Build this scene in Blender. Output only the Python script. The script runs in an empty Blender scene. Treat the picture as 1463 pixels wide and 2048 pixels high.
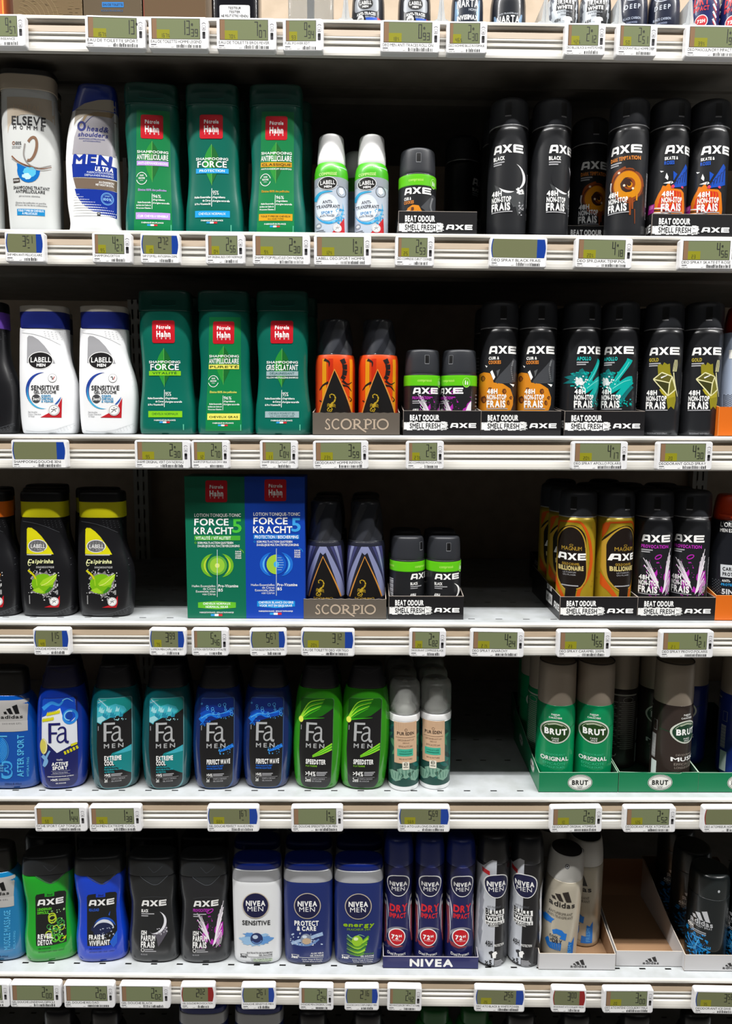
import bpy, math, random
from mathutils import Vector, Matrix
from mathutils.geometry import tessellate_polygon
R = math.radians
S = bpy.context.scene
COL = S.collection

# ---------------------------------------------------------------- camera
FPX, PITCH, ROLL, DIST, CAMZ = 1440.0, math.atan(.126), R(.4), .88, 1.45
cam_data = bpy.data.cameras.new('camera')
cam_data.sensor_fit = 'VERTICAL'
cam_data.sensor_height = 36.0
cam_data.lens = 36.0 * FPX / 2048
cam_data.clip_start = .02
cam = bpy.data.objects.new('camera', cam_data)
COL.objects.link(cam)
cam.location = (0, -DIST, CAMZ)
cam.rotation_euler = (Matrix.Rotation(R(90) - PITCH, 3, 'X') @ Matrix.Rotation(ROLL, 3, 'Z')).to_euler()
S.camera = cam

# ---------------------------------------------------------------- light
S.view_settings.view_transform = 'Standard'
S.view_settings.look = 'None'
S.view_settings.gamma = 1
S.view_settings.use_curve_mapping = False
S.view_settings.exposure = 0.0
world = bpy.data.worlds.new('world')
S.world = world
world.use_nodes = True
bg = world.node_tree.nodes['Background']
bg.inputs[0].default_value = (.96, .98, 1, 1)
bg.inputs[1].default_value = .008


def strip(name, y, z, energy, w, length, col):
    """a run of ceiling tubes parallel to the shelves"""
    l = bpy.data.lights.new(name, 'AREA')
    l.shape = 'RECTANGLE'
    l.size, l.size_y, l.energy, l.color = length, w, energy, col
    o = bpy.data.objects.new(name, l)
    COL.objects.link(o)
    o.location = (0, y, z)
    return o


strip('ceiling_tube_light', -1.2, 4.3, 560, .07, 9, (1, .985, .96))
strip('far_ceiling_tube_light', -3.6, 4.9, 26, .3, 9, (1, .985, .96))

# ---------------------------------------------------------------- measuring
def ray(px, py):
    a, b = px - 731.5, -(py - 1024)
    c, s = math.cos(ROLL), math.sin(ROLL)
    u, v = (c * a - s * b) / FPX, (s * a + c * b) / FPX
    y, z = math.cos(PITCH) + v * math.sin(PITCH), -math.sin(PITCH) + v * math.cos(PITCH)
    return u / y, z / y


def W(px, py, dep):
    x, z = ray(px, py)
    return x * (DIST + dep), z * (DIST + dep) + CAMZ


SHELF = {}
for k, y, tilt in (('A', 41, -.008), ('B', 466, -.0035), ('C', 871, .004), ('D', 1244, .003), ('E', 1594, .006), ('F', 1950, -.003)):
    SHELF[k] = (W(731.5, y, 0)[1], tilt)
SHELF['G'] = (SHELF['F'][0] - .213, 0)


def zs(k, x=0):
    return SHELF[k][0] + SHELF[k][1] * x


class Px:
    """turns a point seen in a close-up (origin, scale) into mm on a thing standing at px on a shelf:
    the sight line is cut with the thing's front plane, or with its round wall when r is given"""
    def __init__(s, fr, cx, sh, dep, cy=None, r=None, yaw=0, dz=0, ax=.018):
        s.ox, s.oy, s.s = fr
        s.sh, s.dep, s.r, s.ax = sh, dep, r, ax
        px = s.ox + cx / s.s
        py = s.oy + (cy if cy is not None else 500) / s.s
        s.ya = dep + (r / 1000 if r else ax)
        s.X = W(px, py, s.ya)[0]
        s.Z = zs(sh, s.X) + dz / 1000
        s.yaw = yaw + facing(s.X, s.ya)
        s.turn = yaw

    def __call__(s, zx, zy):
        px, py = s.ox + zx / s.s, s.oy + zy / s.s
        kx, kz = ray(px, py)
        yc = s.ya + DIST
        if not s.r:                          # front plane, turned by yaw about the axis
            c, q = math.cos(s.turn), math.sin(s.turn)
            t = (q * s.X - c * yc + s.ax) / (q * kx - c)
            u = (kx * t - s.X - s.ax * q) * c + (t - yc + s.ax * c) * q
            return u * 1000, (kz * (yc - s.ax * c) + CAMZ - s.Z) * 1000
        r = s.r / 1000
        # |(kx t, t) - (X, yc)| = r
        A, B, C = kx * kx + 1, kx * s.X + yc, s.X * s.X + yc * yc - r * r
        q = B * B - A * C
        t = (B - math.sqrt(q)) / A if q > 0 else B / A
        a = math.atan2(kx * t - s.X, yc - t) - s.yaw
        tf = yc - r * math.cos(facing(s.X, s.ya))      # a printed line keeps one height all round
        return s.r * a, (kz * tf + CAMZ - s.Z) * 1000

    def o(s, zx, zy):
        """outline point: sideways at the axis, height at the front"""
        px, py = s.ox + zx / s.s, s.oy + zy / s.s
        return (W(px, py, s.ya)[0] - s.X) * 1000, (W(px, py, s.dep)[1] - s.Z) * 1000


def facing(x, y):
    """the turn that makes a thing at (x, y) face the photographer"""
    return -math.atan2(x, DIST + y)


def mm(x, y):
    return x, y


FB1, FB2, FB3 = (0, 130, 2.9857), (480, 130, 2.926), (963, 130, 2.926)
FC1, FC2, FC3 = (0, 550, 2.9857), (480, 550, 2.926), (943, 550, 2.8135)
FD1, FD2, FD3 = (0, 930, 2.9857), (480, 930, 2.926), (963, 930, 2.926)
FE1, FE2, FE3 = (0, 1300, 2.9857), (480, 1300, 2.926), (963, 1300, 2.926)
FF1, FF2, FF3 = (0, 1650, 2.9857), (480, 1650, 2.926), (963, 1650, 2.926)
FA1, FA2 = (0, 0, 2), (732, 0, 2)
FP, FL, FS, FA = (240, 160, 5.852), (30, 960, 5.852), (620, 620, 4.303), (0, 1320, 4.877)

# ---------------------------------------------------------------- materials
MATS = {}


def lin(c):
    c /= 255
    return c / 12.92 if c < .04045 else ((c + .055) / 1.055) ** 2.4


def M(r, g, b, rough=.42, metal=0, coat=0, trans=0, wear=0):
    key = (r, g, b, rough, metal, coat, trans, wear)
    if key in MATS:
        return MATS[key]
    m = bpy.data.materials.new('paint_%02x%02x%02x' % (r, g, b))
    m.use_nodes = True
    nt = m.node_tree
    p = nt.nodes['Principled BSDF']
    p.inputs['Base Color'].default_value = (lin(r), lin(g), lin(b), 1)
    p.inputs['Roughness'].default_value = rough
    p.inputs['Metallic'].default_value = metal
    p.inputs['Coat Weight'].default_value = coat
    p.inputs['Coat Roughness'].default_value = .12
    p.inputs['Transmission Weight'].default_value = trans
    if wear:
        tc = nt.nodes.new('ShaderNodeTexCoord')
        n = nt.nodes.new('ShaderNodeTexNoise')
        n.inputs['Scale'].default_value = 38
        n.inputs['Detail'].default_value = 6
        cr = nt.nodes.new('ShaderNodeValToRGB')
        cr.color_ramp.elements[0].position = .35
        cr.color_ramp.elements[1].position = .62
        k = 1 - wear
        cr.color_ramp.elements[0].color = (lin(r) * k, lin(g) * k, lin(b) * k * .97, 1)
        cr.color_ramp.elements[1].color = (lin(r), lin(g), lin(b), 1)
        nt.links.new(tc.outputs['Object'], n.inputs['Vector'])
        nt.links.new(n.outputs['Fac'], cr.inputs['Fac'])
        nt.links.new(cr.outputs['Color'], p.inputs['Base Color'])
    MATS[key] = m
    return m


WH = M(244, 244, 242, .45)
BK = M(14, 14, 16, .4)
INK = M(22, 22, 26, .5)
RED = M(190, 22, 34, .4)
CHROME = M(170, 170, 172, .3, .8)
GOLD = M(205, 165, 60, .35, .3)

# ---------------------------------------------------------------- objects
def mesh_data(name, verts, faces, mats, fm=None, smooth=True, normals=None):
    me = bpy.data.meshes.new(name)
    me.from_pydata([(x * .001, y * .001, z * .001) for x, y, z in verts], [], faces)
    for m in mats:
        me.materials.append(m)
    if fm:
        me.polygons.foreach_set('material_index', fm)
    me.polygons.foreach_set('use_smooth', [smooth] * len(me.polygons))
    me.update()
    if normals:
        me.normals_split_custom_set_from_vertices(normals)
    return me


def obj(name, me, parent=None, loc=None, rot=None):
    o = bpy.data.objects.new(name, me)
    COL.objects.link(o)
    if parent:
        o.parent = parent
    if loc:
        o.location = loc
    if rot:
        o.rotation_euler = rot
    return o


def tag(o, label, cat, group=None):
    o['label'] = label
    o['category'] = cat
    if group:
        o['group'] = group
    elif 'group' in o:
        del o['group']


def thing(name):
    o = bpy.data.objects.new(name, None)
    o.empty_display_size = .02
    COL.objects.link(o)
    return o


def copy_tree(o, parent=None):
    c = o.copy()
    COL.objects.link(c)
    if parent:
        c.parent = parent
    for ch in o.children:
        copy_tree(ch, c)
    return c


CANS = []


class Proto:
    def __init__(s, name, r):
        s.root = thing(name)
        s.r = r / 1000
        s.used = False
        s.round = False

    def put(s, loc, label, cat, group=None, rz=0, ry=0, rx=0):
        o = copy_tree(s.root) if s.used else s.root
        s.used = True
        o.location = loc
        o.rotation_euler = (R(rx), R(ry), R(rz))
        tag(o, label, cat, group)
        if 'can' in s.root.name or s.round:
            CANS.append((o, s.r, loc))
        return o

    def on(s, sh, px, py, gap, label, cat, group=None, rz=0, ry=0, dz=0, rx=0):
        y = gap + s.r
        x = W(px, py, y)[0]
        if 'can' in s.root.name or s.round:
            rz += math.degrees(facing(x, y))
        return s.put((x, y, zs(sh, x) + dz), label, cat, group, rz, ry, rx)

    def at(s, sh, x, y, label, cat, group=None, rz=0, ry=0, dz=0):
        return s.put((x, y, zs(sh, x) + dz), label, cat, group, rz, ry)


def boxes(name, bs, mat, parent=None, bev=0):
    """several boxes (x0,x1,y0,y1,z0,z1 in mm) as one mesh, optional bevel"""
    vs, fs = [], []
    for x0, x1, y0, y1, z0, z1 in bs:
        i = len(vs)
        vs += [(x0, y0, z0), (x1, y0, z0), (x1, y1, z0), (x0, y1, z0), (x0, y0, z1), (x1, y0, z1), (x1, y1, z1), (x0, y1, z1)]
        fs += [(i, i + 3, i + 2, i + 1), (i + 4, i + 5, i + 6, i + 7), (i, i + 1, i + 5, i + 4), (i + 1, i + 2, i + 6, i + 5), (i + 2, i + 3, i + 7, i + 6), (i + 3, i, i + 4, i + 7)]
    o = obj(name, mesh_data(name, vs, fs, [mat], smooth=False), parent)
    if bev:
        b = o.modifiers.new('bevel', 'BEVEL')
        b.width, b.segments = bev / 1000, 3
    return o


def extrude_x(name, prof, x0, x1, mat, parent=None, closed=True):
    """profile of (y,z) in mm swept along x"""
    n = len(prof)
    vs = [(x0, y, z) for y, z in prof] + [(x1, y, z) for y, z in prof]
    fs = [(i, (i + 1) % n, (i + 1) % n + n, i + n) for i in range(n if closed else n - 1)]
    if closed:
        fs += [tuple(range(n))[::-1], tuple(range(n, 2 * n))]
    return obj(name, mesh_data(name, vs, fs, [mat], smooth=False), parent)


def pchip(xs, ys, x):
    n = len(xs)
    if x <= xs[0]:
        return ys[0]
    if x >= xs[-1]:
        return ys[-1]
    i = 0
    while x > xs[i + 1]:
        i += 1

    def dl(j):
        return (ys[j + 1] - ys[j]) / (xs[j + 1] - xs[j])

    def sl(j):
        if j == 0:
            return dl(0)
        if j == n - 1:
            return dl(n - 2)
        a, b = dl(j - 1), dl(j)
        return 0 if a * b <= 0 else 2 * a * b / (a + b)
    h = xs[i + 1] - xs[i]
    t = (x - xs[i]) / h
    a, b = sl(i) * h, sl(i + 1) * h
    return (2 * t ** 3 - 3 * t * t + 1) * ys[i] + (t ** 3 - 2 * t * t + t) * a + (-2 * t ** 3 + 3 * t * t) * ys[i + 1] + (t ** 3 - t * t) * b


class Loft:
    """stack of super-ellipse rings: keys (z, xl, xr, half depth, exponent)"""
    def __init__(s, keys):
        s.k = list(zip(*keys))

    @staticmethod
    def cyl(keys):
        return Loft([(z, -r, r, r, 2) for z, r in keys])

    @staticmethod
    def sym(keys):
        return Loft([(z, -w, w, d, n) for z, w, d, n in keys])

    def at(s, z):
        xl, xr, hd, n = (pchip(s.k[0], s.k[i], z) for i in (1, 2, 3, 4))
        return (xl + xr) / 2, (xr - xl) / 2, hd, n

    def mesh(s, name, mat, parent, z0=None, z1=None, rb=2, rt=2, seg=64, rows=26, grow=0, lid=None, twist=None):
        z0 = s.k[0][0] if z0 is None else z0
        z1 = s.k[0][-1] if z1 is None else z1
        lv = []
        if rb:
            lv += [(z0 + rb * (1 - math.cos(a)), rb * (1 - math.sin(a))) for a in (0, .35, .7, 1.05, 1.3)]
        a, b = z0 + rb, z1 - rt
        lv += [(a + (b - a) * i / rows, 0) for i in range(rows + 1)]
        if rt:
            lv += [(z1 - rt * (1 - math.sin(q)), rt * (1 - math.cos(q))) for q in (.27, .55, .85, 1.15, 1.57)]
        vs, fs = [], []
        for z, ins in lv:
            cx, hw, hd, n = s.at(z)
            hw, hd = hw - ins + grow, hd - ins + grow
            for i in range(seg):
                t = 2 * math.pi * i / seg
                c, q = math.cos(t), math.sin(t)
                vs.append((cx + hw * math.copysign(abs(c) ** (2 / n), c), hd * math.copysign(abs(q) ** (2 / n), q), z))
        L = len(lv)
        for j in range(L - 1):
            for i in range(seg):
                k = (i + 1) % seg
                fs.append((j * seg + i, j * seg + k, (j + 1) * seg + k, (j + 1) * seg + i))
        fs.append(tuple(range(seg))[::-1])
        fs.append(tuple(range((L - 1) * seg, L * seg)))
        o = obj(name, mesh_data(name, vs, fs, [mat]), parent)
        for p in o.data.polygons[-2:]:
            p.use_smooth = False
        return o

    def proj(s, u, v, off):
        cx, hw, hd, n = s.at(v)
        t = min(.992, abs((u - cx) / hw))
        u = cx + math.copysign(t * hw, u - cx)
        return u, -hd * (1 - t ** n) ** (1 / n) - off, v

    def wrap(s, u, v, off):
        cx, hw, hd, n = s.at(v)
        a = u / s.ref
        return cx + (hw + off) * math.sin(a), -(hd + off) * math.cos(a), v

    def back(s, u, v, off):
        x, y, z = s.proj(-u, v, off)
        return x, -y, z


def flat(y0=0):
    return lambda u, v, off: (u, y0 - off, v)

# ---------------------------------------------------------------- lettering
GLY = {}
DOUBLED = {}


def load_glyphs():
    chars = "ABCDEFGHIJKLMNOPQRSTUVWXYZabcdefghijklmnopqrstuvwxyz0123456789&%.,-'/:+>()ÉÈéèÀà!*’ïëçÇîÎÊ"
    tmp = []
    for wt, off in (('r', 0), ('b', .022), ('x', .045)):
        for ch in chars:
            c = bpy.data.curves.new('glyph', 'FONT')
            c.body, c.offset, c.resolution_u, c.fill_mode = ch, off, 3, 'FRONT'
            o = bpy.data.objects.new('glyph', c)
            COL.objects.link(o)
            tmp.append((wt, ch, o, c))
    dg = bpy.context.evaluated_depsgraph_get()
    for wt, ch, o, c in tmp:
        e = o.evaluated_get(dg)
        me = e.to_mesh()
        me.calc_loop_triangles()
        vs = [(v.co.x, v.co.y) for v in me.vertices]
        GLY[wt, ch] = (vs, [tuple(t.vertices) for t in me.loop_triangles])
        e.to_mesh_clear()
    for wt, ch, o, c in tmp:
        bpy.data.objects.remove(o)
        bpy.data.curves.remove(c)
    def area(vs, ts):
        return sum(abs((vs[b][0] - vs[a][0]) * (vs[c][1] - vs[a][1]) - (vs[c][0] - vs[a][0]) * (vs[b][1] - vs[a][1])) for a, b, c in ts) / 2
    for ch in chars:                         # letters that do not survive thickening are thickened by doubling
        vr, tr = GLY['r', ch]
        if not vr:
            continue
        ar, wr = area(vr, tr), max(v[0] for v in vr) - min(v[0] for v in vr)
        hr = max(v[1] for v in vr) - min(v[1] for v in vr)
        for wt, off in (('b', .022), ('x', .045)):
            vs, ts = GLY[wt, ch]
            ww = max(v[0] for v in vs) - min(v[0] for v in vs) if vs else 0
            hh = max(v[1] for v in vs) - min(v[1] for v in vs) if vs else 0
            if ch in 'MWNÉÈéèà1ïëçÇîÎÊ' or area(vs, ts) < ar + off * .6 or ww > wr + off * 2.6 or hh > hr + off * 2.6:
                nv, nt = [], []
                for dx, dy in ((-off, 0), (off, 0), (0, -off), (0, off)):
                    k = len(nv)
                    nv += [(x + dx, y + dy) for x, y in vr]
                    nt += [tuple(i + k for i in t) for t in tr]
                GLY[wt, ch] = (nv, nt)
                DOUBLED[wt, ch] = len(tr)
    for wt in 'rbx':
        cap = max(y for x, y in GLY[wt, 'H'][0])
        for ch in chars:
            vs, ts = GLY[wt, ch]
            if vs:
                x0, x1 = min(v[0] for v in vs), max(v[0] for v in vs)
                GLY[wt, ch] = ([((x - x0) / cap, y / cap) for x, y in vs], ts, (x1 - x0) / cap)


load_glyphs()


def layout(s, wt='b', track=.13):
    out, x = [], 0
    for ch in s:
        if ch == ' ' or (wt, ch) not in GLY:
            x += .34
            continue
        vs, ts, w = GLY[wt, ch]
        out.append((x, vs, ts, DOUBLED.get((wt, ch), 0)))
        x += w + track
    return out, max(.01, x - track)


AXE_POLYS = [
    [(0, 0), (.3, 0), (.37, .22), (.92, .22), (.92, 0), (1.24, 0), (1.24, .86), (1.1, 1), (.34, 1), (.22, .9)],
    [(1.36, 1), (1.76, 1), (2.03, .68), (2.3, 1), (2.7, 1), (2.24, .5), (2.7, 0), (2.3, 0), (2.03, .32), (1.76, 0), (1.36, 0), (1.82, .5)],
    [(2.84, 0), (3.98, 0), (3.98, .25), (3.15, .25), (3.15, .39), (3.92, .39), (3.92, .62), (3.15, .62), (3.15, .75), (3.98, .75), (3.98, 1), (2.94, 1), (2.84, .9)]]
AXE_HOLE = [(.43, .44), (.92, .44), (.92, .74), (.52, .74)]


def clip(poly, ax, c, keep_low):
    out = []
    n = len(poly)
    for i in range(n):
        a, b = poly[i], poly[(i + 1) % n]
        da, db = a[ax] - c, b[ax] - c
        if not keep_low:
            da, db = -da, -db
        if da <= 0:
            out.append(a)
        if da * db < 0:
            t = da / (da - db)
            out.append((a[0] + (b[0] - a[0]) * t, a[1] + (b[1] - a[1]) * t))
    return out


def split(poly, ax, st):
    lo, hi = min(p[ax] for p in poly), max(p[ax] for p in poly)
    res, cur = [], poly
    for k in range(math.floor(lo / st) + 1, math.ceil(hi / st)):
        left = clip(cur, ax, k * st, True)
        cur = clip(cur, ax, k * st, False)
        if len(left) > 2:
            res.append(left)
        if len(cur) < 3:
            return res
    res.append(cur)
    return res


class Dec:
    """everything printed on one surface, kept as one mesh; layers lift it in hundredths of a mm"""
    def __init__(s, m, surf, su=2.4, sv=8, lift=.12, step=.05):
        s.m, s.surf, s.su, s.sv, s.lift, s.step = m, surf, su, sv, lift, step
        s.V, s.F, s.N, s.FM, s.mats, s.c = [], [], [], [], [], 0

    def _emit(s, poly, mat, L):
        if mat not in s.mats:
            s.mats.append(mat)
        mi = s.mats.index(mat)
        off = s.lift + s.step * L + .0045 * (s.c % 6)
        for a in split(poly, 0, s.su):
            for b in split(a, 1, s.sv):
                i = len(s.V)
                pts = []
                ar = sum(b[k][0] * b[(k + 1) % len(b)][1] - b[(k + 1) % len(b)][0] * b[k][1] for k in range(len(b)))
                if abs(ar) < 1e-5:
                    continue
                if ar < 0:
                    b = b[::-1]
                for u, v in b:
                    p = Vector(s.surf(u, v, off))
                    n = (Vector(s.surf(u + .3, v, off)) - Vector(s.surf(u - .3, v, off))).cross(Vector(s.surf(u, v + .3, off)) - Vector(s.surf(u, v - .3, off)))
                    s.V.append(p)
                    s.N.append(n.normalized())
                s.F.append(tuple(range(i, len(s.V))))
                s.FM.append(mi)

    def poly(s, pts, mat, L=0):
        s.c += 1
        q = [s.m(x, y) for x, y in pts]
        for t in tessellate_polygon([[Vector((a, b, 0)) for a, b in q]]):
            s._emit([q[i] for i in t], mat, L)

    def rect(s, x0, y0, x1, y1, mat, L=0, r=0):
        if not r:
            return s.poly([(x0, y0), (x1, y0), (x1, y1), (x0, y1)], mat, L)
        p = []
        for cx, cy, a0 in ((x1 - r, y0 + r, -90), (x1 - r, y1 - r, 0), (x0 + r, y1 - r, 90), (x0 + r, y0 + r, 180)):
            p += [(cx + r * math.cos(R(a0 + k * 22.5)), cy + r * math.sin(R(a0 + k * 22.5))) for k in range(5)]
        s.poly(p, mat, L)

    def ell(s, cx, cy, rx, ry, mat, L=0, n=28, rot=0):
        c, q = math.cos(R(rot)), math.sin(R(rot))
        s.poly([(cx + rx * math.cos(t) * c - ry * math.sin(t) * q, cy + rx * math.cos(t) * q + ry * math.sin(t) * c) for t in (2 * math.pi * k / n for k in range(n))], mat, L)

    def ring(s, cx, cy, rx, ry, w, mat, L=0, a0=0, a1=360, n=30, taper=False, rot=0):
        c, q = math.cos(R(rot)), math.sin(R(rot))

        def pt(a, f):
            x, y = (rx + f) * math.cos(a), (ry + f) * math.sin(a)
            return cx + x * c - y * q, cy + x * q + y * c
        for k in range(n):
            t0, t1 = k / n, (k + 1) / n
            w0 = w * (math.sin(math.pi * t0) if taper else 1)
            w1 = w * (math.sin(math.pi * t1) if taper else 1)
            b0, b1 = R(a0 + (a1 - a0) * t0), R(a0 + (a1 - a0) * t1)
            s.quad([pt(b0, -w0 / 2), pt(b0, w0 / 2), pt(b1, w1 / 2), pt(b1, -w1 / 2)], mat, L)

    def quad(s, pts, mat, L):
        s.c += 1
        q = [s.m(x, y) for x, y in pts]
        s._emit(q[:3], mat, L)
        s._emit([q[0], q[2], q[3]], mat, L)

    def stroke(s, pts, w, mat, L=0, w1=None, n=8):
        """smooth tapering brush line through pts, width w to w1"""
        w1 = w if w1 is None else w1
        path = []
        if len(pts) == 2:
            path = list(pts)
        else:
            e = [pts[0]] + list(pts) + [pts[-1]]
            for i in range(1, len(e) - 2):
                for k in range(n):
                    t = k / n
                    path.append(tuple(.5 * (2 * e[i][j] + (e[i + 1][j] - e[i - 1][j]) * t + (2 * e[i - 1][j] - 5 * e[i][j] + 4 * e[i + 1][j] - e[i + 2][j]) * t * t + (3 * e[i][j] - e[i - 1][j] - 3 * e[i + 1][j] + e[i + 2][j]) * t ** 3) for j in (0, 1)))
            path.append(pts[-1])
        N = len(path)
        lo, hi = [], []
        for i in range(N):
            a, b = path[max(0, i - 1)], path[min(N - 1, i + 1)]
            dx, dy = b[0] - a[0], b[1] - a[1]
            d = math.hypot(dx, dy) or 1
            h = (w + (w1 - w) * i / (N - 1)) / 2
            lo.append((path[i][0] - dy / d * h, path[i][1] + dx / d * h))
            hi.append((path[i][0] + dy / d * h, path[i][1] - dx / d * h))
        for i in range(N - 1):
            s.quad([lo[i], hi[i], hi[i + 1], lo[i + 1]], mat, L)

    def blob(s, cx, cy, rx, ry, mat, L=0, seed=1, n=26, amp=.2):
        rd = random.Random(seed)
        s.poly([(cx + rx * f * math.cos(t), cy + ry * f * math.sin(t)) for t, f in ((2 * math.pi * k / n, 1 + rd.uniform(-amp, amp)) for k in range(n))], mat, L)

    def specks(s, x0, y0, x1, y1, num, size, mat, L=0, seed=1):
        rd = random.Random(seed)
        for _ in range(num):
            x, y, q = rd.uniform(x0, x1), rd.uniform(y0, y1), size * rd.uniform(.4, 1)
            a = rd.uniform(0, 6.28)
            s.poly([(x + q * rd.uniform(.5, 1) * math.cos(a + k * 1.57), y + q * rd.uniform(.5, 1) * math.sin(a + k * 1.57)) for k in range(4)], mat, L)

    def t(s, txt, x0, x1, y0, y1, mat, L=2, wt='b', sh=0, rot=0, track=.13):
        """txt with cap height y0..y1, fitted to x0..x1"""
        lay, wd = layout(txt, wt, track)
        for gx, vs, ts, dbl in lay:
            s.c += 1
            pts = []
            for x, y in vs:
                a = (gx + x) / wd
                if rot == 90:
                    p = (x1 - y * (x1 - x0), y1 - a * (y1 - y0))
                else:
                    p = (x0 + a * (x1 - x0) + sh * y * abs(y1 - y0), y1 - y * (y1 - y0))
                pts.append(s.m(*p))
            for n, tr in enumerate(ts):
                if dbl and n and n % dbl == 0:
                    s.c += 1
                s._emit([pts[i] for i in tr], mat, L)

    def axe(s, x0, x1, y0, y1, mat, back, L=2):
        f = lambda p: (x0 + p[0] / 3.98 * (x1 - x0), y1 - p[1] * (y1 - y0))
        for P in AXE_POLYS:
            s.poly([f(p) for p in P], mat, L)
        s.poly([f(p) for p in AXE_HOLE], back, L + 1)

    def stripes(s, x0, x1, y0, y1, mat, L=2):
        """three slanted bars rising to the right, as a mountain"""
        w, h = x1 - x0, y1 - y0
        for a, b, top in ((0, .22, .3), (.3, .56, .66), (.64, .93, 1)):
            s.poly([(x0 + w * (a + (.1 if a == 0 else .12)), y1), (x0 + w * (b + .07), y1), (x0 + w * (b + .07 - .17 * (1 if top > .5 else .5)), y1 - h * top), (x0 + w * (a + .05 - .14 * (1 if top > .5 else 0)), y1 - h * top * .82)], mat, L)

    def build(s, name, parent):
        me = mesh_data(name, s.V, s.F, s.mats, s.FM, True, s.N)
        return obj(name, me, parent)

# ================================================================ SETTING
STEEL = M(172, 176, 179, .4, 0, .1, 0, .16)
RAILW = M(204, 201, 194, .36, 0, .2)
TAUPE = M(152, 135, 114, .5)
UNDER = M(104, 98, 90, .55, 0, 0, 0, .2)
BACKP = M(186, 166, 144, .6, 0, 0, 0, .12)


def structure(o):
    o['kind'] = 'structure'
    return o


ZTOP, ZG = zs('A') + .5, zs('G')
structure(boxes('wall_back', [(-1400, 1400, 425, 440, 0, ZTOP * 1000)], BACKP))
structure(boxes('floor', [(-3500, 3500, -4500, 900, -30, 0)], M(92, 89, 84, .35)))
JOINT = W(1396, 1010, .405)[0] * 1000


def upright(name, x):
    vs, fs = [], []
    z = 40
    w = 13
    for i in range(int(ZTOP * 1000 / 25) - 2):
        a, b = z + i * 25, z + i * 25 + 25
        for q in ((x - w, x - 6.5, a, b), (x - 3.5, x + 3.5, a, b), (x + 6.5, x + w, a, b), (x - 6.5, x - 3.5, a, a + 9), (x + 3.5, x + 6.5, a, a + 9)):
            k = len(vs)
            vs += [(q[0], 405, q[2]), (q[1], 405, q[2]), (q[1], 405, q[3]), (q[0], 405, q[3])]
            fs.append((k, k + 1, k + 2, k + 3))
    for sx in (-w, w):
        k = len(vs)
        vs += [(x + sx, 405, z), (x + sx, 426, z), (x + sx, 426, b), (x + sx, 405, b)]
        fs.append((k, k + 1, k + 2, k + 3))
    structure(obj(name, mesh_data(name, vs, fs, [M(190, 186, 176, .5)], smooth=False)))


upright('trim_1', JOINT)
upright('trim_2', JOINT - 1000)

XL, XR = -1400, 1400


def deck(parent):
    vs, fs = [], []

    def q(x0, x1, y0, y1, z):
        k = len(vs)
        vs.extend([(x0, y0, z), (x1, y0, z), (x1, y1, z), (x0, y1, z)])
        fs.append((k, k + 1, k + 2, k + 3))
    y = 0
    for ya, yb in ((15, 17.4), (101, 104), (168, 171), (262, 265)):
        q(XL, XR, y, ya, 0)
        x = XL
        while x < XR:
            q(x, x + 26.5, ya, yb, 0)
            x += 35
        k = len(vs)
        vs.extend([(XL, ya, 0), (XR, ya, 0), (XR, ya, -5), (XL, ya, -5)])
        fs.append((k, k + 1, k + 2, k + 3))
        y = yb
    q(XL, XR, y, 424, 0)
    o = obj('deck', mesh_data('deck', vs, fs, [STEEL], smooth=False), parent)
    return o


RAIL_PROF = [(0, 0), (-1.8, -.5), (-2.8, -2), (-2.9, -4.4), (-2.2, -5.8), (-.6, -6.6), (.6, -7.4), (.4, -10), (-1.8, -18), (-2.2, -18.6), (-2.4, -20), (-1.2, -21), (-1.4, -24), (-2.9, -24.8), (-3.2, -26.4), (-1.8, -27.2), (-2, -29.6), (-3.6, -31), (-4.6, -34), (-5.4, -37.6), (-5.5, -40), (-4.4, -41.4), (-2.6, -41.6), (-1.6, -38), (12, -34), (12, -2), (6, -.3)]
CHAN_PROF = [(.35, -7.8), (.1, -10), (-2.05, -17.8), (0, -18.2), (2.2, -12), (2.2, -7.8)]
names = {'A': 'top shelf in view, holding perfume boxes and roll-on deodorants', 'B': 'second shelf from the top, holding white and green shampoos beside black spray cans',
         'C': 'third shelf from the top, with white shower gels at its left end', 'D': 'fourth shelf from the top, with the two tall lotion boxes',
         'E': 'fifth shelf from the top, with bare deck right of the frosted capped pumps', 'F': 'sixth shelf from the top, holding the empty white tray',
         'G': 'lowest shelf in the dark at the bottom edge'}
proto_shelf = thing('gondola_shelf')
deck(proto_shelf)
extrude_x('price_rail', RAIL_PROF, XL, XR, RAILW, proto_shelf)
extrude_x('rail_insert', CHAN_PROF, XL, XR, TAUPE, proto_shelf)
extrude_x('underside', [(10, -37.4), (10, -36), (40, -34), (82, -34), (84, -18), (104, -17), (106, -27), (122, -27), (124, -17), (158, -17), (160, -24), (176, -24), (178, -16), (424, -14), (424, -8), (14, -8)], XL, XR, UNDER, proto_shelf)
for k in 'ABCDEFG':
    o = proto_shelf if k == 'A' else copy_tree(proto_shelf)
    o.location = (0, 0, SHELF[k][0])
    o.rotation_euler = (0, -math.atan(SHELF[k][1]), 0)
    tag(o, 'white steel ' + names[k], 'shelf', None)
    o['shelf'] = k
SHELVES = {o['shelf']: o for o in S.objects if 'shelf' in o.keys()}
for o in SHELVES.values():
    del o['shelf']


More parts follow.
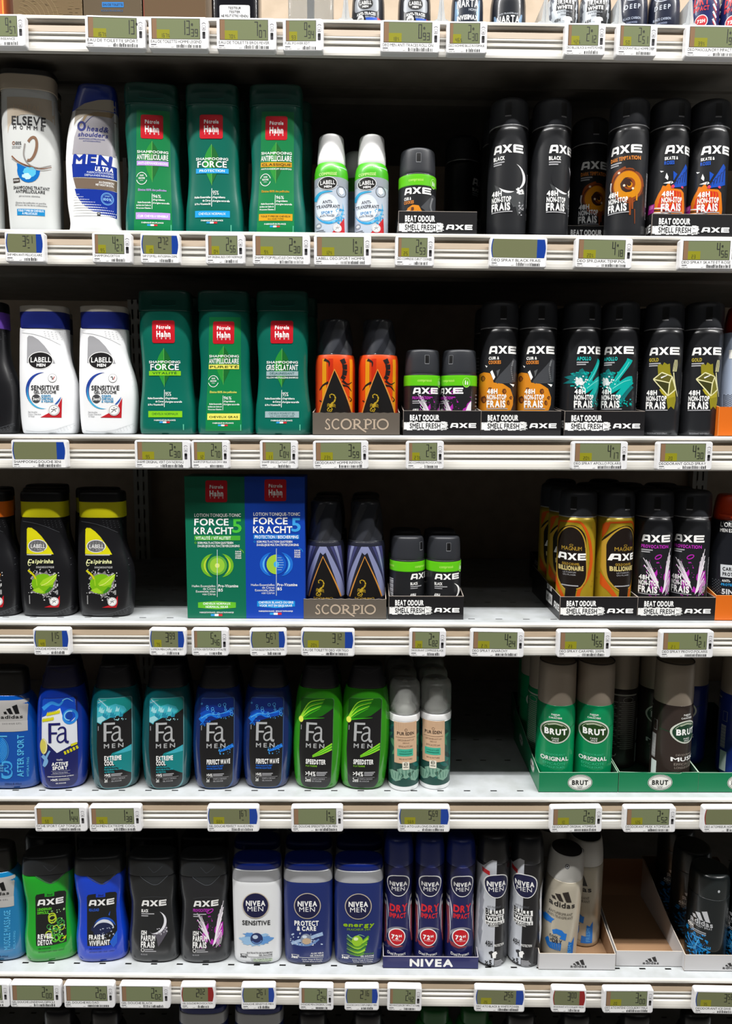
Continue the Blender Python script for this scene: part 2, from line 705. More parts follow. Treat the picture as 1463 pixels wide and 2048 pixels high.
def screw(sh, px, py):
    x, z = W(px, py, .001)
    vs, fs = [], []
    for y, r in ((-.2, 3.4), (-1.3, 3.1), (-1.8, 2)):
        vs += [(r * math.cos(a), y, r * math.sin(a)) for a in (2 * math.pi * i / 16 for i in range(16))]
    for j in range(2):
        fs += [(j * 16 + i, j * 16 + (i + 1) % 16, j * 16 + 16 + (i + 1) % 16, j * 16 + 16 + i) for i in range(16)]
    fs.append(tuple(range(32, 48)))
    o = obj('rail_screw', mesh_data('rail_screw', vs, fs, [M(150, 146, 138, .35, .7)], smooth=False), SHELVES[sh])
    o.location = (x, .0012, z - SHELF[sh][0] - SHELF[sh][1] * x)
    d = Dec(mm, flat(-1.8), 9, 9, .05)
    d.rect(-1.6, -.35, 1.6, .35, BK)
    d.rect(-.35, -1.6, .35, 1.6, BK)
    d.build('cross_slot', o)


for a in (('B', 920, 517), ('C', 909, 905), ('D', 902, 1271), ('D', 296, 1270), ('E', 303, 1620), ('F', 882, 1976), ('B', 271, 508)):
    screw(*a)

# ================================================================ PRICE TAGS
LCD, LCDD, YEL = M(118, 126, 92, .3), M(112, 116, 84, .3), M(142, 140, 30, .35)
CASE = M(232, 232, 234, .35, 0, .3)


def plate(name, w, h, t, r, bev, mat, parent):
    """rounded rectangular block standing upright, front at y=-t/2"""
    def ring(ins, y):
        p = []
        rr = max(.2, r - ins)
        for cx, cz, a0 in ((w / 2 - r, r, -90), (w / 2 - r, h - r, 0), (-w / 2 + r, h - r, 90), (-w / 2 + r, r, 180)):
            p += [(cx + rr * math.cos(R(a0 + k * 18)), y, cz + rr * math.sin(R(a0 + k * 18))) for k in range(6)]
        return p
    rs = [ring(0, t / 2), ring(0, -t / 2 + bev), ring(bev * .3, -t / 2 + bev * .3), ring(bev, -t / 2)]
    n = len(rs[0])
    vs = sum(rs, [])
    fs = [(j * n + i, j * n + (i + 1) % n, (j + 1) * n + (i + 1) % n, (j + 1) * n + i) for j in range(3) for i in range(n)]
    fs += [tuple(range(n))[::-1], tuple(range(3 * n, 4 * n))]
    return obj(name, mesh_data(name, vs, fs, [mat], smooth=False), parent)


SEG = {'0': 'abcdef', '1': 'bc', '2': 'abged', '3': 'abgcd', '4': 'fgbc', '5': 'afgcd', '6': 'afgedc', '7': 'abc', '8': 'abcdefg', '9': 'abcdfg'}


def digit(d, ch, x0, x1, z0, z1, mat, L=3):
    w, h = x1 - x0, z1 - z0
    t = min(w, h) * .24
    zm = (z0 + z1) / 2
    g = t * .12
    q = {'a': (x0 + g, z1 - t, x1 - g, z1), 'd': (x0 + g, z0, x1 - g, z0 + t), 'g': (x0 + g, zm - t / 2, x1 - g, zm + t / 2), 'f': (x0, zm + g, x0 + t, z1 - g), 'b': (x1 - t, zm + g, x1, z1 - g), 'e': (x0, z0 + g, x0 + t, zm - g), 'c': (x1 - t, z0 + g, x1, zm - g)}
    for s in SEG.get(ch, ''):
        d.rect(*q[s], mat, L)


def price_tag(sh, px0, px1, kind, price, cap, label, pct='', py=None):
    """kind: W white case, S small white case, B/R case with blue or red curved edge (b,r small)"""
    w = 66.5 if kind in 'WBR' else 45.5
    h = 34.5
    root = thing('price_tag')
    px = (px0 + px1) / 2
    lipy = {'A': 60, 'B': 486, 'C': 890, 'D': 1262, 'E': 1610, 'F': 1966}[sh]
    x = W(px, lipy + 20, -.009)[0]
    root.location = (x, -.0095, zs(sh, x) - .0405)
    rd = random.Random(int(px0) + ord(sh) * 999)
    root.rotation_euler = (0, -math.atan(SHELF[sh][1]) + R(rd.uniform(-.5, .5)), R(rd.uniform(-1.2, 1.2)))
    tag(root, label, 'price tag', 'price tags on the rail of the %s shelf' % {'A': 'top', 'B': 'second', 'C': 'third', 'D': 'fourth', 'E': 'fifth', 'F': 'sixth'}[sh])
    plate('case', w, h, 9, 3.2, 1.3, CASE, root)
    f = flat(-4.5)
    d = Dec(mm, f, 99, 99, .06, .03)
    curved = kind in 'BbRr'
    zt, zb = h - 2.6, 11.2
    if not curved:
        xl = -w / 2 + 4
        xr = w / 2 - (9.2 if kind == 'W' else 8.6)
        d.rect(xl - .5, zb - .5, xr + .5, zt + .5, M(60, 60, 52), 0)
        d.rect(xl, zb, xr, zt, LCD, 1)
        d.rect(xl, zb, xl + (xr - xl) * .1, zt, M(138, 108, 82, .3), 2)
    else:
        xl, xr = -w / 2 + 3.2, w / 2 - 3.2
        edge = M(24, 62, 150, .3, 0, .3) if kind in 'Bb' else M(140, 28, 28, .3, 0, .3)

        def bow(a, b, bul):
            return [(a, zb)] + [(b, zb)] + [(b + bul * math.sin(math.pi * k / 6), zb + (zt - zb) * k / 6) for k in range(1, 6)] + [(b, zt), (a, zt)] + [(a - bul * math.sin(math.pi * k / 6), zt - (zt - zb) * k / 6) for k in range(1, 6)]
        d.poly(bow(xl, xr, 1.6), edge, 0)
        xr2 = xr - w * .13
        d.poly([(xl + 1, zb), (xr2, zb), (xr2, zt), (xl + 1, zt)] + [(xl + 1 - 1.4 * math.sin(math.pi * k / 6), zt - (zt - zb) * k / 6) for k in range(1, 6)], LCDD, 1)
        xr = xr2
    zh = zt - zb
    if price:
        a, b = price.split('.')
        if curved:
            zz0, zz1 = zb + zh * .4, zt - 2
            dw = 3.9
            x1 = xr - 3 - dw * .8 * len(b) * 1.25
            for i, c in enumerate(b):
                digit(d, c, x1 + i * dw * 1.0, x1 + i * dw * 1.0 + dw * .72, zz0 + zh * .1, zz1, INK)
            for i, c in enumerate(a):
                digit(d, c, x1 - (len(a) - i) * dw * 1.25, x1 - (len(a) - i) * dw * 1.25 + dw, zz0 - zh * .08, zz1, INK)
            d.rect(x1 + 1, zz0 - zh * .16, x1 + 3.4, zz0 - zh * .12, INK, 3)
        else:
            sc = 1 if kind == 'W' else .85
            dw = 4.6 * sc
            x1 = xr - 1 - len(b) * dw * .95
            for i, c in enumerate(b):
                digit(d, c, x1 + i * dw * .95, x1 + i * dw * .95 + dw * .72, zb + zh * .12, zb + zh * .5, INK)
            for i, c in enumerate(a):
                digit(d, c, x1 - (len(a) - i) * dw * 1.12, x1 - (len(a) - i) * dw * 1.12 + dw * .86, zb + zh * .2, zt - 1.6, INK)
            d.t('e', x1 + .2, x1 + 2.4, zt - 3, zt - 7, INK, 3)
    if pct:
        yw = (xr - xl) * .27
        d.rect(xl + (xr - xl) * .1, zb + .2, xl + (xr - xl) * .1 + yw, zb + zh * .46, YEL, 2)
        for i, c in enumerate(pct):
            if c in SEG:
                digit(d, c, xl + (xr - xl) * .18 + i * 2.7, xl + (xr - xl) * .18 + i * 2.7 + 1.9, zb + 1.2, zb + 5.4, M(62, 62, 30), 3)
            else:
                d.t(c, xl + (xr - xl) * .18 + i * 2.7, xl + (xr - xl) * .18 + i * 2.7 + 2, zb + 5, zb + 1.4, M(62, 62, 30), 3, 'r')
    d.build('screen', root)
    if not curved:
        d = Dec(mm, f, 99, 99, .08, .03)
        xx = w / 2 - 4.6
        d.rect(xx - 1.6, 11.8, xx + 1.6, 19, M(70, 68, 72, .3), 1, .6)
        d.rect(xx - 1.6, 15.5, xx + 1.6, 18.8, BK, 2, .3)
        d.rect(xx - 2, 20.5, xx + 2, 25.5, M(130, 128, 134), 0, .8)
        d.rect(xx - 1.6, 20.9, xx + 1.6, 25.1, CASE, 1, .6)
        d.ring(xx, 26, 2.2, 2.2, .5, M(130, 128, 134), 1, 20, 160, 10)
        d.rect(xx - 1, 21.4, xx + 1, 23.4, M(150, 148, 152), 2)
        d.build('sensor_window', root)
    d = Dec(mm, f, 99, 99, .06, .03)
    d.rect(-w / 2 + 1.6, 1.6, w / 2 - 1.8 - (4 if not curved else 0), 10.6, M(240, 240, 240, .5), 0)
    n = len(cap)
    wmax = (w - 10) if n > 18 else (w - 10) * max(.3, n / 22)
    if kind in 'Sbr':
        wmax = (w - 5.5) if n > 17 else (w - 6) * n / 20
    x0 = -w / 2 + 2.6
    d.t(cap, x0, x0 + wmax, 9.8, 6.8 if kind in 'WBR' else 7.3, INK, 2, 'r')
    d.t(rd.choice(['200 ml', '250 ml', '150 ml', '50 ml']), x0, x0 + 7, 3.3, 2.2, INK, 2, 'r')
    d.rect(x0, 4.4, x0 + 6, 5.4, M(90, 90, 94), 2)
    bx = x0 + w * .43
    d.t('x1', bx - 6, bx - 3.4, 3.3, 2.2, INK, 2, 'r')
    while bx < w / 2 - 8:
        bw = rd.choice([.35, .35, .7, 1.1])
        d.rect(bx, 2, bx + bw, 5 + rd.choice([0, 0, 0, .8]), INK, 2)
        bx += bw + rd.choice([.4, .4, .8])
    d.build('caption_strip', root)
    return root


def tags(sh, rows):
    nm = {'A': 'top', 'B': 'second', 'C': 'third', 'D': 'fourth', 'E': 'fifth', 'F': 'sixth'}[sh]
    o = ['first', 'second', 'third', 'fourth', 'fifth', 'sixth', 'seventh', 'eighth', 'ninth', 'tenth', 'eleventh', 'twelfth', 'thirteenth']
    for i, (a, b, k, p, cap, pct) in enumerate(rows):
        look = {'W': 'wide white', 'S': 'small white', 'B': 'wide blue edged', 'b': 'small blue edged', 'R': 'wide red edged', 'r': 'small red edged'}[k]
        price_tag(sh, a, b, k, p, cap, '%s price tag%s, %s from left on the %s rail' % (look, ' showing ' + p.strip('.') if p else ' with blank screen', o[i], nm), pct)


tags('A', [(-27, 55, 'S', '9.57', 'EVASION INSEANCE', '90'), (175, 290, 'W', '13.', 'EAU DE TOILETTE SPORT', '167%'), (300, 417, 'W', '13.39', 'EAU DE TOILETTE HOMME LEGEND', '167%'), (435, 552, 'W', '7.07', 'EAU DE TOILETTE EROS FEVER', '70%'),
           (567, 646, 'S', '9.94', 'FUEL POWER EDT', '93'), (761, 877, 'W', '0.93', 'DEO MEN ANTI TRACES ROLL ON', '18%'), (892, 972, 'S', '2.30', 'DEO HOMME BILLE INVISIMAX', '46%'), (1126, 1208, 'S', '2.12', 'DEO BILLE BLACK & WHITE POWER', '42%'), (1229, 1311, 'S', '2.51', 'DEODORANT BILLE HOMME DEEP', '50'), (1367, 1486, 'W', '1.98', 'DEO.MASCULIN DRY IMPACT BILL', '39%')])
tags('B', [(15, 91, 'b', '3.51', 'SHP MEN ANTI PELLICULAIRE', ''), (187, 265, 'S', '4.27', 'SHAMPOING DETOX', '95'), (284, 360, 'b', '2.72', 'SHP STOP PELL ANTI-DEMAN 250ML', '10'), (412, 491, 'S', '2.56', 'SHP ORIGINAL BLEU CHEV NORMAUX', '04'), (507, 619, 'W', '2.30', 'SHAMP.STOP PELLICULE CHV NORMA', '9%'),
           (629, 741, 'W', '1.21', 'LABELL DEO.SPORT HOMME', '12%'), (789, 867, 'S', '2.53', 'DEO COMPRESSE CUIR ET COOKIES', '25'), (978, 1090, 'B', '', 'DEO SPRAY BLACK FRAIS', ''), (1147, 1261, 'W', '4.18', 'DEO SPR.DARK.TEMP.POL', '20%'), (1355, 1470, 'W', '4.56', 'DEO SPRAY SKATE ET ROSE', '23')])
tags('C', [(28, 136, 'B', '', 'SHAMPOOING DOUCHE 3EN1', ''), (271, 382, 'W', '2.30', 'SHAMP.ORIGINAL VERT CHV NORMAU', '95'), (384, 460, 'S', '2.70', 'SHAMP.STOP PELLICULES CHVX GRA', '12'), (520, 596, 'S', '2.04', 'SHAMP GRIS ECLATANT 250ML', '11'), (628, 735, 'W', '3.59', 'DEODORANT HOMME INFERNO', '23%'),
           (812, 886, 'S', '2.78', 'DEO COMPRESSE PROVOCATION', '27%'), (1142, 1251, 'W', '4.17', 'DEO SPRAY APOLLO POLARIS', '20%'), (1311, 1420, 'W', '4.30', 'DEODORANT GOLD SPRAY', '20')])
tags('D', [(70, 143, 'b', '1.15', 'DOUCHE HOMME MYSTERE', '49'), (300, 373, 'b', '3.99', 'LOTION MEN CAPILLAIRE VERT', '75'), (384, 458, 'S', '5.46', 'LOTION VERTE FORCE 5 VITALITE', ''), (501, 573, 'b', '5.67', 'LOTION BLEUE FORCE5 PROTECTION', ''), (604, 707, 'B', '3.12', 'EAU DE TOILETTE DEO VERTIGO', '20%'),
           (818, 890, 'S', '2.82', 'DEODORANT COMPRESSE BLACK', '28'), (939, 1046, 'W', '4.24', 'DEO SPRAY ANARCHY', '21%'), (1112, 1219, 'W', '4.55', 'DEO SPRAY CARAMEL 200ML', '23'), (1317, 1423, 'W', '4.21', 'DEO SPRAY PROVO.POLARIS', '21')])
tags('E', [(72, 176, 'W', '1.44', 'DCHE SPORT CAP TONIQUE', '50'), (180, 285, 'W', '1.38', 'DCH MEN EXTREME COOL', '55'), (416, 518, 'B', '1.67', 'GEL DOUCHE PERFECT WAVE F/MEN', '66%'), (583, 686, 'W', '1.76', 'GEL DOUCHE SPEEDSTER FOR MEN', ''), (796, 898, 'B', '5.69', 'DEO ATO LUI LONG DUREE BIO', '569'),
           (1098, 1202, 'W', '2.09', 'DEODORANT ORIGINAL ATOMISEUR', '10'), (1245, 1348, 'W', '2.52', 'DEODORANT MUSK ATOMISEUR', '126'), (1402, 1504, 'R', '2.50', 'DEO ATOMISEUR HOMME OCEANE', '')])
tags('F', [(-78, 22, 'W', '2.24', 'DOUCHE MUSCLE ADISSE', ''), (24, 123, 'W', '2.00', 'GEL DOUCHE LENDEMAIN DIFFICILE', ''), (130, 231, 'W', '2.00', 'GEL DOUCHE RELOAD', ''), (241, 341, 'W', '2.02', 'GEL DOUCHE BLACK', ''), (363, 430, 'r', '2.02', 'GEL DOUCHE PROVOCATION', ''), (484, 551, 'b', '2.61', 'DOUCHE SENSITIVE MEN', ''), (598, 667, 'S', '2.24', 'DOUCHE MEN ORIGINAL CARE', ''),
           (690, 756, 'b', '2.16', 'DOUCHE CHVX/CORPS ENERGY MEN', ''), (774, 842, 'S', '2.42', 'DEO MASCULIN DRY IMPACT ATOMIS', ''), (949, 1046, 'B', '2.56', 'DEO ATO BLACK & WHITE POWER', '26'), (1102, 1169, 'r', '3.00', 'DEODORANT ATO COOL&DRY FRESH', ''), (1205, 1303, 'W', '3.00', 'DEO ATO INTENS COOL&DRY MALE', '20'), (1386, 1484, 'B', '3.58', 'DEODORANT ICE DIVE', '35')])

# ================================================================ BOTTLES
G, GB = .015, .021
SHAMPOO, GEL, DEO = 'shampoo bottle', 'shower gel bottle', 'deodorant can'


# ---- green shampoo with a red square badge
PH_BODY = Loft.sym([(0, 34, 17, 3.2), (8, 35, 18.5, 3.2), (30, 34.3, 18.5, 3), (55, 31.5, 17.5, 2.9), (80, 30.2, 17, 2.8), (105, 31.2, 17.5, 2.8), (122, 32.2, 18, 2.8), (138, 31.6, 17.6, 3), (151, 30.6, 17, 3.2)])
PH_CAP = Loft.sym([(149.5, 31.6, 17.8, 3.6), (160, 31.8, 17.6, 3.8), (170, 31.3, 16.8, 4), (174.5, 30.6, 16.2, 4)])
TEAL, TEALCAP, LEAF, LEAF2 = M(0, 98, 82, .34, 0, .25), M(4, 66, 56, .36, 0, .2), M(36, 142, 52, .4), M(16, 100, 38, .4)
PANEL = M(6, 122, 66, .38, 0, .2)


def ph_logo(d, x0, x1, y0, y1, L=2):
    d.rect(x0, y0, x1, y1, M(196, 24, 38, .35, 0, .2), L, (x1 - x0) * .09)
    w, h = x1 - x0, y1 - y0
    d.t('Pétrole', x0 + w * .19, x0 + w * .82, y0 + h * .21, y0 + h * .37, WH, L + 1, 'x')
    d.t('Hahn', x0 + w * .19, x0 + w * .82, y0 + h * .46, y0 + h * .72, WH, L + 1, 'x')
    for i, c in enumerate('1885'):
        x = x0 + w * (.2 + .19 * i)
        d.t(c, x + (w * .02 if c == '1' else 0), x + w * (.035 if c == '1' else .06), y0 + h * .75, y0 + h * .83, WH, L + 1, 'r')


def leaf(d, cx, y0, y1, w, L=2):
    ym = y0 + (y1 - y0) * .42
    for sx, m in ((-1, LEAF), (1, LEAF2)):
        p = [(cx, y0)]
        for k in range(1, 12):
            t = k / 12
            p.append((cx + sx * w * math.sin(math.pi * t ** .85) ** 1.15, y0 + (y1 - y0) * t))
        p.append((cx + 3, y1))
        d.poly(p, m, L)
    d.stroke([(cx, y0), (cx, ym), (cx + 3, y1 + 4)], 4, M(120, 190, 90), L + 1, 3)


def flag(d, cx, y0, y1, w, L=3):
    for i, c in enumerate((M(40, 150, 215), WH, M(205, 40, 50))):
        d.rect(cx - w * 1.5 + i * w, y0, cx - w * .5 + i * w, y1, c, L)


def ph(anti, name, band, ink, cond, sub=None, top='FORCE', pctv=None, hair2=None):
    P = Proto('shampoo_bottle', 18.5)
    r = P.root
    PH_BODY.mesh('body', TEAL, r, rb=3, rt=1)
    c = PH_CAP.mesh('cap', TEALCAP, r, rb=.8, rt=3, rows=10)
    d = Dec(Px(FP, 400, 'B', GB, 1000, yaw=R(6)), PH_CAP.proj, 3, 6)
    d.poly([(215, 140), (515, 140), (505, 205), (225, 205)], M(3, 58, 50, .3, 0, .4), 1)
    d.stroke([(215, 205), (360, 215), (510, 205)], 5, M(30, 110, 98, .3), 2)
    d.build('flip_lid', c)
    if anti:
        m = Px(FP, 400, 'B', GB, 1000, yaw=R(6))
        d = Dec(m, PH_BODY.proj, 2.5, 6)
        d.poly([(190, 350), (575, 350), (580, 480), (583, 900), (592, 1250), (606, 1640), (610, 1772), (158, 1772), (165, 1500), (176, 1150), (185, 800), (190, 480)], PANEL, 0)
        leaf(d, 372, 712, 1188, 92)
        d.t('SHAMPOOING', 195, 560, 822, 852, WH, 4)
        d.t('ANTIPELLICULAIRE', 192, 558, 866, 928, WH, 4, 'b')
        d.rect(190, 942, 562, 998, band, 4)
        d.t(name, 205, 552, 957, 984, ink, 5)
        if sub:
            d.t(sub, 195, 560, 1012, 1030, WH, 4)
        d.ring(250, 1150, 62, 70, 7, WH, 4, 195, 345)
        d.ring(250, 1150, 62, 70, 7, WH, 4, 15, 165)
        d.t('SANS', 228, 272, 1105, 1125, WH, 4)
        d.t('SILICONE', 212, 288, 1136, 1157, WH, 4)
        d.rect(230, 1172, 270, 1176, WH, 4)
        d.t('Élimine 100% des pellicules', 208, 540, 1272, 1297, band, 4)
        d.rect(372, 1328, 377, 1512, WH, 4)
        d.t('96%', 385, 478, 1340, 1378, WH, 4, 'r')
        d.t("d'ingrédients", 385, 522, 1390, 1410, WH, 4)
        d.t("d'origine naturelle", 385, 575, 1428, 1448, WH, 4)
        for t_, a, y in (('Huile Essentielle', 205, 1424), ('de Bois de Cèdre &', 188, 1458), ('Piroctone Olamine', 190, 1491)):
            d.t(t_, a, 360, y, y + 19, WH, 4)
        d.rect(182, 1552, 585, 1632, band, 4)
        d.t(cond, 205, 560, (1572 if hair2 else 1582), (1592 if hair2 else 1608), ink, 5)
        if hair2:
            d.t(hair2, 290, 480, 1604, 1620, ink, 5)
        d.t('FABRIQUÉ EN FRANCE', 250, 508, 1663, 1679, WH, 4)
        flag(d, 377, 1690, 1709, 40)
        d.rect(590, 1690, 600, 1765, M(90, 180, 150), 4)
        b = Dec(m, PH_BODY.proj, 2.5, 6, .2)
        ph_logo(b, 240, 502, 405, 684)
    else:
        m = Px(FP, 1103, 'B', GB, 1000)
        d = Dec(m, PH_BODY.proj, 2.5, 6)
        leaf(d, 1068, 747, 1228, 90)
        d.t('SHAMPOOING', 883, 1260, 903, 933, WH, 4)
        if top == 'FORCE':
            d.t(top, 900, 1243, 944, 1016, WH, 4, 'b')
        else:
            d.t(top, 880, 1262, 948, 1016, WH, 4, 'b')
        d.rect(882, 1030, 1265, 1088, band, 4)
        d.t(name, 925, 1220, 1044, 1071, ink, 5)
        if sub:
            d.t(sub, 880, 1266, 1100, 1120, WH, 4)
        d.rect(1069, 1265, 1075, 1482, WH, 4)
        d.t('95%', 1083, 1153, 1293, 1342, WH, 4, 'r')
        d.t("d'ingrédients", 1083, 1228, 1358, 1382, WH, 4)
        d.t("d'origine naturelle", 1083, 1280, 1402, 1426, WH, 4)
        for t_, a, y in (('Huiles Essentielles', 868, 1358), ('de Citrus', 965, 1398), ('& Pro Vitamine B5', 872, 1438)):
            d.t(t_, a, 1060, y, y + 24, WH, 4)
        d.rect(875, 1530, 1283, 1608, band, 4)
        d.t(cond, 920, 1235, 1544 if hair2 else 1552, 1570 if hair2 else 1580, ink, 5, 'r')
        if hair2:
            d.t(hair2, 935, 1225, 1580, 1598, ink, 5, 'r')
        d.t('FABRIQUÉ EN FRANCE', 947, 1205, 1636, 1653, WH, 4)
        flag(d, 1074, 1660, 1680, 42)
        d.rect(1290, 1695, 1302, 1768, M(90, 180, 150), 4)
        b = Dec(m, PH_BODY.proj, 2.5, 6, .2)
        ph_logo(b, 930, 1200, 402, 684)
    lb = d.build('printed_label', r)
    b.build('badge', lb)
    return P


LILAC, SKY, OCHRE, LIME, LEMON, SILV = M(186, 150, 220), M(10, 150, 215), M(206, 152, 16), M(126, 196, 20), M(226, 220, 96), M(150, 172, 176)
DKG = M(10, 60, 44)
p1 = ph(True, 'ANTI-DÉMANGEAISONS', LILAC, WH, 'CUIR CHEVELU SENSIBLE')
p2 = ph(False, 'PROTECTION', SKY, WH, 'CHEVEUX NORMAUX')
p3 = ph(True, 'CLASSIQUE', OCHRE, M(60, 50, 10), 'TOUS TYPES DE CHEVEUX', 'ANTI DANDRUFF SHAMPOO', hair2='ALL HAIR TYPES')
p4 = ph(False, 'VITALITÉ', LIME, M(16, 84, 40), 'CHEVEUX NORMAUX')
p5 = ph(True, 'PURETÉ', LEMON, M(60, 74, 20), 'CHEVEUX GRAS')
p6 = ph(False, 'DÉJAUNISSANT', SILV, M(20, 90, 84), 'CHEVEUX POIVRE ET SEL', 'YELLOW-NEUTRALIZING SHAMPOO', 'GRIS ÉCLATANT', hair2='SALT AND PEPPER HAIR')
GP = 'green shampoo bottles with a red badge'
front = []
for p, sh, px, py, lab in ((p1, 'B', 308.4, 330, 'green shampoo bottle with a lilac band across the label'), (p2, 'B', 428.5, 330, 'green shampoo bottle with a bright blue band, between two striped label bottles'),
                           (p3, 'B', 554, 330, 'green shampoo bottle with ochre bands beside white capped cans'), (p4, 'C', 335, 725, 'green shampoo bottle with a lime band beside white shower gels'),
                           (p5, 'C', 451, 727, 'green shampoo bottle with pale yellow bands on the label'), (p6, 'C', 566, 727, 'green shampoo bottle with grey bands beside the orange cans')):
    front.append((p, sh, p.on(sh, px, py, GB if sh == 'B' else G, lab, SHAMPOO, GP, rz=6 if p is p1 else 0)))
for (p, sh, o), lab in zip(front, ('lilac banded', 'blue banded', 'ochre banded', 'lime banded', 'pale yellow banded', 'grey banded')):
    x, y, z = o.location
    p.at(sh, x + (.008 if lab[0] in 'og' else .003), y + .044, 'dark green shampoo bottle hidden behind the %s green bottle' % lab, SHAMPOO, GP)

# ---- pale shampoo with a ribbon loop
m = Px(FB1, 196, 'B', GB, 600, yaw=R(8))
EL = Loft([(0, -33, 26.5, 16, 2.6), (6, -34, 27.5, 17.5, 2.6), (40, -33, 29, 18, 2.6), (90, -32, 31.5, 18.5, 2.6), (130, -31.5, 31.6, 18, 2.7), (154, -31, 30.5, 17, 2.9), (163, -31, 29.5, 16.5, 3)])
EL = Loft.sym([(0, 27.5, 16, 2.6), (6, 28.5, 17.5, 2.6), (40, 29.5, 18, 2.6), (90, 31.8, 18.5, 2.6), (130, 32, 18, 2.7), (154, 31, 17, 2.9), (166, 30.3, 16.6, 3)])
ELC = Loft.sym([(164.5, 31.3, 17.2, 3.2), (175, 31.4, 17.2, 3.3), (181, 31.6, 17.2, 3.4)])
ELL = Loft.sym([(181, 32, 17.6, 3.4), (187, 32, 17.6, 3.4)])
BEIGE, COPPER = M(196, 182, 162, .4, 0, .15), M(150, 96, 66, .35, .3)
P = Proto('shampoo_bottle', 18)
r = P.root
EL.mesh('body', M(206, 208, 206, .4, 0, .2), r, rb=3, rt=1)
c = ELC.mesh('cap', BEIGE, r, rb=.5, rt=.5, rows=6)
ELL.mesh('lid_disc', M(26, 22, 22, .4), c, rb=.6, rt=1.2, rows=4)
d = Dec(m, EL.proj, 2.5, 6)
d.poly([(36, 190), (354, 190), (360, 395), (335, 350), (290, 315), (235, 298), (170, 292), (120, 300), (80, 325), (52, 370), (42, 410)], BEIGE, 0)
d.t("L'ORÉAL", 78, 240, 238, 268, M(214, 190, 160, .3, .3), 2, 'r')
d.t('PARIS', 122, 170, 274, 284, M(210, 186, 160), 2, 'r')
d.t('ELSEVE', 68, 270, 306, 358, INK, 2, 'b')
for i, ch in enumerate('HOMME'):
    d.t(ch, 78 + i * 41, 96 + i * 41 + (4 if ch == 'M' else 0), 363, 386, INK, 2)
d.ring(80, 469, 7, 9, 4, COPPER, 2)
d.t('100%', 92, 128, 459, 479, INK, 2)
d.t('SANS SILICONE', 70, 128, 486, 492, M(90, 90, 92), 2)
d.t('SANS PARABEN', 70, 122, 495, 501, M(90, 90, 92), 2)
d.ring(186, 500, 30, 72, 17, M(160, 124, 100, .3, .4), 2, -150, 100, 30, False, 14)
d.stroke([(150, 470), (143, 540), (170, 590), (230, 612), (300, 588)], 9, M(176, 170, 166, .3, .4), 3, 5)
d.stroke([(68, 545), (110, 580), (180, 606), (250, 615), (302, 598)], 8, COPPER, 3, 3)
d.stroke([(68, 560), (115, 590), (180, 618), (250, 626), (300, 612)], 4, M(190, 184, 178, .3, .4), 3, 3)
d.poly([(100, 590), (240, 628)] + [(170 + 68 * math.cos(t), 632 + 70 * math.sin(t)) for t in (0, .3, .6, .9, 1.2, 1.57, 1.9, 2.2, 2.5, 2.8, 3.14, 3.4)], M(20, 110, 190, .25, 0, .5), 2)
d.blob(178, 640, 38, 30, M(90, 190, 225, .3), 3, 3, 20, .1)
d.blob(160, 664, 26, 18, M(190, 225, 238, .3), 4, 5, 18, .2)
d.poly([(75, 680), (116, 676), (120, 700), (78, 706)], M(60, 50, 46), 4)
d.t('EXTRA FORMAT', 80, 114, 686, 696, WH, 5)
d.t('SHAMPOOING TRAITANT', 78, 292, 724, 743, INK, 2)
d.t('ANTIPELLICULAIRE', 92, 266, 747, 765, INK, 2)
d.t('piroctone olamine', 114, 238, 778, 788, M(70, 70, 74), 2, 'r')
d.t('Élimine les pellicules et purifie', 92, 272, 818, 828, M(80, 80, 84), 2, 'r')
d.t('Efficace dès les 1ères utilisations', 90, 278, 832, 842, M(80, 80, 84), 2, 'r')
d.rect(100, 860, 266, 898, M(10, 130, 190), 2)
d.t('TOUS TYPES DE CHEVEUX', 106, 260, 864, 876, WH, 3)
d.t('À PELLICULES', 132, 222, 881, 893, WH, 3)
d.build('printed_label', r)
P.on('B', 65.6, 330, GB, 'tall pale shampoo bottle with a copper ribbon loop over a blue bead', SHAMPOO, None, rz=8)
P.on('B', 74, 330, .068, 'pale shampoo bottle hidden behind the one with a copper ribbon loop', SHAMPOO)
P.on('B', -48, 330, GB, 'pale shampoo bottle cut off by the left edge of the picture', SHAMPOO)

# ---- blue capped white shampoo leaning to the left
m = Px(FB1, 570, 'B', GB, 600, yaw=R(8))


def zz(m, y, x):
    return m(x, y)[1]


HS = Loft([(0, -37, 42, 15, 2.6)] + [(zz(m, y, 560), m.o(a, y)[0], m.o(b, y)[0], hd, 2.6) for y, a, b, hd in ((950, 432, 716, 18), (800, 414, 712, 18.5), (600, 405, 708, 18.5), (450, 409, 703, 18), (350, 422, 701, 17), (270, 438, 698, 15.5), (200, 452, 695, 14))])
HSC = Loft([(zz(m, y, 560), m.o(a, y)[0], m.o(b, y)[0], hd, 2.8) for y, a, b, hd in ((262, 438, 700, 15.6), (200, 450, 700, 15), (130, 466, 692, 14), (90, 474, 684, 13))])
HBLUE, HSIL = M(20, 50, 150, .3, 0, .4), M(176, 172, 178, .3, .25)
P = Proto('shampoo_bottle', 18)
r = P.root
HS.mesh('body', M(240, 240, 240, .35, 0, .3), r, rb=3, rt=1)
c = HSC.mesh('cap', HBLUE, r, rb=.6, rt=4, rows=12)
d = Dec(m, HSC.proj, 2.5, 5)
d.poly([(440, 262), (500, 225), (580, 200), (650, 190), (699, 190), (699, 262)], M(168, 158, 142, .4), 0)
d.build('cap_skirt', c)
d = Dec(m, HS.proj, 2.5, 6)
d.poly([(444, 262), (697, 262), (699, 330), (690, 345), (640, 300), (560, 285), (500, 300), (455, 330), (436, 360)], M(168, 158, 142, .4), 0)
d.poly([(500, 300), (600, 268), (682, 268), (688, 535), (428, 535), (440, 430), (470, 340)], HSIL, 1)
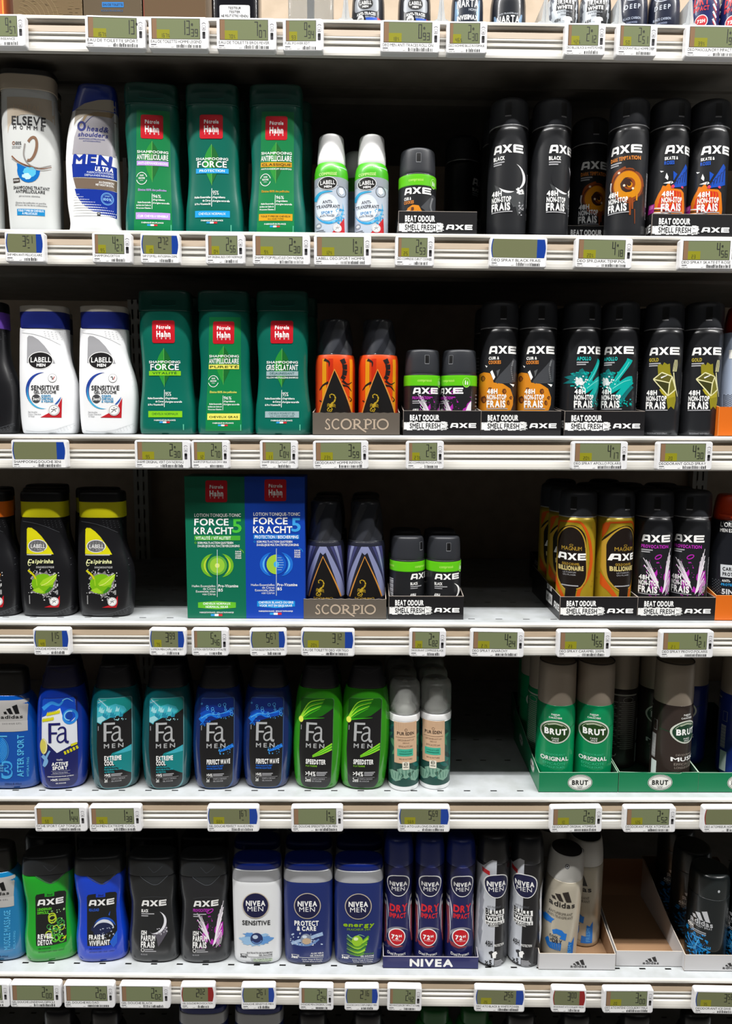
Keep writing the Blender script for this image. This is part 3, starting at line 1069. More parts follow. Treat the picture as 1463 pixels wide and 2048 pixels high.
d.poly([(470, 380), (520, 300), (660, 300), (672, 270), (640, 268), (560, 275), (500, 300)], M(150, 128, 96, .35, .2), 2)
d.ring(485, 365, 20, 24, 14, M(20, 34, 110), 3)
d.stroke([(505, 350), (535, 315), (560, 298)], 5, M(20, 34, 110), 3, 2)
d.t('head&', 517, 642, 362, 394, M(28, 36, 110), 3, 'b', .2)
d.t('shoulders', 463, 640, 402, 428, M(28, 36, 110), 3, 'b', .2)
d.t('SHAMPOOING ANTIPELLICULAIRE', 470, 624, 438, 446, M(60, 70, 130), 3)
d.t('ANTI-ROOSSHAMPOO', 495, 600, 452, 459, M(60, 70, 130), 3)
d.poly([(426, 594), (688, 594), (690, 672), (432, 672)], HBLUE, 2)
d.t('MEN', 430, 662, 534, 596, HBLUE, 3, 'x', .1)
d.t('ULTRA', 566, 670, 605, 631, WH, 5, 'x', .15)
d.t('PURIFICATION INTENSE', 520, 672, 636, 648, M(200, 210, 235), 5)
d.t('DIEPGAANDE REINIGING', 506, 672, 653, 665, M(200, 210, 235), 5)
d.poly([(434, 676), (690, 678), (689, 742), (452, 738)], M(122, 104, 88, .4, .2), 2)
d.t('AU CHARBON', 590, 674, 692, 704, WH, 4)
d.t('MET HOUTSKOOL', 572, 674, 708, 720, WH, 4)
d.poly([(444, 742), (690, 744), (690, 905), (600, 890), (540, 868), (490, 830), (455, 780)], HBLUE, 2)
rd = random.Random(4)
for i in range(11):
    for j in range(26):
        x, y = 440 + j * 10 + (i % 2) * 5, 745 + i * 15
        k = (y - 700) / 190 - (x - 440) / 420
        if k > .32 and y < 905 and x < 690:
            q = min(7.6, 2 + (k - .3) * 9)
            d.poly([(x + q * math.cos(a * 1.047 + .52), y + q * 1.1 * math.sin(a * 1.047 + .52)) for a in range(6)], WH, 3)
d.ring(638, 795, 34, 36, 4, M(110, 170, 230), 4)
d.ring(638, 795, 28, 30, 2, M(110, 170, 230), 4)
d.t('100%', 616, 662, 790, 806, M(150, 200, 240), 4)
d.t('JUSQU', 624, 652, 774, 782, M(150, 200, 240), 4)
d.rect(580, 880, 600, 900, INK, 4)
d.rect(584, 886, 596, 890, WH, 5)
d.build('printed_label', r)
P.on('B', 570 / 2.9857, 330, GB, 'white shampoo bottle with slanted royal blue cap beside green shampoos', SHAMPOO, rz=8)

# ---- asymmetric shower gel bottle (white, lime or orange or purple)
m = Px(FL, 1062, 'D', G, 1000)
LBK = [(1640, 800, 1350, 14), (1600, 788, 1368, 17), (1500, 772, 1384, 18.5), (1400, 764, 1390, 19), (1200, 757, 1394, 19.5), (1060, 754, 1380, 19.5), (940, 753, 1350, 19), (800, 754, 1308, 18), (680, 755, 1290, 17.5), (560, 757, 1287, 17), (450, 760, 1286, 17), (430, 764, 1284, 17)]
LB = Loft([(max(0, zz(m, y, 1060)), m.o(a, y)[0], m.o(b, y)[0], hd, 2.9) for y, a, b, hd in LBK])
zb, zt2 = zz(m, 447, 1060), zz(m, 262, 1060)
LBC = Loft([(zb, -34.5, 25.5, 17.6, 3.2), (zt2, -34.8, 26, 17.6, 3.2)])
LBL = Loft([(zt2, -35, 26.3, 17.8, 3), (zt2 + 9, -34.6, 26, 17.6, 3), (zt2 + 13, -33, 24.5, 16.5, 3)])
cx0, cx1 = m.o(770, 350)[0], m.o(1283, 350)[0]
LBC = Loft([(zb, cx0, cx1, 17.6, 3.2), (zt2, cx0, cx1, 17.6, 3.2)])
LBL = Loft([(zt2, cx0 - .4, cx1 + .4, 17.9, 3), (zt2 + 9, cx0 - .2, cx1 + .2, 17.7, 3), (zt2 + 12.5, cx0 + 1, cx1 - 1, 16.8, 3)])
LBLW = Loft([(zt2, cx0 - .2, cx1 + .2, 17.8, 3), (zt2 + 7.5, cx0 - .2, cx1 + .2, 17.7, 3)])


def dots(d, pts, mat, m0):
    for x, y, q in pts:
        d.ell(x, y, q, q * .8, mat, 1, 6)


def labell(bodyc, bandc, lidc, white, name='shower_gel_bottle'):
    P = Proto(name, 19)
    r = P.root
    LB.mesh('body', bodyc, r, rb=3, rt=1)
    c = LBC.mesh('cap', bandc, r, rb=.6, rt=.3, rows=6)
    (LBLW if white else LBL).mesh('lid_disc', lidc, c, rb=.4, rt=1.5, rows=5)
    d = Dec(m, LB.proj, 2.5, 6)
    grip = M(210, 212, 214, .3, 0, .3) if white else M(74, 76, 80, .3, 0, .3)
    d.stroke([(755, 490), (900, 510), (1050, 555), (1185, 622)], 7, grip, 1, 4)
    d.stroke([(790, 1570), (950, 1580), (1130, 1560), (1320, 1495)], 7, grip, 1, 4)
    for i in range(4):
        for j in range(6):
            d.ell(1020 + j * 40 + i * 6, 478 + i * 24 + j * 3, 6, 4, grip, 1, 6)
    for i in range(3):
        for j in range(5):
            d.ell(1190 + j * 32 - i * 26, 1540 + i * 22 - j * 6, 5, 4, grip, 1, 6)
    for i in range(5):
        d.stroke([(1262 + i * 12, 800 + i * 70), (1300 + i * 10, 790 + i * 70)], 8, grip, 1, 4)
    return P, r, d


YLW = M(206, 200, 16, .35, 0, .2)
OLIVE = M(180, 178, 20, .35)


def emblem(d, cx, cy, q, L=4):
    d.ell(cx, cy, q, q, WH, L)
    d.ring(cx, cy, q * .86, q * .86, q * .07, M(120, 120, 124), L + 1)
    d.stroke([(cx - q * .5, cy - q * .15), (cx, cy - q * .1), (cx + q * .55, cy - q * .3)], q * .12, M(90, 90, 94), L + 1)
    d.stroke([(cx - q * .05, cy - q * .1), (cx - q * .2, cy + q * .2), (cx - q * .5, cy + q * .4)], q * .12, M(90, 90, 94), L + 1)
    d.stroke([(cx + q * .05, cy - q * .05), (cx + q * .35, cy + q * .25)], q * .12, M(90, 90, 94), L + 1)
    d.ell(cx, cy - q * .45, q * .1, q * .1, M(90, 90, 94), L + 1, 8)


def dark_gel(bandc, fruit, fruit2, title):
    P, r, d = labell(M(22, 22, 25, .33, 0, .25), bandc, M(16, 16, 17, .4), False)
    band = bandc
    d.poly([(812, 580), (826, 562), (870, 565), (930, 605), (990, 665), (1050, 745), (1100, 820), (1130, 875), (812, 868)], band, 0)
    d.ell(942, 776, 113, 76, M(226, 226, 226, .3), 1)
    d.ell(942, 776, 104, 68, M(112, 112, 114, .35, .3), 2)
    for i in range(5):
        d.rect(870 + i * 34, 722, 884 + i * 34, 832, M(136, 136, 138, .35, .3), 3)
    d.t('LABELL', 864, 1032, 756, 800, WH, 4, 'r')
    d.t('mystère', 942, 1004, 812, 824, M(210, 210, 210), 4, 'r')
    d.rect(815, 872, 1105, 884, M(180, 180, 180), 1)
    if title:
        d.t(title, 832, 1128, 930, 976, M(236, 238, 176), 4, 'b', .18)
    if title:
        d.stroke([(850, 930), (832, 970), (842, 1005), (870, 992)], 10, M(236, 238, 176), 4, 5)
    d.t('DOUCHE EXOTIQUE', 932, 1138, 1012, 1032, M(190, 190, 190), 4)
    d.blob(1010, 1200, 140, 130, M(128, 122, 124, .4), 1, 5, 34, .16)
    d.poly([(860, 1300), (1130, 1300), (1060, 1340), (1020, 1380), (990, 1335), (900, 1325)], M(128, 122, 124, .4), 1)
    d.specks(835, 1045, 1190, 1330, 90, 15, M(206, 206, 206), 2, 8)
    d.specks(1000, 1330, 1110, 1410, 22, 14, M(206, 206, 206), 2, 9)
    d.blob(1000, 1215, 125, 115, fruit, 3, 2, 18, .07)
    d.poly([(970, 1220), (1010, 1170), (1090, 1130), (1172, 1100), (1160, 1160), (1120, 1225), (1050, 1245), (990, 1240)], fruit2, 4)
    d.stroke([(990, 1235), (1060, 1205), (1165, 1110)], 8, M(222, 236, 120), 5)
    d.stroke([(832, 1058), (900, 1115), (925, 1160)], 24, YLW, 5, 20)
    d.stroke([(930, 1150), (940, 1240)], 12, fruit2, 4)
    d.poly([(880, 1290), (960, 1260), (1020, 1310), (1000, 1325), (930, 1320)], fruit2, 4)
    d.poly([(1030, 1310), (1090, 1250), (1120, 1260), (1080, 1310), (1040, 1330)], M(60, 132, 20), 4)
    d.poly([(1015, 1494), (1100, 1465), (1170, 1400), (1198, 1358), (1196, 1450), (1180, 1496)], RED, 3)
    d.rect(838, 1352, 850, 1455, M(150, 150, 150), 3)
    d.rect(1160, 1290, 1180, 1345, M(150, 150, 150), 3)
    d.build('printed_label', r)
    d = Dec(m, LB.proj, 2.5, 6, .36)
    emblem(d, 1135, 1425, 52, 4)
    d.build('emblem', r.children[-1])
    return P


PC = dark_gel(M(206, 200, 16, .35, 0, .2), M(120, 180, 16, .35, 0, .3), M(160, 206, 40, .35, 0, .3), 'Caïpirinha')
GD = 'black shower gels with a lime leaf label'
cdx = 1062 / 5.852 + 30
PC.on('D', cdx - 670 / 5.852, 1110, G, 'black lime banded shower gel bottle, left of the two on bare steel', GEL, GD)
PC.on('D', cdx, 1110, G, 'black lime banded shower gel bottle, right of the two on bare steel', GEL, GD)
PC.on('D', cdx - 655 / 5.852, 1110, .062, 'black lime banded shower gel hidden behind the left one', GEL, GD)
PC.on('D', cdx - 8, 1110, .062, 'black lime banded shower gel hidden behind the right one', GEL, GD)
PC.on('D', cdx - 635 / 5.852, 1110, .108, 'black lime banded shower gel, third back in the left column', GEL, GD)
PO = dark_gel(M(226, 110, 14, .35, 0, .2), M(200, 90, 20, .35), M(226, 140, 40, .35), '')
PO.on('D', cdx - 1318 / 5.852, 1110, G, 'black shower gel bottle with an orange cap band at the left edge', GEL)
PO.on('D', cdx - 1290 / 5.852, 1110, .062, 'black shower gel with orange cap band hidden behind the front one', GEL)
PU = dark_gel(M(116, 74, 190, .35, 0, .2), M(150, 40, 140, .35), M(190, 80, 170, .35), '')
mw = Px(FC1, 300, 'C', G, 600)

PWh, r, dg = labell(M(238, 239, 241, .34, 0, .3), M(24, 36, 112, .32, 0, .35), M(178, 172, 162, .4), True)
d = dg
d.m = Px(FC1, 290, 'C', G, 600)
GREY = M(158, 158, 162, .4)
d.poly([(156, 372), (166, 360), (190, 364), (225, 385), (262, 422), (295, 468), (315, 505), (326, 528), (156, 524)], GREY, 0)
d.ell(238, 510, 75, 53, WH, 1)
d.ell(238, 510, 71, 49, M(22, 20, 22), 2)
d.t('LABELL', 180, 300, 490, 520, WH, 3, 'b')
d.t('MEN', 217, 270, 528, 546, WH, 3, 'x')
d.ring(265, 690, 105, 108, 20, M(30, 60, 150), 1, 110, 270, 24, True)
d.ring(262, 692, 101, 106, 10, M(60, 170, 215), 2, 80, 200, 20, True)
d.ring(265, 690, 103, 106, 10, M(40, 90, 170), 1, 20, 60, 10, True)
d.t('SENSITIVE', 185, 351, 659, 686, INK, 3, 'b')
d.t('GEL DOUCHE', 202, 335, 690, 707, INK, 3, 'b')
d.ell(216, 738, 26, 26, M(90, 90, 94, .3, .4), 2)
d.t('3en1', 196, 238, 730, 748, WH, 3)
for t_, b, y in (('CORPS', 303, 715), ('CHEVEUX', 318, 731), ('& VISAGE', 318, 747)):
    d.t(t_, 248, b, y, y + 13, M(30, 140, 190), 3, 'x')
d.poly([(240, 850), (300, 820), (345, 780), (368, 732), (364, 852)], M(186, 30, 40), 1)
d.ell(312, 615, 25, 26, M(120, 120, 124), 2)
d.ell(312, 615, 23, 24, WH, 3)
d.stroke([(300, 610), (310, 608), (312, 625)], 5, INK, 4)
d.stroke([(316, 625), (324, 606)], 5, M(160, 40, 40), 4)
d.t('Gel douche', 165, 222, 813, 822, M(110, 110, 114), 3, 'r')
d.t('Corps, Cheveux', 165, 245, 826, 835, M(110, 110, 114), 3, 'r')
d.t('& Visage', 168, 205, 839, 847, M(110, 110, 114), 3, 'r')
d.build('printed_label', r)
d = Dec(Px(FC1, 290, 'C', G, 600), LB.proj, 2.5, 6, .3)
emblem(d, 322, 806, 33, 4)
d.build('emblem', r.children[-1])
GW = 'white shower gels with a blue cap band'
PWh.on('C', 290 / 2.9857, 735, G, 'white shower gel with navy cap band, left of the pair', GEL, GW)
PWh.on('C', 290 / 2.9857 + 118.5, 735, G, 'white shower gel with navy cap band, beside the first green shampoo', GEL, GW)
PWh.on('C', 290 / 2.9857 + 7, 735, .062, 'white shower gel with navy cap band behind the left front one', GEL, GW)
PWh.on('C', 290 / 2.9857 + 124, 735, .062, 'white shower gel with navy cap band behind the right front one', GEL, GW)
PU.on('C', 290 / 2.9857 - 120, 735, G, 'black shower gel bottle with a violet cap cut off by the left edge', GEL)

# ================================================================ SPRAY CANS
def can_px(fr, cx, half, sh, gap, r, yaw, cy=500, dz=1):
    return Px(fr, cx, sh, gap, cy, r, R(yaw), dz)


CANBK = M(30, 31, 34, .36, 0, .3)
CAPBK = M(44, 46, 51, .42)
GREYTX = M(170, 170, 174)
GT = .016   # things standing in trays start this far behind the rail front


def wrapdec(lf, m, lift=.14, su=2.4, sv=7):
    return Dec(m, lf.wrap, su, sv, lift)


# ---- tall cans
RA = 23.8
AX = Loft.cyl([(0, RA - 2.2), (2, RA - .5), (6, RA), (126, RA), (130.5, RA - .6)])
AX.ref = RA
AXC = Loft.cyl([(130.4, RA - .7), (134, RA - .2), (150, RA - .6), (158, RA - 1.2), (163.5, RA - 2)])
AXC.ref = RA
AXCOL = Loft.cyl([(129.8, RA - .35), (131, RA - .35)])


def axe_can(name, body=CANBK, capc=CAPBK):
    P = Proto(name, RA)
    r = P.root
    AX.mesh('body', body, r, rb=1.5, rt=0, rows=20)
    c = AXC.mesh('cap', capc, r, rb=.4, rt=6, rows=12)
    AXCOL.mesh('collar_ring', M(206, 206, 210, .25, .6), r, rb=.2, rt=.2, rows=2)
    d = wrapdec(AXC, mm, .1, 2, 3)
    d.rect(-4, 141, 4, 156, M(12, 12, 13), 0, 1)
    d.rect(-3.6, 139.6, 3.6, 141, M(150, 150, 154), 1)
    d.build('spray_slot', c)
    return P, r


MC3 = can_px(FC3, 155, 114, 'C', GT + .004, RA, 11.5)


def axe_text(d, l1, c1, l2=None, c2=None, dx=0):
    """printed text shared by the tall black cans"""
    keep = d.m
    d.m = MC3
    d.axe(102, 254, 400, 443, WH, CANBK, 4)
    if l2:
        d.t(l1, 102, 102 + 9.6 * len(l1), 459, 475, c1, 4, 'x')
        d.t(l2, 101, 101 + 9.8 * len(l2), 481, 500, c2, 4, 'x')
    else:
        d.t(l1, 102, min(250, 102 + 13 * len(l1)), 459, 479, c1, 4, 'x')
        d.rect(102, 487, 165, 494, GREYTX, 4)
        d.rect(102, 499, 150, 506, GREYTX, 4)
    d.t('48H', 93, 150, 641, 668, WH, 8, 'x')
    d.t('NON-STOP', 92, 199, 673, 701, WH, 8, 'x')
    d.t('FRAIS', 90, 194, 706, 745, WH, 8, 'x')
    d.rect(90, 751, 205, 756, GREYTX, 8)
    d.t('DEODORANT BODYSPRAY', 100, 205, 880, 889, GREYTX, 4, 'r')
    d.m = mm
    for i in range(26):                      # barcode and small print round the back
        d.rect(32, 40 + i * 1.5, 38, 40.5 + i * 1.5 + (i % 3) * .2, GREYTX, 1)
    d.rect(34, 26, 40, 34, GREYTX, 1)
    d.rect(34.6, 26.6, 39.4, 33.4, CANBK, 2)
    for i in range(16):
        d.rect(44, 30 + i * 4.5, 66 - (i * 7 % 9), 31.2 + i * 4.5, M(130, 130, 134), 1)
    d.m = keep


def cookie_art(d):
    ck, ck2, ch = M(214, 134, 26, .4), M(180, 100, 20, .4), M(92, 48, 20, .4)
    d.poly([(30, 600), (45, 560), (75, 545), (108, 552), (124, 580), (128, 605), (180, 613), (222, 640), (238, 690), (236, 730), (225, 762), (120, 775), (30, 775)], ck, 1)
    d.poly([(30, 640), (48, 620), (60, 680), (50, 740), (60, 775), (30, 775)], ck2, 2)
    for x, y, a, b in ((70, 580, 12, 17), (75, 700, 16, 20), (108, 640, 10, 8), (188, 655, 11, 15), (210, 720, 9, 14), (225, 690, 8, 10)):
        d.blob(x, y, a, b, ch, 3, int(x), 14, .15)
        d.blob(x + 2, y + 2, a * .6, b * .6, M(150, 84, 24), 4, int(y), 12, .2)
    d.poly([(135, 600), (165, 560), (240, 470), (255, 480), (250, 600), (210, 610), (150, 612)], M(66, 68, 72, .4), 1)
    d.poly([(145, 540), (165, 530), (150, 575)], M(90, 92, 94), 2)
    d.stroke([(238, 480), (228, 530), (235, 590)], 7, M(120, 122, 124), 3)
    for k in range(7):
        d.rect(226, 515 + k * 11, 240, 519 + k * 11, M(40, 40, 44), 4)
    d.poly([(110, 545), (122, 535), (138, 575), (128, 592)], WH, 4)
    d.poly([(82, 505), (95, 512), (90, 520)], WH, 4)
    d.poly([(218, 612), (244, 615), (238, 630)], WH, 4)


def paint_art(d):
    t1, t2 = M(0, 168, 160, .38), M(16, 110, 112, .38)
    d.blob(785, 590, 45, 50, t2, 1, 3, 22, .4)
    d.specks(745, 540, 860, 640, 60, 10, t1, 2, 4)
    d.stroke([(800, 645), (850, 570), (900, 500), (912, 475)], 26, t1, 3, 32)
    d.stroke([(795, 655), (850, 625), (900, 590), (925, 585)], 36, t1, 3, 30)
    d.stroke([(840, 690), (880, 640), (922, 600)], 34, t1, 4, 26)
    d.stroke([(850, 722), (885, 670), (922, 625)], 30, t2, 3, 24)
    d.stroke([(830, 600), (880, 535), (908, 490)], 5, M(110, 220, 210), 5, 3)
    d.stroke([(815, 640), (870, 605), (915, 590)], 5, M(110, 220, 210), 5, 3)
    d.stroke([(860, 690), (895, 650), (918, 620)], 4, t2, 6, 3)
    d.blob(778, 605, 18, 22, M(220, 226, 226), 3, 6, 14, .4)
    d.specks(755, 570, 830, 640, 30, 8, WH, 4, 7)
    d.specks(850, 690, 925, 740, 24, 8, t1, 3, 8)


def ingot_art(d):
    ol, ol2, pale = M(140, 132, 30, .38), M(168, 156, 40, .38), M(226, 222, 170, .3)
    d.poly([(1042, 505), (1055, 490), (1068, 505), (1078, 488), (1096, 500), (1110, 495), (1112, 545), (1138, 600), (1142, 700), (1132, 752), (1115, 735), (1098, 752), (1090, 690), (1062, 660), (1046, 600)], ol, 1)
    d.poly([(1050, 640), (1135, 620), (1138, 680), (1100, 690), (1065, 665)], ol2, 2)
    a, b, c, e, f, g = (1018, 582), (1065, 545), (1122, 568), (1140, 640), (1098, 676), (1108, 604)
    d.poly([a, b, c, g], M(96, 92, 40, .3), 3)
    d.poly([a, g, f], M(60, 60, 30, .3), 3)
    d.poly([g, c, e, f], M(120, 116, 50, .3), 3)
    for p, q in ((a, b), (b, c), (c, e), (e, f), (f, a), (a, g), (g, c), (g, f)):
        d.stroke([p, q], 7, pale, 4, 5)
    d.stroke([(1060, 575), (1095, 560)], 8, WH, 5, 3)
    for k in range(4):
        d.stroke([(1126 + k * 6, 540), (1132 + k * 6, 500), (1138 + k * 4, 474)], 3.4, pale, 4, 2)
    d.stroke([(1130, 545), (1136, 600), (1150, 680)], 6, pale, 4, 3)


def moon_art(d):
    d.blob(178, 760, 60, 60, M(70, 72, 74, .4), 1, 5, 20, .25)
    d.poly([(70, 690), (110, 720), (170, 745), (240, 700), (240, 830), (205, 880), (190, 820), (100, 780)], M(62, 64, 66, .4), 1)
    d.ell(160, 655, 82, 86, CANBK, 2, 30)
    d.ring(160, 655, 82, 86, 15, M(236, 236, 238), 3, -62, 60, 30, True)
    d.ring(160, 655, 83, 88, 13, M(236, 236, 238), 3, 72, 140, 16, True)
    d.specks(195, 720, 240, 752, 24, 9, WH, 3, 3)
    d.specks(205, 800, 240, 880, 16, 7, M(180, 180, 184), 3, 3)


def swirl_art(d):
    br, og, dk = M(140, 66, 22, .35, 0, .2), M(206, 132, 14, .32, 0, .2), M(52, 24, 14, .4)
    d.blob(846, 712, 96, 100, br, 1, 4, 30, .05)
    d.stroke([(765, 690), (780, 635), (835, 605)], 30, br, 2, 16)
    d.ring(846, 712, 90, 94, 5, dk, 2, 0, 300)
    d.ring(845, 708, 60, 62, 38, og, 3)
    d.blob(845, 708, 42, 44, dk, 4, 7, 24, .05)
    d.ring(852, 700, 28, 30, 18, br, 5, -120, 180, 24, True)
    d.ring(855, 705, 14, 15, 9, og, 6, -80, 180, 18, True)
    for x, y0, y1, w, c in ((858, 780, 885, 16, br), (872, 790, 850, 14, br), (897, 755, 800, 12, og), (885, 850, 935, 5, br)):
        d.stroke([(x, y0), (x, y1)], w, c, 4, w * .6)
    d.stroke([(780, 775), (830, 800), (890, 785)], 14, br, 3, 6)
    for x, y in ((796, 632), (825, 710), (875, 730)):
        d.ell(x, y, 7, 7, M(236, 216, 190), 6, 10)
    d.stroke([(752, 680), (748, 720), (755, 760)], 8, M(200, 200, 204), 3, 2)


def skate_art(d):
    og, rd_, bl = M(220, 120, 14, .36), M(200, 44, 20, .36), M(20, 76, 180, .36)
    d.poly([(1212, 900), (1232, 850), (1238, 800), (1256, 760), (1272, 735), (1282, 712), (1300, 718), (1318, 698), (1330, 722), (1350, 735), (1395, 738), (1412, 755), (1418, 850), (1412, 900)], og, 1)
    d.poly([(1250, 840), (1262, 790), (1290, 750), (1340, 745), (1390, 752), (1402, 790), (1398, 860), (1300, 880)], rd_, 2)
    for k in range(9):
        x = 1255 + k * 17
        d.stroke([(x, 830 - abs(4 - k) * 4), (x + 8, 770), (x + 4, 735 + abs(4 - k) * 5)], 8, og, 3, 1)
    d.poly([(1330, 732), (1380, 660), (1425, 585), (1436, 600), (1434, 705), (1400, 722)], bl, 4)
    for k in range(5):
        d.stroke([(1350 + k * 17, 715 - k * 6), (1362 + k * 16, 690 - k * 14), (1372 + k * 16, 700 - k * 22)], 4, M(8, 30, 84), 5)
    d.poly([(1345, 632), (1370, 650), (1345, 690)], bl, 4)
    for p in ([(1268, 622), (1290, 628), (1275, 634)], [(1305, 640), (1315, 665), (1312, 684), (1296, 668)], [(1335, 690), (1345, 700), (1330, 708)], [(1285, 700), (1330, 690), (1325, 706)]):
        d.poly(p, WH, 4)
    d.ell(1342, 722, 10, 10, M(214, 60, 90), 5)
    d.ell(1402, 724, 8, 7, M(214, 60, 90), 5)
    d.poly([(1210, 815), (1238, 812), (1232, 862), (1204, 868)], M(180, 40, 150, .36), 5)
    d.poly([(1214, 820), (1232, 818), (1228, 840), (1210, 842)], M(226, 120, 200, .36), 6)
    for k in range(3):
        d.stroke([(1232, 838 + k * 13), (1290, 850 + k * 13), (1330, 872 + k * 9)], 6, WH if k != 1 else BK, 4)
    d.poly([(1204, 868), (1270, 880), (1330, 885), (1320, 905), (1200, 905)], M(206, 30, 50, .36), 3)


def wing_art(d, ox, oy, k):
    """two feathered wings and a pair of lips; (ox, oy) their foot, k the scale"""
    mg, wt = M(176, 40, 170, .36), M(238, 232, 240, .4)
    q = lambda x, y: (ox + x * k, oy + y * k)
    d.blob(ox - 22 * k, oy - 70 * k, 20 * k, 56 * k, mg, 1, 5, 22, .45)
    d.blob(ox + 66 * k, oy - 70 * k, 22 * k, 74 * k, mg, 1, 6, 22, .45)
    d.blob(ox + 30 * k, oy - 8 * k, 26 * k, 18 * k, mg, 1, 7, 18, .5)
    d.specks(ox - 80 * k, oy - 180 * k, ox + 92 * k, oy + 35 * k, 46, 7 * k, mg, 2, 9)
    tips = ((-80, -190), (-66, -180), (-52, -172), (-76, -150), (-60, -140), (-42, -136), (-66, -112), (-48, -100), (-58, -76))
    for i, (x, y) in enumerate(tips):
        d.stroke([q(14 - i * 1.5, -8 - i * 3), q((x + 14) * .45 + 8, (y - 8) * .42), q(x, y)], 2.4 * k, wt, 3, 5 * k if i % 2 else 3 * k)
    tips = ((88, -246), (80, -222), (70, -200), (88, -206), (62, -176), (86, -176), (58, -150), (80, -142), (56, -122), (84, -110), (66, -92), (82, -74))
    for i, (x, y) in enumerate(tips):
        d.stroke([q(30 + i * 1.8, 16 - i * 2), q(x * .42 + 22, y * .42), q(x, y)], 2.4 * k, wt, 3, 5.5 * k if i % 2 else 3 * k)
    for i in range(4):
        d.stroke([q(52 + i * 9, 26 - i * 6), q(62 + i * 8, -24), q(70 + i * 5, -62)], 3 * k, wt, 4, 2 * k)
    d.ring(ox + 5 * k, oy - 200 * k, 21 * k, 10 * k, 6 * k, mg, 3, 0, 360, 20, False, -25)


def tall(art, m, *txt):
    P, r = axe_can('deodorant_can')
    d = wrapdec(AX, m)
    art(d)
    axe_text(d, *txt)
    d.build('printed_label', r)
    return P


TEALTX, GOLDTX, ORTX, BLTX, MGTX = M(30, 190, 184), M(178, 160, 50), M(214, 130, 50), M(30, 90, 200), M(180, 46, 176)
A_COOK = tall(cookie_art, MC3, 'CUIR &', WH, 'COOKIES', ORTX)
A_TEAL = tall(paint_art, can_px(FC3, 845, 113, 'C', GT + .004, RA, -3), 'APOLLO', TEALTX)
A_GOLD = tall(ingot_art, can_px(FC3, 1065, 113, 'C', GT + .004, RA, 3), 'GOLD', GOLDTX)
MB9 = can_px(FB3, 150, 120, 'B', GB, RA, -3, dz=0)
A_BLK = tall(moon_art, MB9, 'BLACK', WH)
A_DARK = tall(swirl_art, can_px(FB3, 847, 120, 'B', GB, RA, -9, dz=0), 'DARK TEMPTATION', ORTX)
A_SKT = tall(skate_art, can_px(FB3, 1335, 120, 'B', GB, RA, 24, dz=0), 'SKATE &', WH, 'ROSES', BLTX)
A_WING = tall(lambda d: wing_art(d, 1228, 735, 1.0), can_px(FD3, 1225, 114, 'D', GT + .004, RA, -6), 'PROVOCATION', MGTX)


def cx(fr, x):
    return fr[0] + x / fr[2]


def row(P, sh, px, py, gap, yaws, labs, cat, group, step, dz=0, dxs=None):
    """a front can and the ones behind it in the same column"""
    base = None
    for i, (yw, lb) in enumerate(zip(yaws, labs)):
        if i == 0:
            base = P.on(sh, px, py, gap, lb, cat, group, yw, dz=dz)
            loc = base.location.copy()
        else:
            P.at(sh, loc.x + (dxs[i] if dxs else 0), loc.y + step * i, lb, cat, group, round(yw / 90) * 90, dz=dz)
    return loc


T1 = .0012
GBC = .0212
K = 'tall black spray cans'
row(A_BLK, 'B', cx(FB3, 150), 350, GBC, (-3, 60, 140), ('black spray can with its whole white crescent showing, first tall can on the second shelf', 'black spray can in shade behind the whole crescent can', 'black spray can third back behind the whole crescent can'), DEO, K, .0505)
row(A_BLK, 'B', cx(FB3, 397), 350, GBC, (37, 100), ('black spray can turned so its white crescent is half hidden', 'black spray can in shade behind the half crescent can'), DEO, K, .0505)
row(A_DARK, 'B', cx(FB3, 622), 380, .077, (17, 200), ('black spray can with brown swirl set back in its low tray, in shade', 'black spray can hidden behind the shaded brown swirl can'), DEO, K, .0505, dz=T1)
row(A_DARK, 'B', cx(FB3, 847), 350, GBC - .004, (-9,), ('black spray can with a caramel swirl standing out at the shelf front',), DEO, K, .0505)
row(A_SKT, 'B', cx(FB3, 1100), 350, GBC, (33, 200), ('black spray can with orange skateboard, left of the pair in the tray', 'black spray can hidden behind the left skateboard can'), DEO, K, .0505, dz=T1)
row(A_SKT, 'B', cx(FB3, 1330), 350, GBC, (24, 190), ('black spray can with orange skateboard, right of the pair in the tray', 'black spray can hidden behind the right skateboard can'), DEO, K, .0505, dz=T1)
row(A_COOK, 'C', cx(FC3, 156), 740, GT + .005, (11.5, 150), ('black spray can with a broken cookie, left of the pair in the tray', 'black spray can hidden behind the left cookie can'), DEO, K, .0505, dz=T1)
row(A_COOK, 'C', cx(FC3, 375), 740, GT + .005, (10, 170), ('black spray can with a broken cookie, right of the pair in the tray', 'black spray can hidden behind the right cookie can'), DEO, K, .0505, dz=T1)
row(A_TEAL, 'C', cx(FC3, 636), 740, GT + .005, (32, 190), ('black spray can with a half hidden teal paint stroke', 'black spray can hidden behind the half hidden teal stroke can'), DEO, K, .0505, dz=T1)
row(A_TEAL, 'C', cx(FC3, 843), 740, GT + .005, (-3, 200), ('black spray can with its whole teal paint stroke showing', 'black spray can hidden behind the whole teal stroke can'), DEO, K, .0505, dz=T1)
row(A_GOLD, 'C', cx(FC3, 1064), 740, G + .002, (3, 150), ('black spray can with pale ingot, standing beside the teal stroke tray', 'black spray can hidden behind the left ingot can'), DEO, K, .0505)
row(A_GOLD, 'C', cx(FC3, 1292), 740, G + .002, (14, 130), ('black spray can with pale ingot, standing beside the orange tray', 'black spray can hidden behind the right ingot can'), DEO, K, .0505)
row(A_WING, 'D', cx(FD3, 1008), 1110, GT, (9, 150, 210), ('black spray can with magenta wings, left of the pair in the tray', 'black spray can second back behind the left winged can', 'black spray can third back behind the left winged can'), DEO, K, .0505, dz=T1)
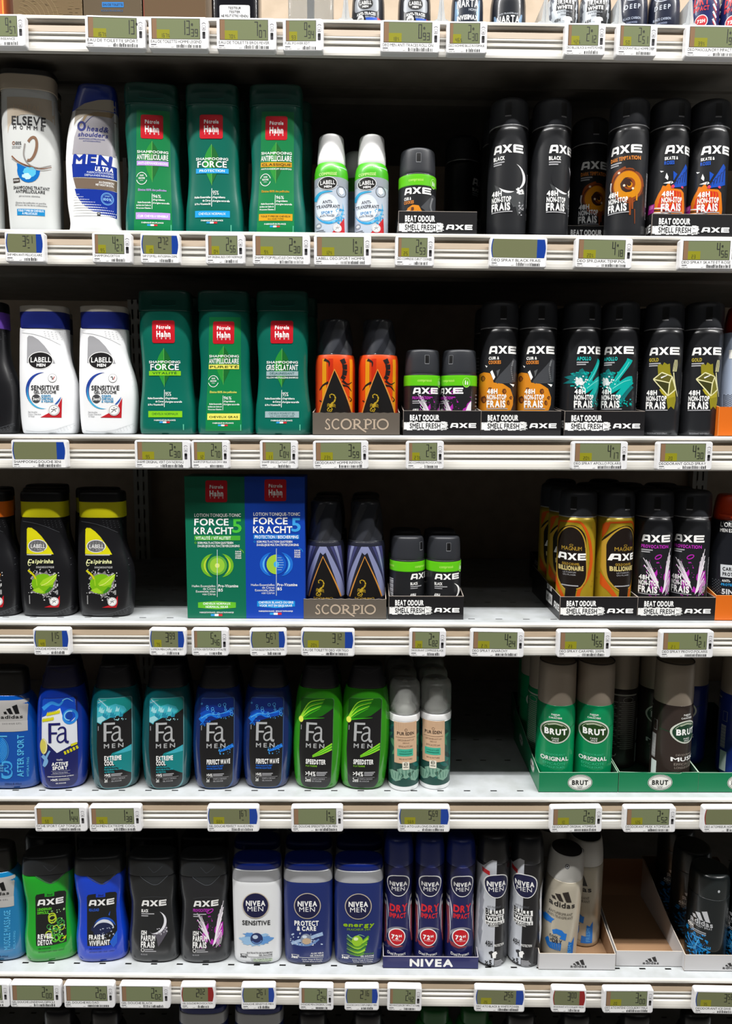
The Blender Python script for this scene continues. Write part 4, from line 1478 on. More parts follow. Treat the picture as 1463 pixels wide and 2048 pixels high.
row(A_WING, 'D', cx(FD3, 1224), 1110, GT, (-6, 160, 200), ('black spray can with magenta wings, right of the pair in the tray', 'black spray can second back behind the right winged can', 'black spray can third back behind the right winged can'), DEO, K, .0505, dz=T1)
# a dark group deep on the second shelf behind the small can's tray
for i, (px, yy) in enumerate(((930, .16), (952, .215))):
    A_BLK.at('B', W(px, 400, yy)[0], yy, ('black spray can deep in shade left of the crescent cans', 'black spray can against the back panel left of the crescent cans')[i], DEO, K, 70 + i * 60)

# ---- gold cans with a black arch
GOLDC = M(176, 150, 36, .34, .25, .2)
P, r = axe_can('deodorant_can', GOLDC)
mg = can_px(FD3, 567, 113, 'D', GT + .004, RA, -13)
d = wrapdec(AX, mg)
STRK = M(206, 84, 20, .36, .1)
arch = lambda x0, x1, y0, y1, f: [(x0, y1), (x0, y0 + f)] + [((x0 + x1) / 2 - (x1 - x0) / 2 * math.cos(a), y0 + f - f * math.sin(a)) for a in (k * math.pi / 12 for k in range(1, 12))] + [(x1, y0 + f), (x1, y1)]
d.stroke([(470, 335), (452, 430), (442, 560), (448, 680), (490, 775)], 10, STRK, 1, 20)
d.stroke([(470, 335), (540, 330), (600, 340), (640, 420), (655, 540), (640, 640), (590, 720), (575, 775)], 10, STRK, 1, 22)
d.poly(arch(458, 626, 352, 660, 90) + [(612, 700), (570, 716), (560, 775), (500, 775), (505, 725), (470, 700)], M(26, 18, 14, .36), 2)
d.ring(540, 480, 82, 120, 7, GOLD, 3, 180, 360, 24)
d.stroke([(624, 480), (628, 640), (600, 705), (568, 722)], 7, GOLD, 3)
d.stroke([(458, 480), (456, 640), (475, 700), (503, 728)], 7, GOLD, 3)
d.t('MAGNUM', 484, 600, 476, 498, GOLD, 4, 'r')
d.ring(540, 467, 10, 5, 2, GOLD, 4)
d.axe(462, 624, 514, 554, WH, M(26, 18, 14, .36), 4)
d.t('GOLD CARAMEL', 486, 588, 570, 584, GOLD, 4, 'b')
d.t('BILLIONAIRE', 466, 610, 588, 614, M(214, 196, 130), 4, 'x')
d.t('LE PARFUM', 492, 566, 622, 630, GREYTX, 4, 'r')
d.t('DU PLAISIR', 492, 566, 636, 644, GREYTX, 4, 'r')
d.rect(482, 700, 580, 706, GREYTX, 4)
d.m = mm
d.t('Le Parfum', -58, -52, 60, 20, M(120, 96, 30), 1, 'b', 0, 90)
d.specks(-70, 20, 70, 120, 60, 2.5, M(150, 122, 30, .4), 0, 3)
d.build('printed_label', r)
KG = 'gold spray cans with a black arch'
A_CAR = P
GC = GT - .001
loc = row(P, 'D', cx(FD3, 567), 1110, GC, (-13, 20, -40), ('gold spray can with whole black arch, front left of its tray', 'gold spray can second back in the left column', 'gold spray can third back in the left column'), DEO, KG, .0502, dz=T1)
row(P, 'D', cx(FD3, 780), 1110, GC, (38, 60, 10), ('gold spray can turned so its black arch is cut, front right of its tray', 'gold spray can second back in the right column', 'gold spray can third back in the right column'), DEO, KG, .0502, dz=T1)
REAR_CAR = (loc.x, loc.y + .16)
P.at('D', loc.x - .006, loc.y + .168, 'gold spray can in deep shade at front left of the rear tray', DEO, KG, 35, dz=T1)
P.at('D', loc.x + .0445, loc.y + .168, 'gold spray can in deep shade at front right of the rear tray', DEO, KG, -20, dz=T1)

# ---- short cans with a green band
RM = 22.9
MI = Loft.cyl([(0, 21), (2, 22.6), (5, RM), (70, RM), (74, RM - .3)])
MI.ref = RM
MIC = Loft.cyl([(73.5, RM - 1.6), (76, RM - 1.2), (92, RM - 1.6), (99, RM - 2.1), (104, RM - 2.6)])
MIC.ref = RM
MM = can_px(FC2, 1055, 110, 'C', GT + .003, RM, 9)
LGR = M(96, 196, 20, .36, 0, .2)


def mini(kind):
    P = Proto('deodorant_can', RM)
    r = P.root
    MI.mesh('body', CANBK, r, rb=1.5, rt=.5, rows=14)
    c = MIC.mesh('cap', CAPBK, r, rb=.4, rt=3, rows=10)
    d = wrapdec(MIC, mm, .1, 2, 3)
    d.rect(-.4, 86, 6, 97, M(120, 122, 126), 0, .8)
    d.rect(.2, 87, 5.6, 96.6, M(10, 10, 12), 1, .6)
    d.build('spray_slot', c)
    b = wrapdec(MI, mm, .12)
    b.rect(-3.14 * RM, 59.5, 3.14 * RM, 72.5, LGR, 0)
    b.rect(-3.14 * RM, 59.5, 3.14 * RM, 60.3, M(60, 140, 14), 1)
    b.t('compressé', -9, 9, 68, 64.6, M(180, 232, 100), 1, 'b')
    b.t('compressé', -56, -38, 68, 64.6, M(180, 232, 100), 1, 'b')
    b.ell(24, 63.5, 5, 6, LGR, 2)
    b.ring(24, 63.5, 4.6, 5.6, .5, M(200, 240, 150), 3)
    b.poly([(22, 61), (23.4, 61), (23.4, 65), (22.7, 67), (22, 65)], WH, 3)
    b.poly([(24.8, 61), (26.2, 61), (26.2, 64), (25.5, 66), (24.8, 64)], WH, 3)
    b.build('green_band', r)
    d = wrapdec(MI, MM)
    d.axe(1000, 1145, 660, 696, WH, CANBK, 4)
    if kind == 'wing':
        d.t('PROVOCATION', 998, 1100, 711, 728, MGTX, 4, 'x')
        d.rect(998, 736, 1080, 742, GREYTX, 4)
        d.rect(998, 748, 1040, 753, GREYTX, 4)
        wing_art(d, 1105, 875, .95)
    elif kind == 'cookie':
        d.t('CUIR &', 1000, 1042, 711, 727, WH, 4, 'x')
        d.t('COOKIES', 999, 1058, 731, 748, ORTX, 4, 'x')
        d.poly([(1010, 800), (1020, 772), (1050, 755), (1085, 760), (1100, 790), (1140, 805), (1160, 860), (1000, 860)], M(214, 134, 26, .4), 2)
        for x, y in ((1050, 778), (1080, 800), (1035, 815), (1110, 830)):
            d.blob(x, y, 9, 10, M(92, 48, 20), 3, int(x), 12, .2)
        d.poly([(1095, 770), (1150, 690), (1165, 700), (1160, 800), (1120, 790)], M(66, 68, 72), 2)
        d.stroke([(1150, 710), (1142, 760), (1150, 795)], 6, M(130, 132, 134), 3)
    else:
        d.t('BLACK', 1000, 1046, 713, 730, WH, 4, 'x')
        d.rect(1000, 737, 1075, 743, GREYTX, 4)
        d.rect(1000, 749, 1045, 754, GREYTX, 4)
        d.ring(1085, 770, 60, 56, 11, WH, 3, -60, 70, 20, True)
    d.t('48H', 998, 1032, 783, 806, WH, 4, 'x')
    d.t('NON-STOP', 998, 1080, 812, 834, WH, 4, 'x')
    d.m = mm
    for i in range(20):
        d.rect(-50, 14 + i * 1.8, -39, 14.8 + i * 1.8 + (i % 3) * .3, M(200, 200, 204), 1)
    for i in range(9):
        d.rect(40, 12 + i * 4.5, 62 - (i * 7 % 9), 13.4 + i * 4.5, M(150, 150, 154), 1)
    d.build('printed_label', r)
    return P


KM = 'short black spray cans with a green band'
P = mini('cookie')
row(P, 'B', 833.7, 390, GBC, (-4,), ('short black spray can with green band, alone in its tray on the second shelf',), DEO, KM, .047, dz=T1)
P = mini('wing')
row(P, 'C', 840.5, 780, GT + .003, (9,), ('short green banded can with magenta wing, left of the pair',), DEO, KM, .047, dz=T1)
row(P, 'C', 914.8, 780, GT + .003, (-36,), ('short green banded can with magenta wing, right of the pair',), DEO, KM, .047, dz=T1)
P = mini('black')
row(P, 'D', 812.5, 1140, GT, (48, 120), ('short green banded can turned sideways, beside the scorpion cans', 'short black can behind the one turned sideways'), DEO, KM, .05, dz=T1)
row(P, 'D', 885.6, 1140, GT, (11, 190), ('short green banded can with white logo, at right of the lower pair', 'short black can behind the right one of the lower pair'), DEO, KM, .05, dz=T1)

# ---- scorpion cans
RS = 24.9
SC = Loft.cyl([(0, 23), (2, 24.4), (6, RS), (82, RS), (92, RS - .5), (97, RS - 1.6)])
SC.ref = RS


def scorpion(d, x0, y0, k, mat, L):
    """tail curl, body, claws and legs inside a 75 x 155 box"""
    q = lambda x, y: (x0 + x * k, y0 + y * k)
    arc = [(38, 92), (60, 78), (72, 50), (66, 24), (46, 10), (26, 16), (22, 30), (32, 36)]
    for i in range(len(arc) - 1):
        d.stroke([q(*arc[i]), q((arc[i][0] * .15 + arc[i + 1][0] * .85), (arc[i][1] * .15 + arc[i + 1][1] * .85))], (15 - i * 1.3) * k, mat, L, (13 - i * 1.6) * k)
    d.poly([q(26, 24), q(20, 40), q(34, 44), q(30, 34)], mat, L)
    d.ell(*q(34, 108), 13 * k, 21 * k, mat, L, 16, 30)
    for sx in (0, 1, 2):
        d.stroke([q(28, 100 + sx * 8), q(10, 92 + sx * 9), q(2, 104 + sx * 9)], 5 * k, mat, L, 2 * k)
        d.stroke([q(44, 104 + sx * 8), q(62, 98 + sx * 10), q(72, 108 + sx * 10)], 5 * k, mat, L, 2 * k)
    d.stroke([q(26, 122), q(12, 128), q(8, 142)], 6 * k, mat, L, 8 * k)
    d.stroke([q(36, 128), q(44, 140), q(34, 150)], 6 * k, mat, L, 9 * k)
    d.ring(*q(12, 146), 9 * k, 11 * k, 6 * k, mat, L, 60, 320, 12)
    d.ring(*q(30, 152), 10 * k, 8 * k, 6 * k, mat, L, 20, 280, 12)


def faceted_cap(parent, z0, z1):
    """tapering cap whose broad ridges run diagonally"""
    vs, fs = [], []
    n, rows = 80, 16
    H = z1 - z0
    lv = [(z0, 22.8, 0, 0), (z0 + 1.2, 23.2, 0, 0)]
    for j in range(rows):
        t = j / (rows - 1)
        lv.append((z0 + 1.6 + (H - 5) * t, 23 - 2 * t - 1.4 * t * t, t * 1.1, 1))
    lv += [(z1 - 1.6, 18.2, 1.15, .6), (z1 - .4, 16.4, 1.15, .2), (z1, 14, 1.15, 0)]
    for z, rr, tw, f in lv:
        for i in range(n):
            a = 2 * math.pi * i / n
            w = ((a - tw) / (2 * math.pi) * 5) % 1
            saw = w / .62 if w < .62 else (1 - w) / .38
            k = rr - f * 3 * (1 - saw)
            vs.append((k * math.cos(a), k * math.sin(a), z))
    for j in range(len(lv) - 1):
        for i in range(n):
            k = (i + 1) % n
            fs.append((j * n + i, j * n + k, (j + 1) * n + k, (j + 1) * n + i))
    fs += [tuple(range(n))[::-1], tuple(range((len(lv) - 1) * n, len(lv) * n))]
    return obj('cap', mesh_data('cap', vs, fs, [M(48, 50, 56, .3, 0, .4)], smooth=False), parent)


def scorp(blue, z1):
    P = Proto('deodorant_can', RS)
    r = P.root
    base = M(30, 32, 44, .34, 0, .3) if blue else M(214, 70, 16, .34, .1, .3)
    SC.mesh('body', base, r, rb=1.5, rt=.5, rows=18)
    faceted_cap(r, 96.5, z1)
    m = can_px(FS, 565, 110, 'C', GT + .004, RS, -2)
    d = wrapdec(SC, m)
    if blue:
        lav, mid = M(132, 138, 176, .36), M(64, 66, 110, .36)
        for k, c in ((0, lav), (1, M(40, 42, 70)), (2, mid), (3, lav), (4, mid)):
            for s in (-1, 1):
                x = 558 + s * (4 + k * 30)
                d.poly([(x, 424), (x + s * 27, 424), (x + s * (150 + 20), 895), (x + s * 142, 895)], c, 1)
        d.poly([(540, 424), (576, 424), (590, 470), (558, 500), (526, 470)], lav, 2)
    else:
        yl = M(226, 150, 20, .34, .1, .3)
        d.m = mm
        for u in (-60, -40, -14, 23, 48, 66):
            d.rect(u - 2.5, 8, u + 3.5, 92, yl, 0)
            d.rect(u + 6, 8, u + 12, 92, M(196, 44, 14, .34, .1, .3), 0)
        d.m = m
        blk = M(26, 16, 16, .4)
        for pts in ([(625, 425), (645, 470), (648, 520), (640, 570), (622, 600)],):
            for i in range(len(pts) - 1):
                d.stroke([pts[i], (pts[i][0] * .12 + pts[i + 1][0] * .88, pts[i][1] * .12 + pts[i + 1][1] * .88)], 44 - i * 2, blk, 2, 36)
        d.stroke([(470, 428), (510, 450), (512, 490)], 26, blk, 2, 4)
        d.stroke([(505, 625), (460, 650), (430, 690)], 22, blk, 2, 6)
        d.stroke([(625, 610), (670, 640), (705, 620)], 20, blk, 2, 4)
        d.stroke([(620, 650), (670, 660), (700, 700)], 18, blk, 2, 4)
        d.stroke([(690, 790), (700, 770), (680, 745)], 12, blk, 2, 3)
        d.stroke([(430, 780), (450, 790), (465, 760)], 12, blk, 2, 3)
    d.poly([(558, 508), (710, 895), (420, 895)], M(214, 150, 70, .35, .2), 3)
    d.poly([(558, 522), (700, 895), (430, 895)], M(16, 14, 14, .4), 4)
    d.stroke([(558, 512), (426, 890)], 4, M(220, 150, 60), 5)
    d.stroke([(558, 512), (704, 890)], 4, M(220, 150, 60), 5)
    d.build('printed_label', r)
    d = wrapdec(SC, m, .4)
    scorpion(d, 493, 716, 1.0, M(206, 172, 50, .32, .3), 4)
    d.t('SCORPIO', 470, 640, 888, 910, GOLD, 4, 'r')
    d.build('scorpion_emblem', r.children[-1])
    return P


P = scorp(False, 141)
KS = 'orange spray cans with a gold scorpion'
row(P, 'C', cx(FS, 227), 760, GT + .002, (-2,), ('orange spray can with gold scorpion, left of the pair in the taupe tray',), DEO, KS, .051, dz=T1)
row(P, 'C', cx(FS, 578), 760, GT + .002, (-2,), ('orange spray can with gold scorpion, right of the pair in the taupe tray',), DEO, KS, .051, dz=T1)
P = scorp(True, 148)
KS = 'dark spray cans with pale chevrons'
row(P, 'D', 648, 1110, GT, (-8, 15, 40), ('chevron spray can with gold scorpion, front left, beside the blue box', 'chevron spray can second back in the left column', 'chevron spray can third back in the left column'), DEO, KS, .051, dz=T1)
row(P, 'D', 727, 1110, GT, (-3, 25, 60), ('chevron spray can with gold scorpion, front right, beside the green banded cans', 'chevron spray can second back in the right column', 'chevron spray can third back in the right column'), DEO, KS, .051, dz=T1)

# ---- small white capped sprays
RL = 20.6
LD = Loft.cyl([(0, 19), (2, 20.2), (5, RL), (64, RL), (76, RL - .3), (83, RL - 1.6), (88, RL - 4.2)])
LD.ref = RL
LDC = Loft.cyl([(86, 16.6), (89, 17.2), (110, 15.6), (121.5, 14.6)])
m = can_px(FB2, 534, 102, 'B', GB, RL, 0, dz=0)
P = Proto('deodorant_can', RL)
r = P.root
LD.mesh('body', M(190, 200, 214, .34, .1, .3), r, rb=1.5, rt=.6, rows=16)
LDC.mesh('cap', M(238, 238, 238, .4), r, rb=.3, rt=4, rows=8)
d = wrapdec(LD, mm)
gz = m(534, 652)[1]
d.rect(-64, gz, 64, 87.5, M(70, 178, 24, .36, 0, .2), 0)
d.rect(-64, gz - 10, 64, gz, M(150, 156, 166, .36), 0)
d.m = m
d.t('COMPRESSÉ', 462, 566, 626, 642, M(206, 236, 150), 2, 'b')
d.stroke([(436, 780), (470, 745), (540, 738)], 30, M(40, 160, 205), 1, 3)
d.ring(525, 830, 78, 88, 15, M(110, 180, 215), 1, -20, 120, 24, True)
d.ring(520, 832, 82, 92, 12, M(40, 150, 205), 1, 30, 160, 20, True)
d.ell(512, 832, 66, 78, M(214, 222, 232), 2)
d.specks(560, 830, 608, 930, 40, 9, M(40, 150, 205), 2, 4)
d.t('ANTI-', 482, 540, 790, 808, M(50, 52, 60), 4, 'b')
d.t('TRANSPIRANT', 448, 583, 815, 835, M(50, 52, 60), 4, 'b')
d.t('SPORT', 475, 541, 854, 870, M(30, 130, 190), 4, 'b')
d.t('ANTI-TRACES', 467, 551, 875, 887, M(60, 62, 70), 4)
d.ring(592, 735, 26, 30, 4, M(110, 114, 120), 3)
d.poly([(580, 715), (600, 712), (606, 740), (592, 755), (578, 745)], M(230, 234, 238), 3)
d.ell(460, 935, 17, 17, M(140, 146, 156), 3)
d.t('48h', 450, 471, 928, 942, WH, 4)
d.poly([(528, 990), (565, 950), (608, 886), (612, 1000), (528, 1000)], RED, 3)
for k in range(3):
    d.rect(446, 962 + k * 10, 490 + k * 8, 967 + k * 10, M(90, 94, 100), 3)
d.m = mm
for i in range(12):
    d.rect(30, 8 + i * 4, 58 - (i * 5 % 8), 9.4 + i * 4, M(120, 126, 136), 1)
pl = d.build('printed_label', r)
d = wrapdec(LD, m, .36)
d.ell(512, 690, 56, 39, WH, 0)
d.ell(512, 690, 53, 36, M(20, 18, 20), 1)
d.t('LABELL', 470, 555, 674, 697, WH, 2, 'b')
d.t('MEN', 492, 536, 704, 717, WH, 2, 'x')
emblem(d, 568, 952, 24, 3)
d.build('emblem', pl)
KL = 'small sprays with white cap and green shoulder'
row(P, 'B', 662.3, 380, GBC, (0,), ('small white capped spray with green shoulder, left of the pair',), DEO, KL, .05)
l2 = row(P, 'B', 742.7, 380, GBC, (-4,), ('small white capped spray with green shoulder, right of the pair',), DEO, KL, .05)
P.at('B', l2.x - .0195, l2.y + .055, 'small white capped spray in shade between and behind the front pair', DEO, KL, 80)

# ---- frosted pump sprays
RP = 20.5
PE = Loft.cyl([(0, RP - .3), (3, RP), (101, RP), (103, RP)])
PE.ref = RP
m = can_px(FE2, 1141, 86, 'E', G, RP, 0, dz=0)
zc0, zc1, zt = m(1141, 420)[1], m(1141, 385)[1], 147
PE = Loft.cyl([(0, RP - .3), (3, RP), (zc0 - 2, RP), (zc0 + 1, RP)])
PE.ref = RP
P = Proto('spray_bottle', RP)
P.round = True
r = P.root
PE.mesh('body', M(236, 238, 238, .35, 0, .3), r, rb=1.5, rt=.3, rows=10)
Loft.cyl([(zc0, RP + .2), (zc1, RP + .2)]).mesh('collar_ring', M(240, 240, 240, .4), r, rb=.4, rt=.6, rows=2)
pump = Loft.cyl([(zc1 - 1, 15), (zc1 + 6, 14.4), (zc1 + 10, 11), (zc1 + 12, 9.6), (zc1 + 22, 9), (zc1 + 27, 8.6)]).mesh('pump', M(240, 240, 240, .4), r, rb=.2, rt=1.5, rows=14, seg=40)


def shell(name, prof, mat, parent, seg=56):
    vs = [(rr * math.cos(2 * math.pi * i / seg), rr * math.sin(2 * math.pi * i / seg), z) for rr, z in prof for i in range(seg)]
    n = len(prof)
    fs = [(j * seg + i, j * seg + (i + 1) % seg, (j + 1) % n * seg + (i + 1) % seg, (j + 1) % n * seg + i) for j in range(n) for i in range(seg)]
    return obj(name, mesh_data(name, vs, fs, [mat]), parent)


FROST = M(250, 252, 248, .14, 0, 0, .84)
z = zc1 + .1
shell('frosted_cap', [(RP - .1, z), (RP, z + 10), (RP - .3, zt - 9), (RP - 2, zt - 3.5), (RP - 5.5, zt - .6), (2, zt), (2, zt - 1.2), (RP - 6, zt - 1.8), (RP - 3.2, zt - 4.5), (RP - 1.5, zt - 9.5), (RP - 1.2, z + 10), (RP - 1.3, z)], FROST, r)
d = Dec(mm, PE.wrap, 2.4, 7)
zw0, zw1 = m(1141, 798)[1], m(1141, 428)[1]
d.rect(-64, zw0, 64, zw1, M(26, 70, 62, .4), 0)
d.m = m
rd = random.Random(11)
d.m = mm
for i in range(46):
    u, v, a, k = rd.uniform(-60, 60), rd.uniform(zw0 + 8, zw1 - 8), rd.uniform(0, 6.3), rd.uniform(7, 15)
    lc = rd.choice([M(20, 96, 88, .4), M(40, 112, 84, .4), M(14, 46, 42, .4), M(70, 128, 92, .4), M(30, 60, 74, .4)])
    pts = [(max(-64, min(64, u + math.cos(a) * k * t - math.sin(a) * w * k * .3)), max(zw0, min(zw1, v + math.sin(a) * k * t + math.cos(a) * w * k * .3))) for t, w in ((-1, 0), (-.5, .8), (0, 1), (.5, .7), (1, 0), (.5, -.7), (0, -1), (-.5, -.8))]
    d.poly(pts, lc, 1 + i % 3)
for i in range(3):
    u, v = -16 + i * 14, zw0 + 12 + (i % 2) * 5
    d.poly([(u - 12, v + 6), (u - 5, v + 9), (u + 5, v + 8), (u + 13, v + 4), (u + 7, v - 3), (u, v - 6), (u - 7, v - 3)], M(120, 160, 140, .4), 5)
    for j in range(5):
        d.stroke([(u - 10 + j * 5, v + 6), (u - 7 + j * 3.6, v - 2)], .7, M(50, 104, 90), 6)
d.m = m
KR = M(206, 172, 140, .55)
d.rect(1068, 422, 1196, 662, KR, 7)
for i in range(14):
    d.rect(1071 + i * 9, 424, 1073 + i * 9, 470, M(186, 150, 118, .55), 8)
d.ring(1130, 466, 7, 7, 2, M(110, 84, 66), 9)
d.t('PUR EDEN', 1082, 1178, 478, 496, M(60, 46, 40), 9, 'b')
d.rect(1076, 510, 1186, 512, M(120, 94, 76), 9)
d.t('DÉODORANT LUI', 1086, 1176, 522, 531, M(130, 104, 84), 9, 'r')
d.t('DEO LUI', 1112, 1148, 538, 546, M(130, 104, 84), 9, 'r')
d.t('EFFICACITÉ 24H', 1090, 1168, 558, 568, M(130, 104, 84), 9, 'r')
d.rect(1082, 578, 1172, 620, M(64, 176, 148, .5), 9)
d.t('LONGUE DURÉE', 1092, 1164, 588, 597, M(20, 110, 90), 10, 'r')
d.rect(1092, 604, 1164, 609, M(20, 110, 90), 10)
d.t('BIO & NATUREL', 1092, 1168, 632, 640, M(120, 94, 76), 9, 'r')
d.rect(1108, 652, 1148, 698, M(226, 222, 206, .5), 10, 5)
d.ring(1128, 666, 10, 10, 2.4, M(70, 70, 60), 11)
d.t('BIO', 1120, 1136, 662, 670, M(70, 70, 60), 11)
d.rect(1114, 682, 1142, 686, M(90, 90, 80), 11)
d.build('printed_label', r)
KE = 'frosted capped pump sprays'
row(P, 'E', 807.5, 1480, G - .001, (14, 30, 50, 70), ('frosted capped pump spray, front left, beside the green shower gels', 'frosted capped pump spray second back in the left column', 'frosted capped pump spray third back in the left column', 'frosted capped pump spray last in the left column'), 'spray bottle', KE, .0425, dxs=(0, -.001, -.002, -.003))
row(P, 'E', 869.5, 1480, G + .003, (0, -30, 20, 60), ('frosted capped pump spray, front right, beside the bare deck', 'frosted capped pump spray second back in the right column', 'frosted capped pump spray third back in the right column', 'frosted capped pump spray last in the right column'), 'spray bottle', KE, .0425, dxs=(0, -.0005, -.001, -.002))

# ---- green and brown cans with a bronze cap
RB = 25.1
BR = Loft.cyl([(0, RB - 2), (2, RB - .4), (6, RB), (112, RB), (116, RB - .8)])
BR.ref = RB
m = can_px(FE3, 439, 113, 'E', GT + .003, RB, 0)
zc = m(439, 328)[1]
BR = Loft.cyl([(0, RB - 2), (2, RB - .4), (6, RB), (zc - 3, RB), (zc + 1, RB - .7)])
BR.ref = RB
BRC = Loft.cyl([(zc, RB - .9), (zc + 3, RB - .7), (168, RB - 1.2), (170, RB - 1.3)])
BRONZE = M(170, 156, 140, .42, .3)


def brut(col, emb, lines, inkc):
    P = Proto('deodorant_can', RB)
    r = P.root
    BR.mesh('body', col, r, rb=1.5, rt=.4, rows=18)
    c = BRC.mesh('cap', BRONZE, r, rb=.3, rt=1.2, rows=6)
    shell('rim', [(RB - 3, 169.8), (RB - 2, 171), (RB - 1.4, 170), (RB - 3.4, 166)], M(70, 62, 56, .5, .3), c)
    d = wrapdec(BR, m)
    d.t('PARFUM', 415, 463, 370, 380, WH, 3, 'b')
    d.t('DE', 431, 446, 382, 387, WH, 3, 'r')
    d.t('CARACTÈRE', 400, 476, 389, 398, WH, 3, 'b')
    d.t('DÉODORANT', 375, 494, 602, 613, inkc, 3, 'r')
    d.t(lines[0], 352, 512, 620, 643, WH, 3, 'b')
    d.t('EFFICACITÉ', 366, 496, 654, 668, inkc, 3, 'r')
    d.t('LONGUE DURÉE', 368, 492, 675, 687, inkc, 3, 'r')
    d.stroke([(328, 470), (440, 490), (548, 440)], 3, M(10, 70, 40), 1)
    d.m = mm
    d.rect(-48, 6, -38, 34, M(214, 226, 222, .5), 1)
    for i in range(22):
        d.rect(-49, 38 + i * 1.5, -41, 38.8 + i * 1.5 + (i % 3) * .2, M(190, 190, 190), 1)
    d.rect(-47, 76, -40, 90, M(150, 150, 150), 1)
    d.rect(-46.4, 76.6, -40.6, 89.4, col, 2)
    for k in range(24):                      # small print on the back
        v = 96 - k * 2.9
        d.rect(50, v, 78 - (k * 5 % 7), v + 1.1, M(150, 146, 138), 1)
        d.rect(-78 + (k * 3 % 6), v, -54, v + 1.1, M(150, 146, 138), 1)
    d.rect(50, 106, 80, 108, M(190, 186, 176), 1)
    d.rect(-80, 106, -52, 108, M(190, 186, 176), 1)
    d.ring(-66, 100, 7, 4, .6, M(170, 166, 156), 1)
    for a, b in ((56, 8), (66, 8)):
        d.rect(a, 8, a + b, 18, M(200, 196, 186), 1)
        d.rect(a + .6, 8.6, a + b - .6, 17.4, col, 2)
    d.ring(75, 22, 3, 4, 1.4, M(190, 186, 176), 1, 180, 360, 10)
    pl = d.build('printed_label', r)
    d = wrapdec(BR, m, .3)
    d.ell(438, 475, 88, 67, M(222, 226, 214, .35, .2), 0, 36)
    d.ell(438, 475, 80, 59, emb, 1, 36)
    d.ring(438, 475, 72, 52, 2.5, M(190, 200, 170), 2, 200, 340, 20)
    d.t('BRUT', 375, 505, 456, 490, WH, 3, 'x')
    d.stroke([(395, 438), (438, 428), (480, 438)], 4, M(206, 214, 190), 3)
    d.t('PARIS', 416, 458, 508, 518, WH, 3, 'r')
    d.t('1969', 420, 456, 521, 530, WH, 3, 'r')
    d.build('oval_emblem', pl)
    return P


PGR = brut(M(0, 138, 84, .34, .1, .3), M(30, 62, 22, .4), ('ORIGINAL',), M(60, 190, 140))
PMU = brut(M(52, 42, 38, .36, .1, .3), M(24, 60, 40, .4), ('MUSK',), M(150, 140, 130))
PBL = brut(M(22, 44, 130, .36, .1, .3), M(22, 40, 100, .4), ('OCEANS',), M(100, 130, 200))
KB = 'green spray cans with a bronze cap'
row(PGR, 'E', cx(FE3, 439), 1460, GT, (2, 90, 0), ('green bronze capped spray can, front left of the green tray', 'green bronze capped spray can second back on the left', 'green bronze capped spray can third back on the left'), DEO, KB, .052, dz=T1)
lb = row(PGR, 'E', cx(FE3, 664), 1460, GT, (4, 0, 90), ('green bronze capped spray can, front right of the green tray', 'green bronze capped spray can second back on the right', 'green bronze capped spray can third back on the right'), DEO, KB, .052, dz=T1)
for i in range(2):
    PGR.at('E', lb.x - .052 + i * .052, lb.y + .168, 'green bronze capped spray can in deep shade, rear tray, ' + ('left', 'right')[i], DEO, KB, 90 * i, dz=T1)
KMU = 'brown spray cans with a bronze cap'
row(PMU, 'E', 1252, 1460, .074, (180,), ('brown bronze capped spray can turned to its small print, set back',), DEO, KMU, .052, dz=T1)
row(PMU, 'E', cx(FE3, 1124), 1460, GT, (48, 0), ('brown bronze capped spray can at the tray front, emblem turned right', 'brown bronze capped spray can second back behind the front one'), DEO, KMU, .056, dz=T1)
row(PBL, 'E', 1413, 1460, .075, (-20, 0), ('dark blue bronze capped spray can set back in shade beside the brown ones', 'dark blue bronze capped spray can behind the set back one'), DEO, 'blue spray cans with a bronze cap', .052, dz=T1)
row(PBL, 'E', 1476, 1460, .045, (60,), ('dark blue bronze capped spray can cut off by the right edge',), DEO, 'blue spray cans with a bronze cap', .052, dz=T1)

# ---- blue and black shower gels with a long front label
m = Px(FA, 1143, 'E', G, 700, yaw=R(11))
FAK = [(1290, 975, 1325, 14), (1240, 940, 1352, 17), (1100, 918, 1370, 18.5), (900, 903, 1384, 19), (700, 902, 1386, 19), (500, 908, 1376, 18.5), (350, 922, 1352, 17.5), (285, 938, 1336, 17)]
FB = Loft([(max(0, m(1140, y)[1]), m.o(a, y)[0], m.o(b, y)[0], hd, 2.5) for y, a, b, hd in FAK])
fz = m(1140, 283)[1]
FC = Loft([(m(1140, y)[1], m.o(a, y)[0], m.o(b, y)[0], hd, 2.7) for y, a, b, hd in ((283, 950, 1326, 16.6), (200, 965, 1310, 16), (110, 985, 1288, 15), (62, 992, 1280, 14.5))])


def fa(bodyc, men, capc=M(26, 25, 30, .36, 0, .25)):
    P = Proto('shower_gel_bottle', 19)
    r = P.root
    FB.mesh('body', bodyc, r, rb=3, rt=.6)
    c = FC.mesh('cap', capc, r, rb=.4, rt=4, rows=10)
    d = Dec(m, FC.proj, 2.5, 5)
    d.stroke([(1000, 95), (1060, 105), (1135, 135), (1210, 105), (1270, 92)], 6, M(48, 47, 52, .3), 1)
    d.build('lid_notch', c)
    d = Dec(m, FB.proj, 2.5, 6)
    return P, r, d


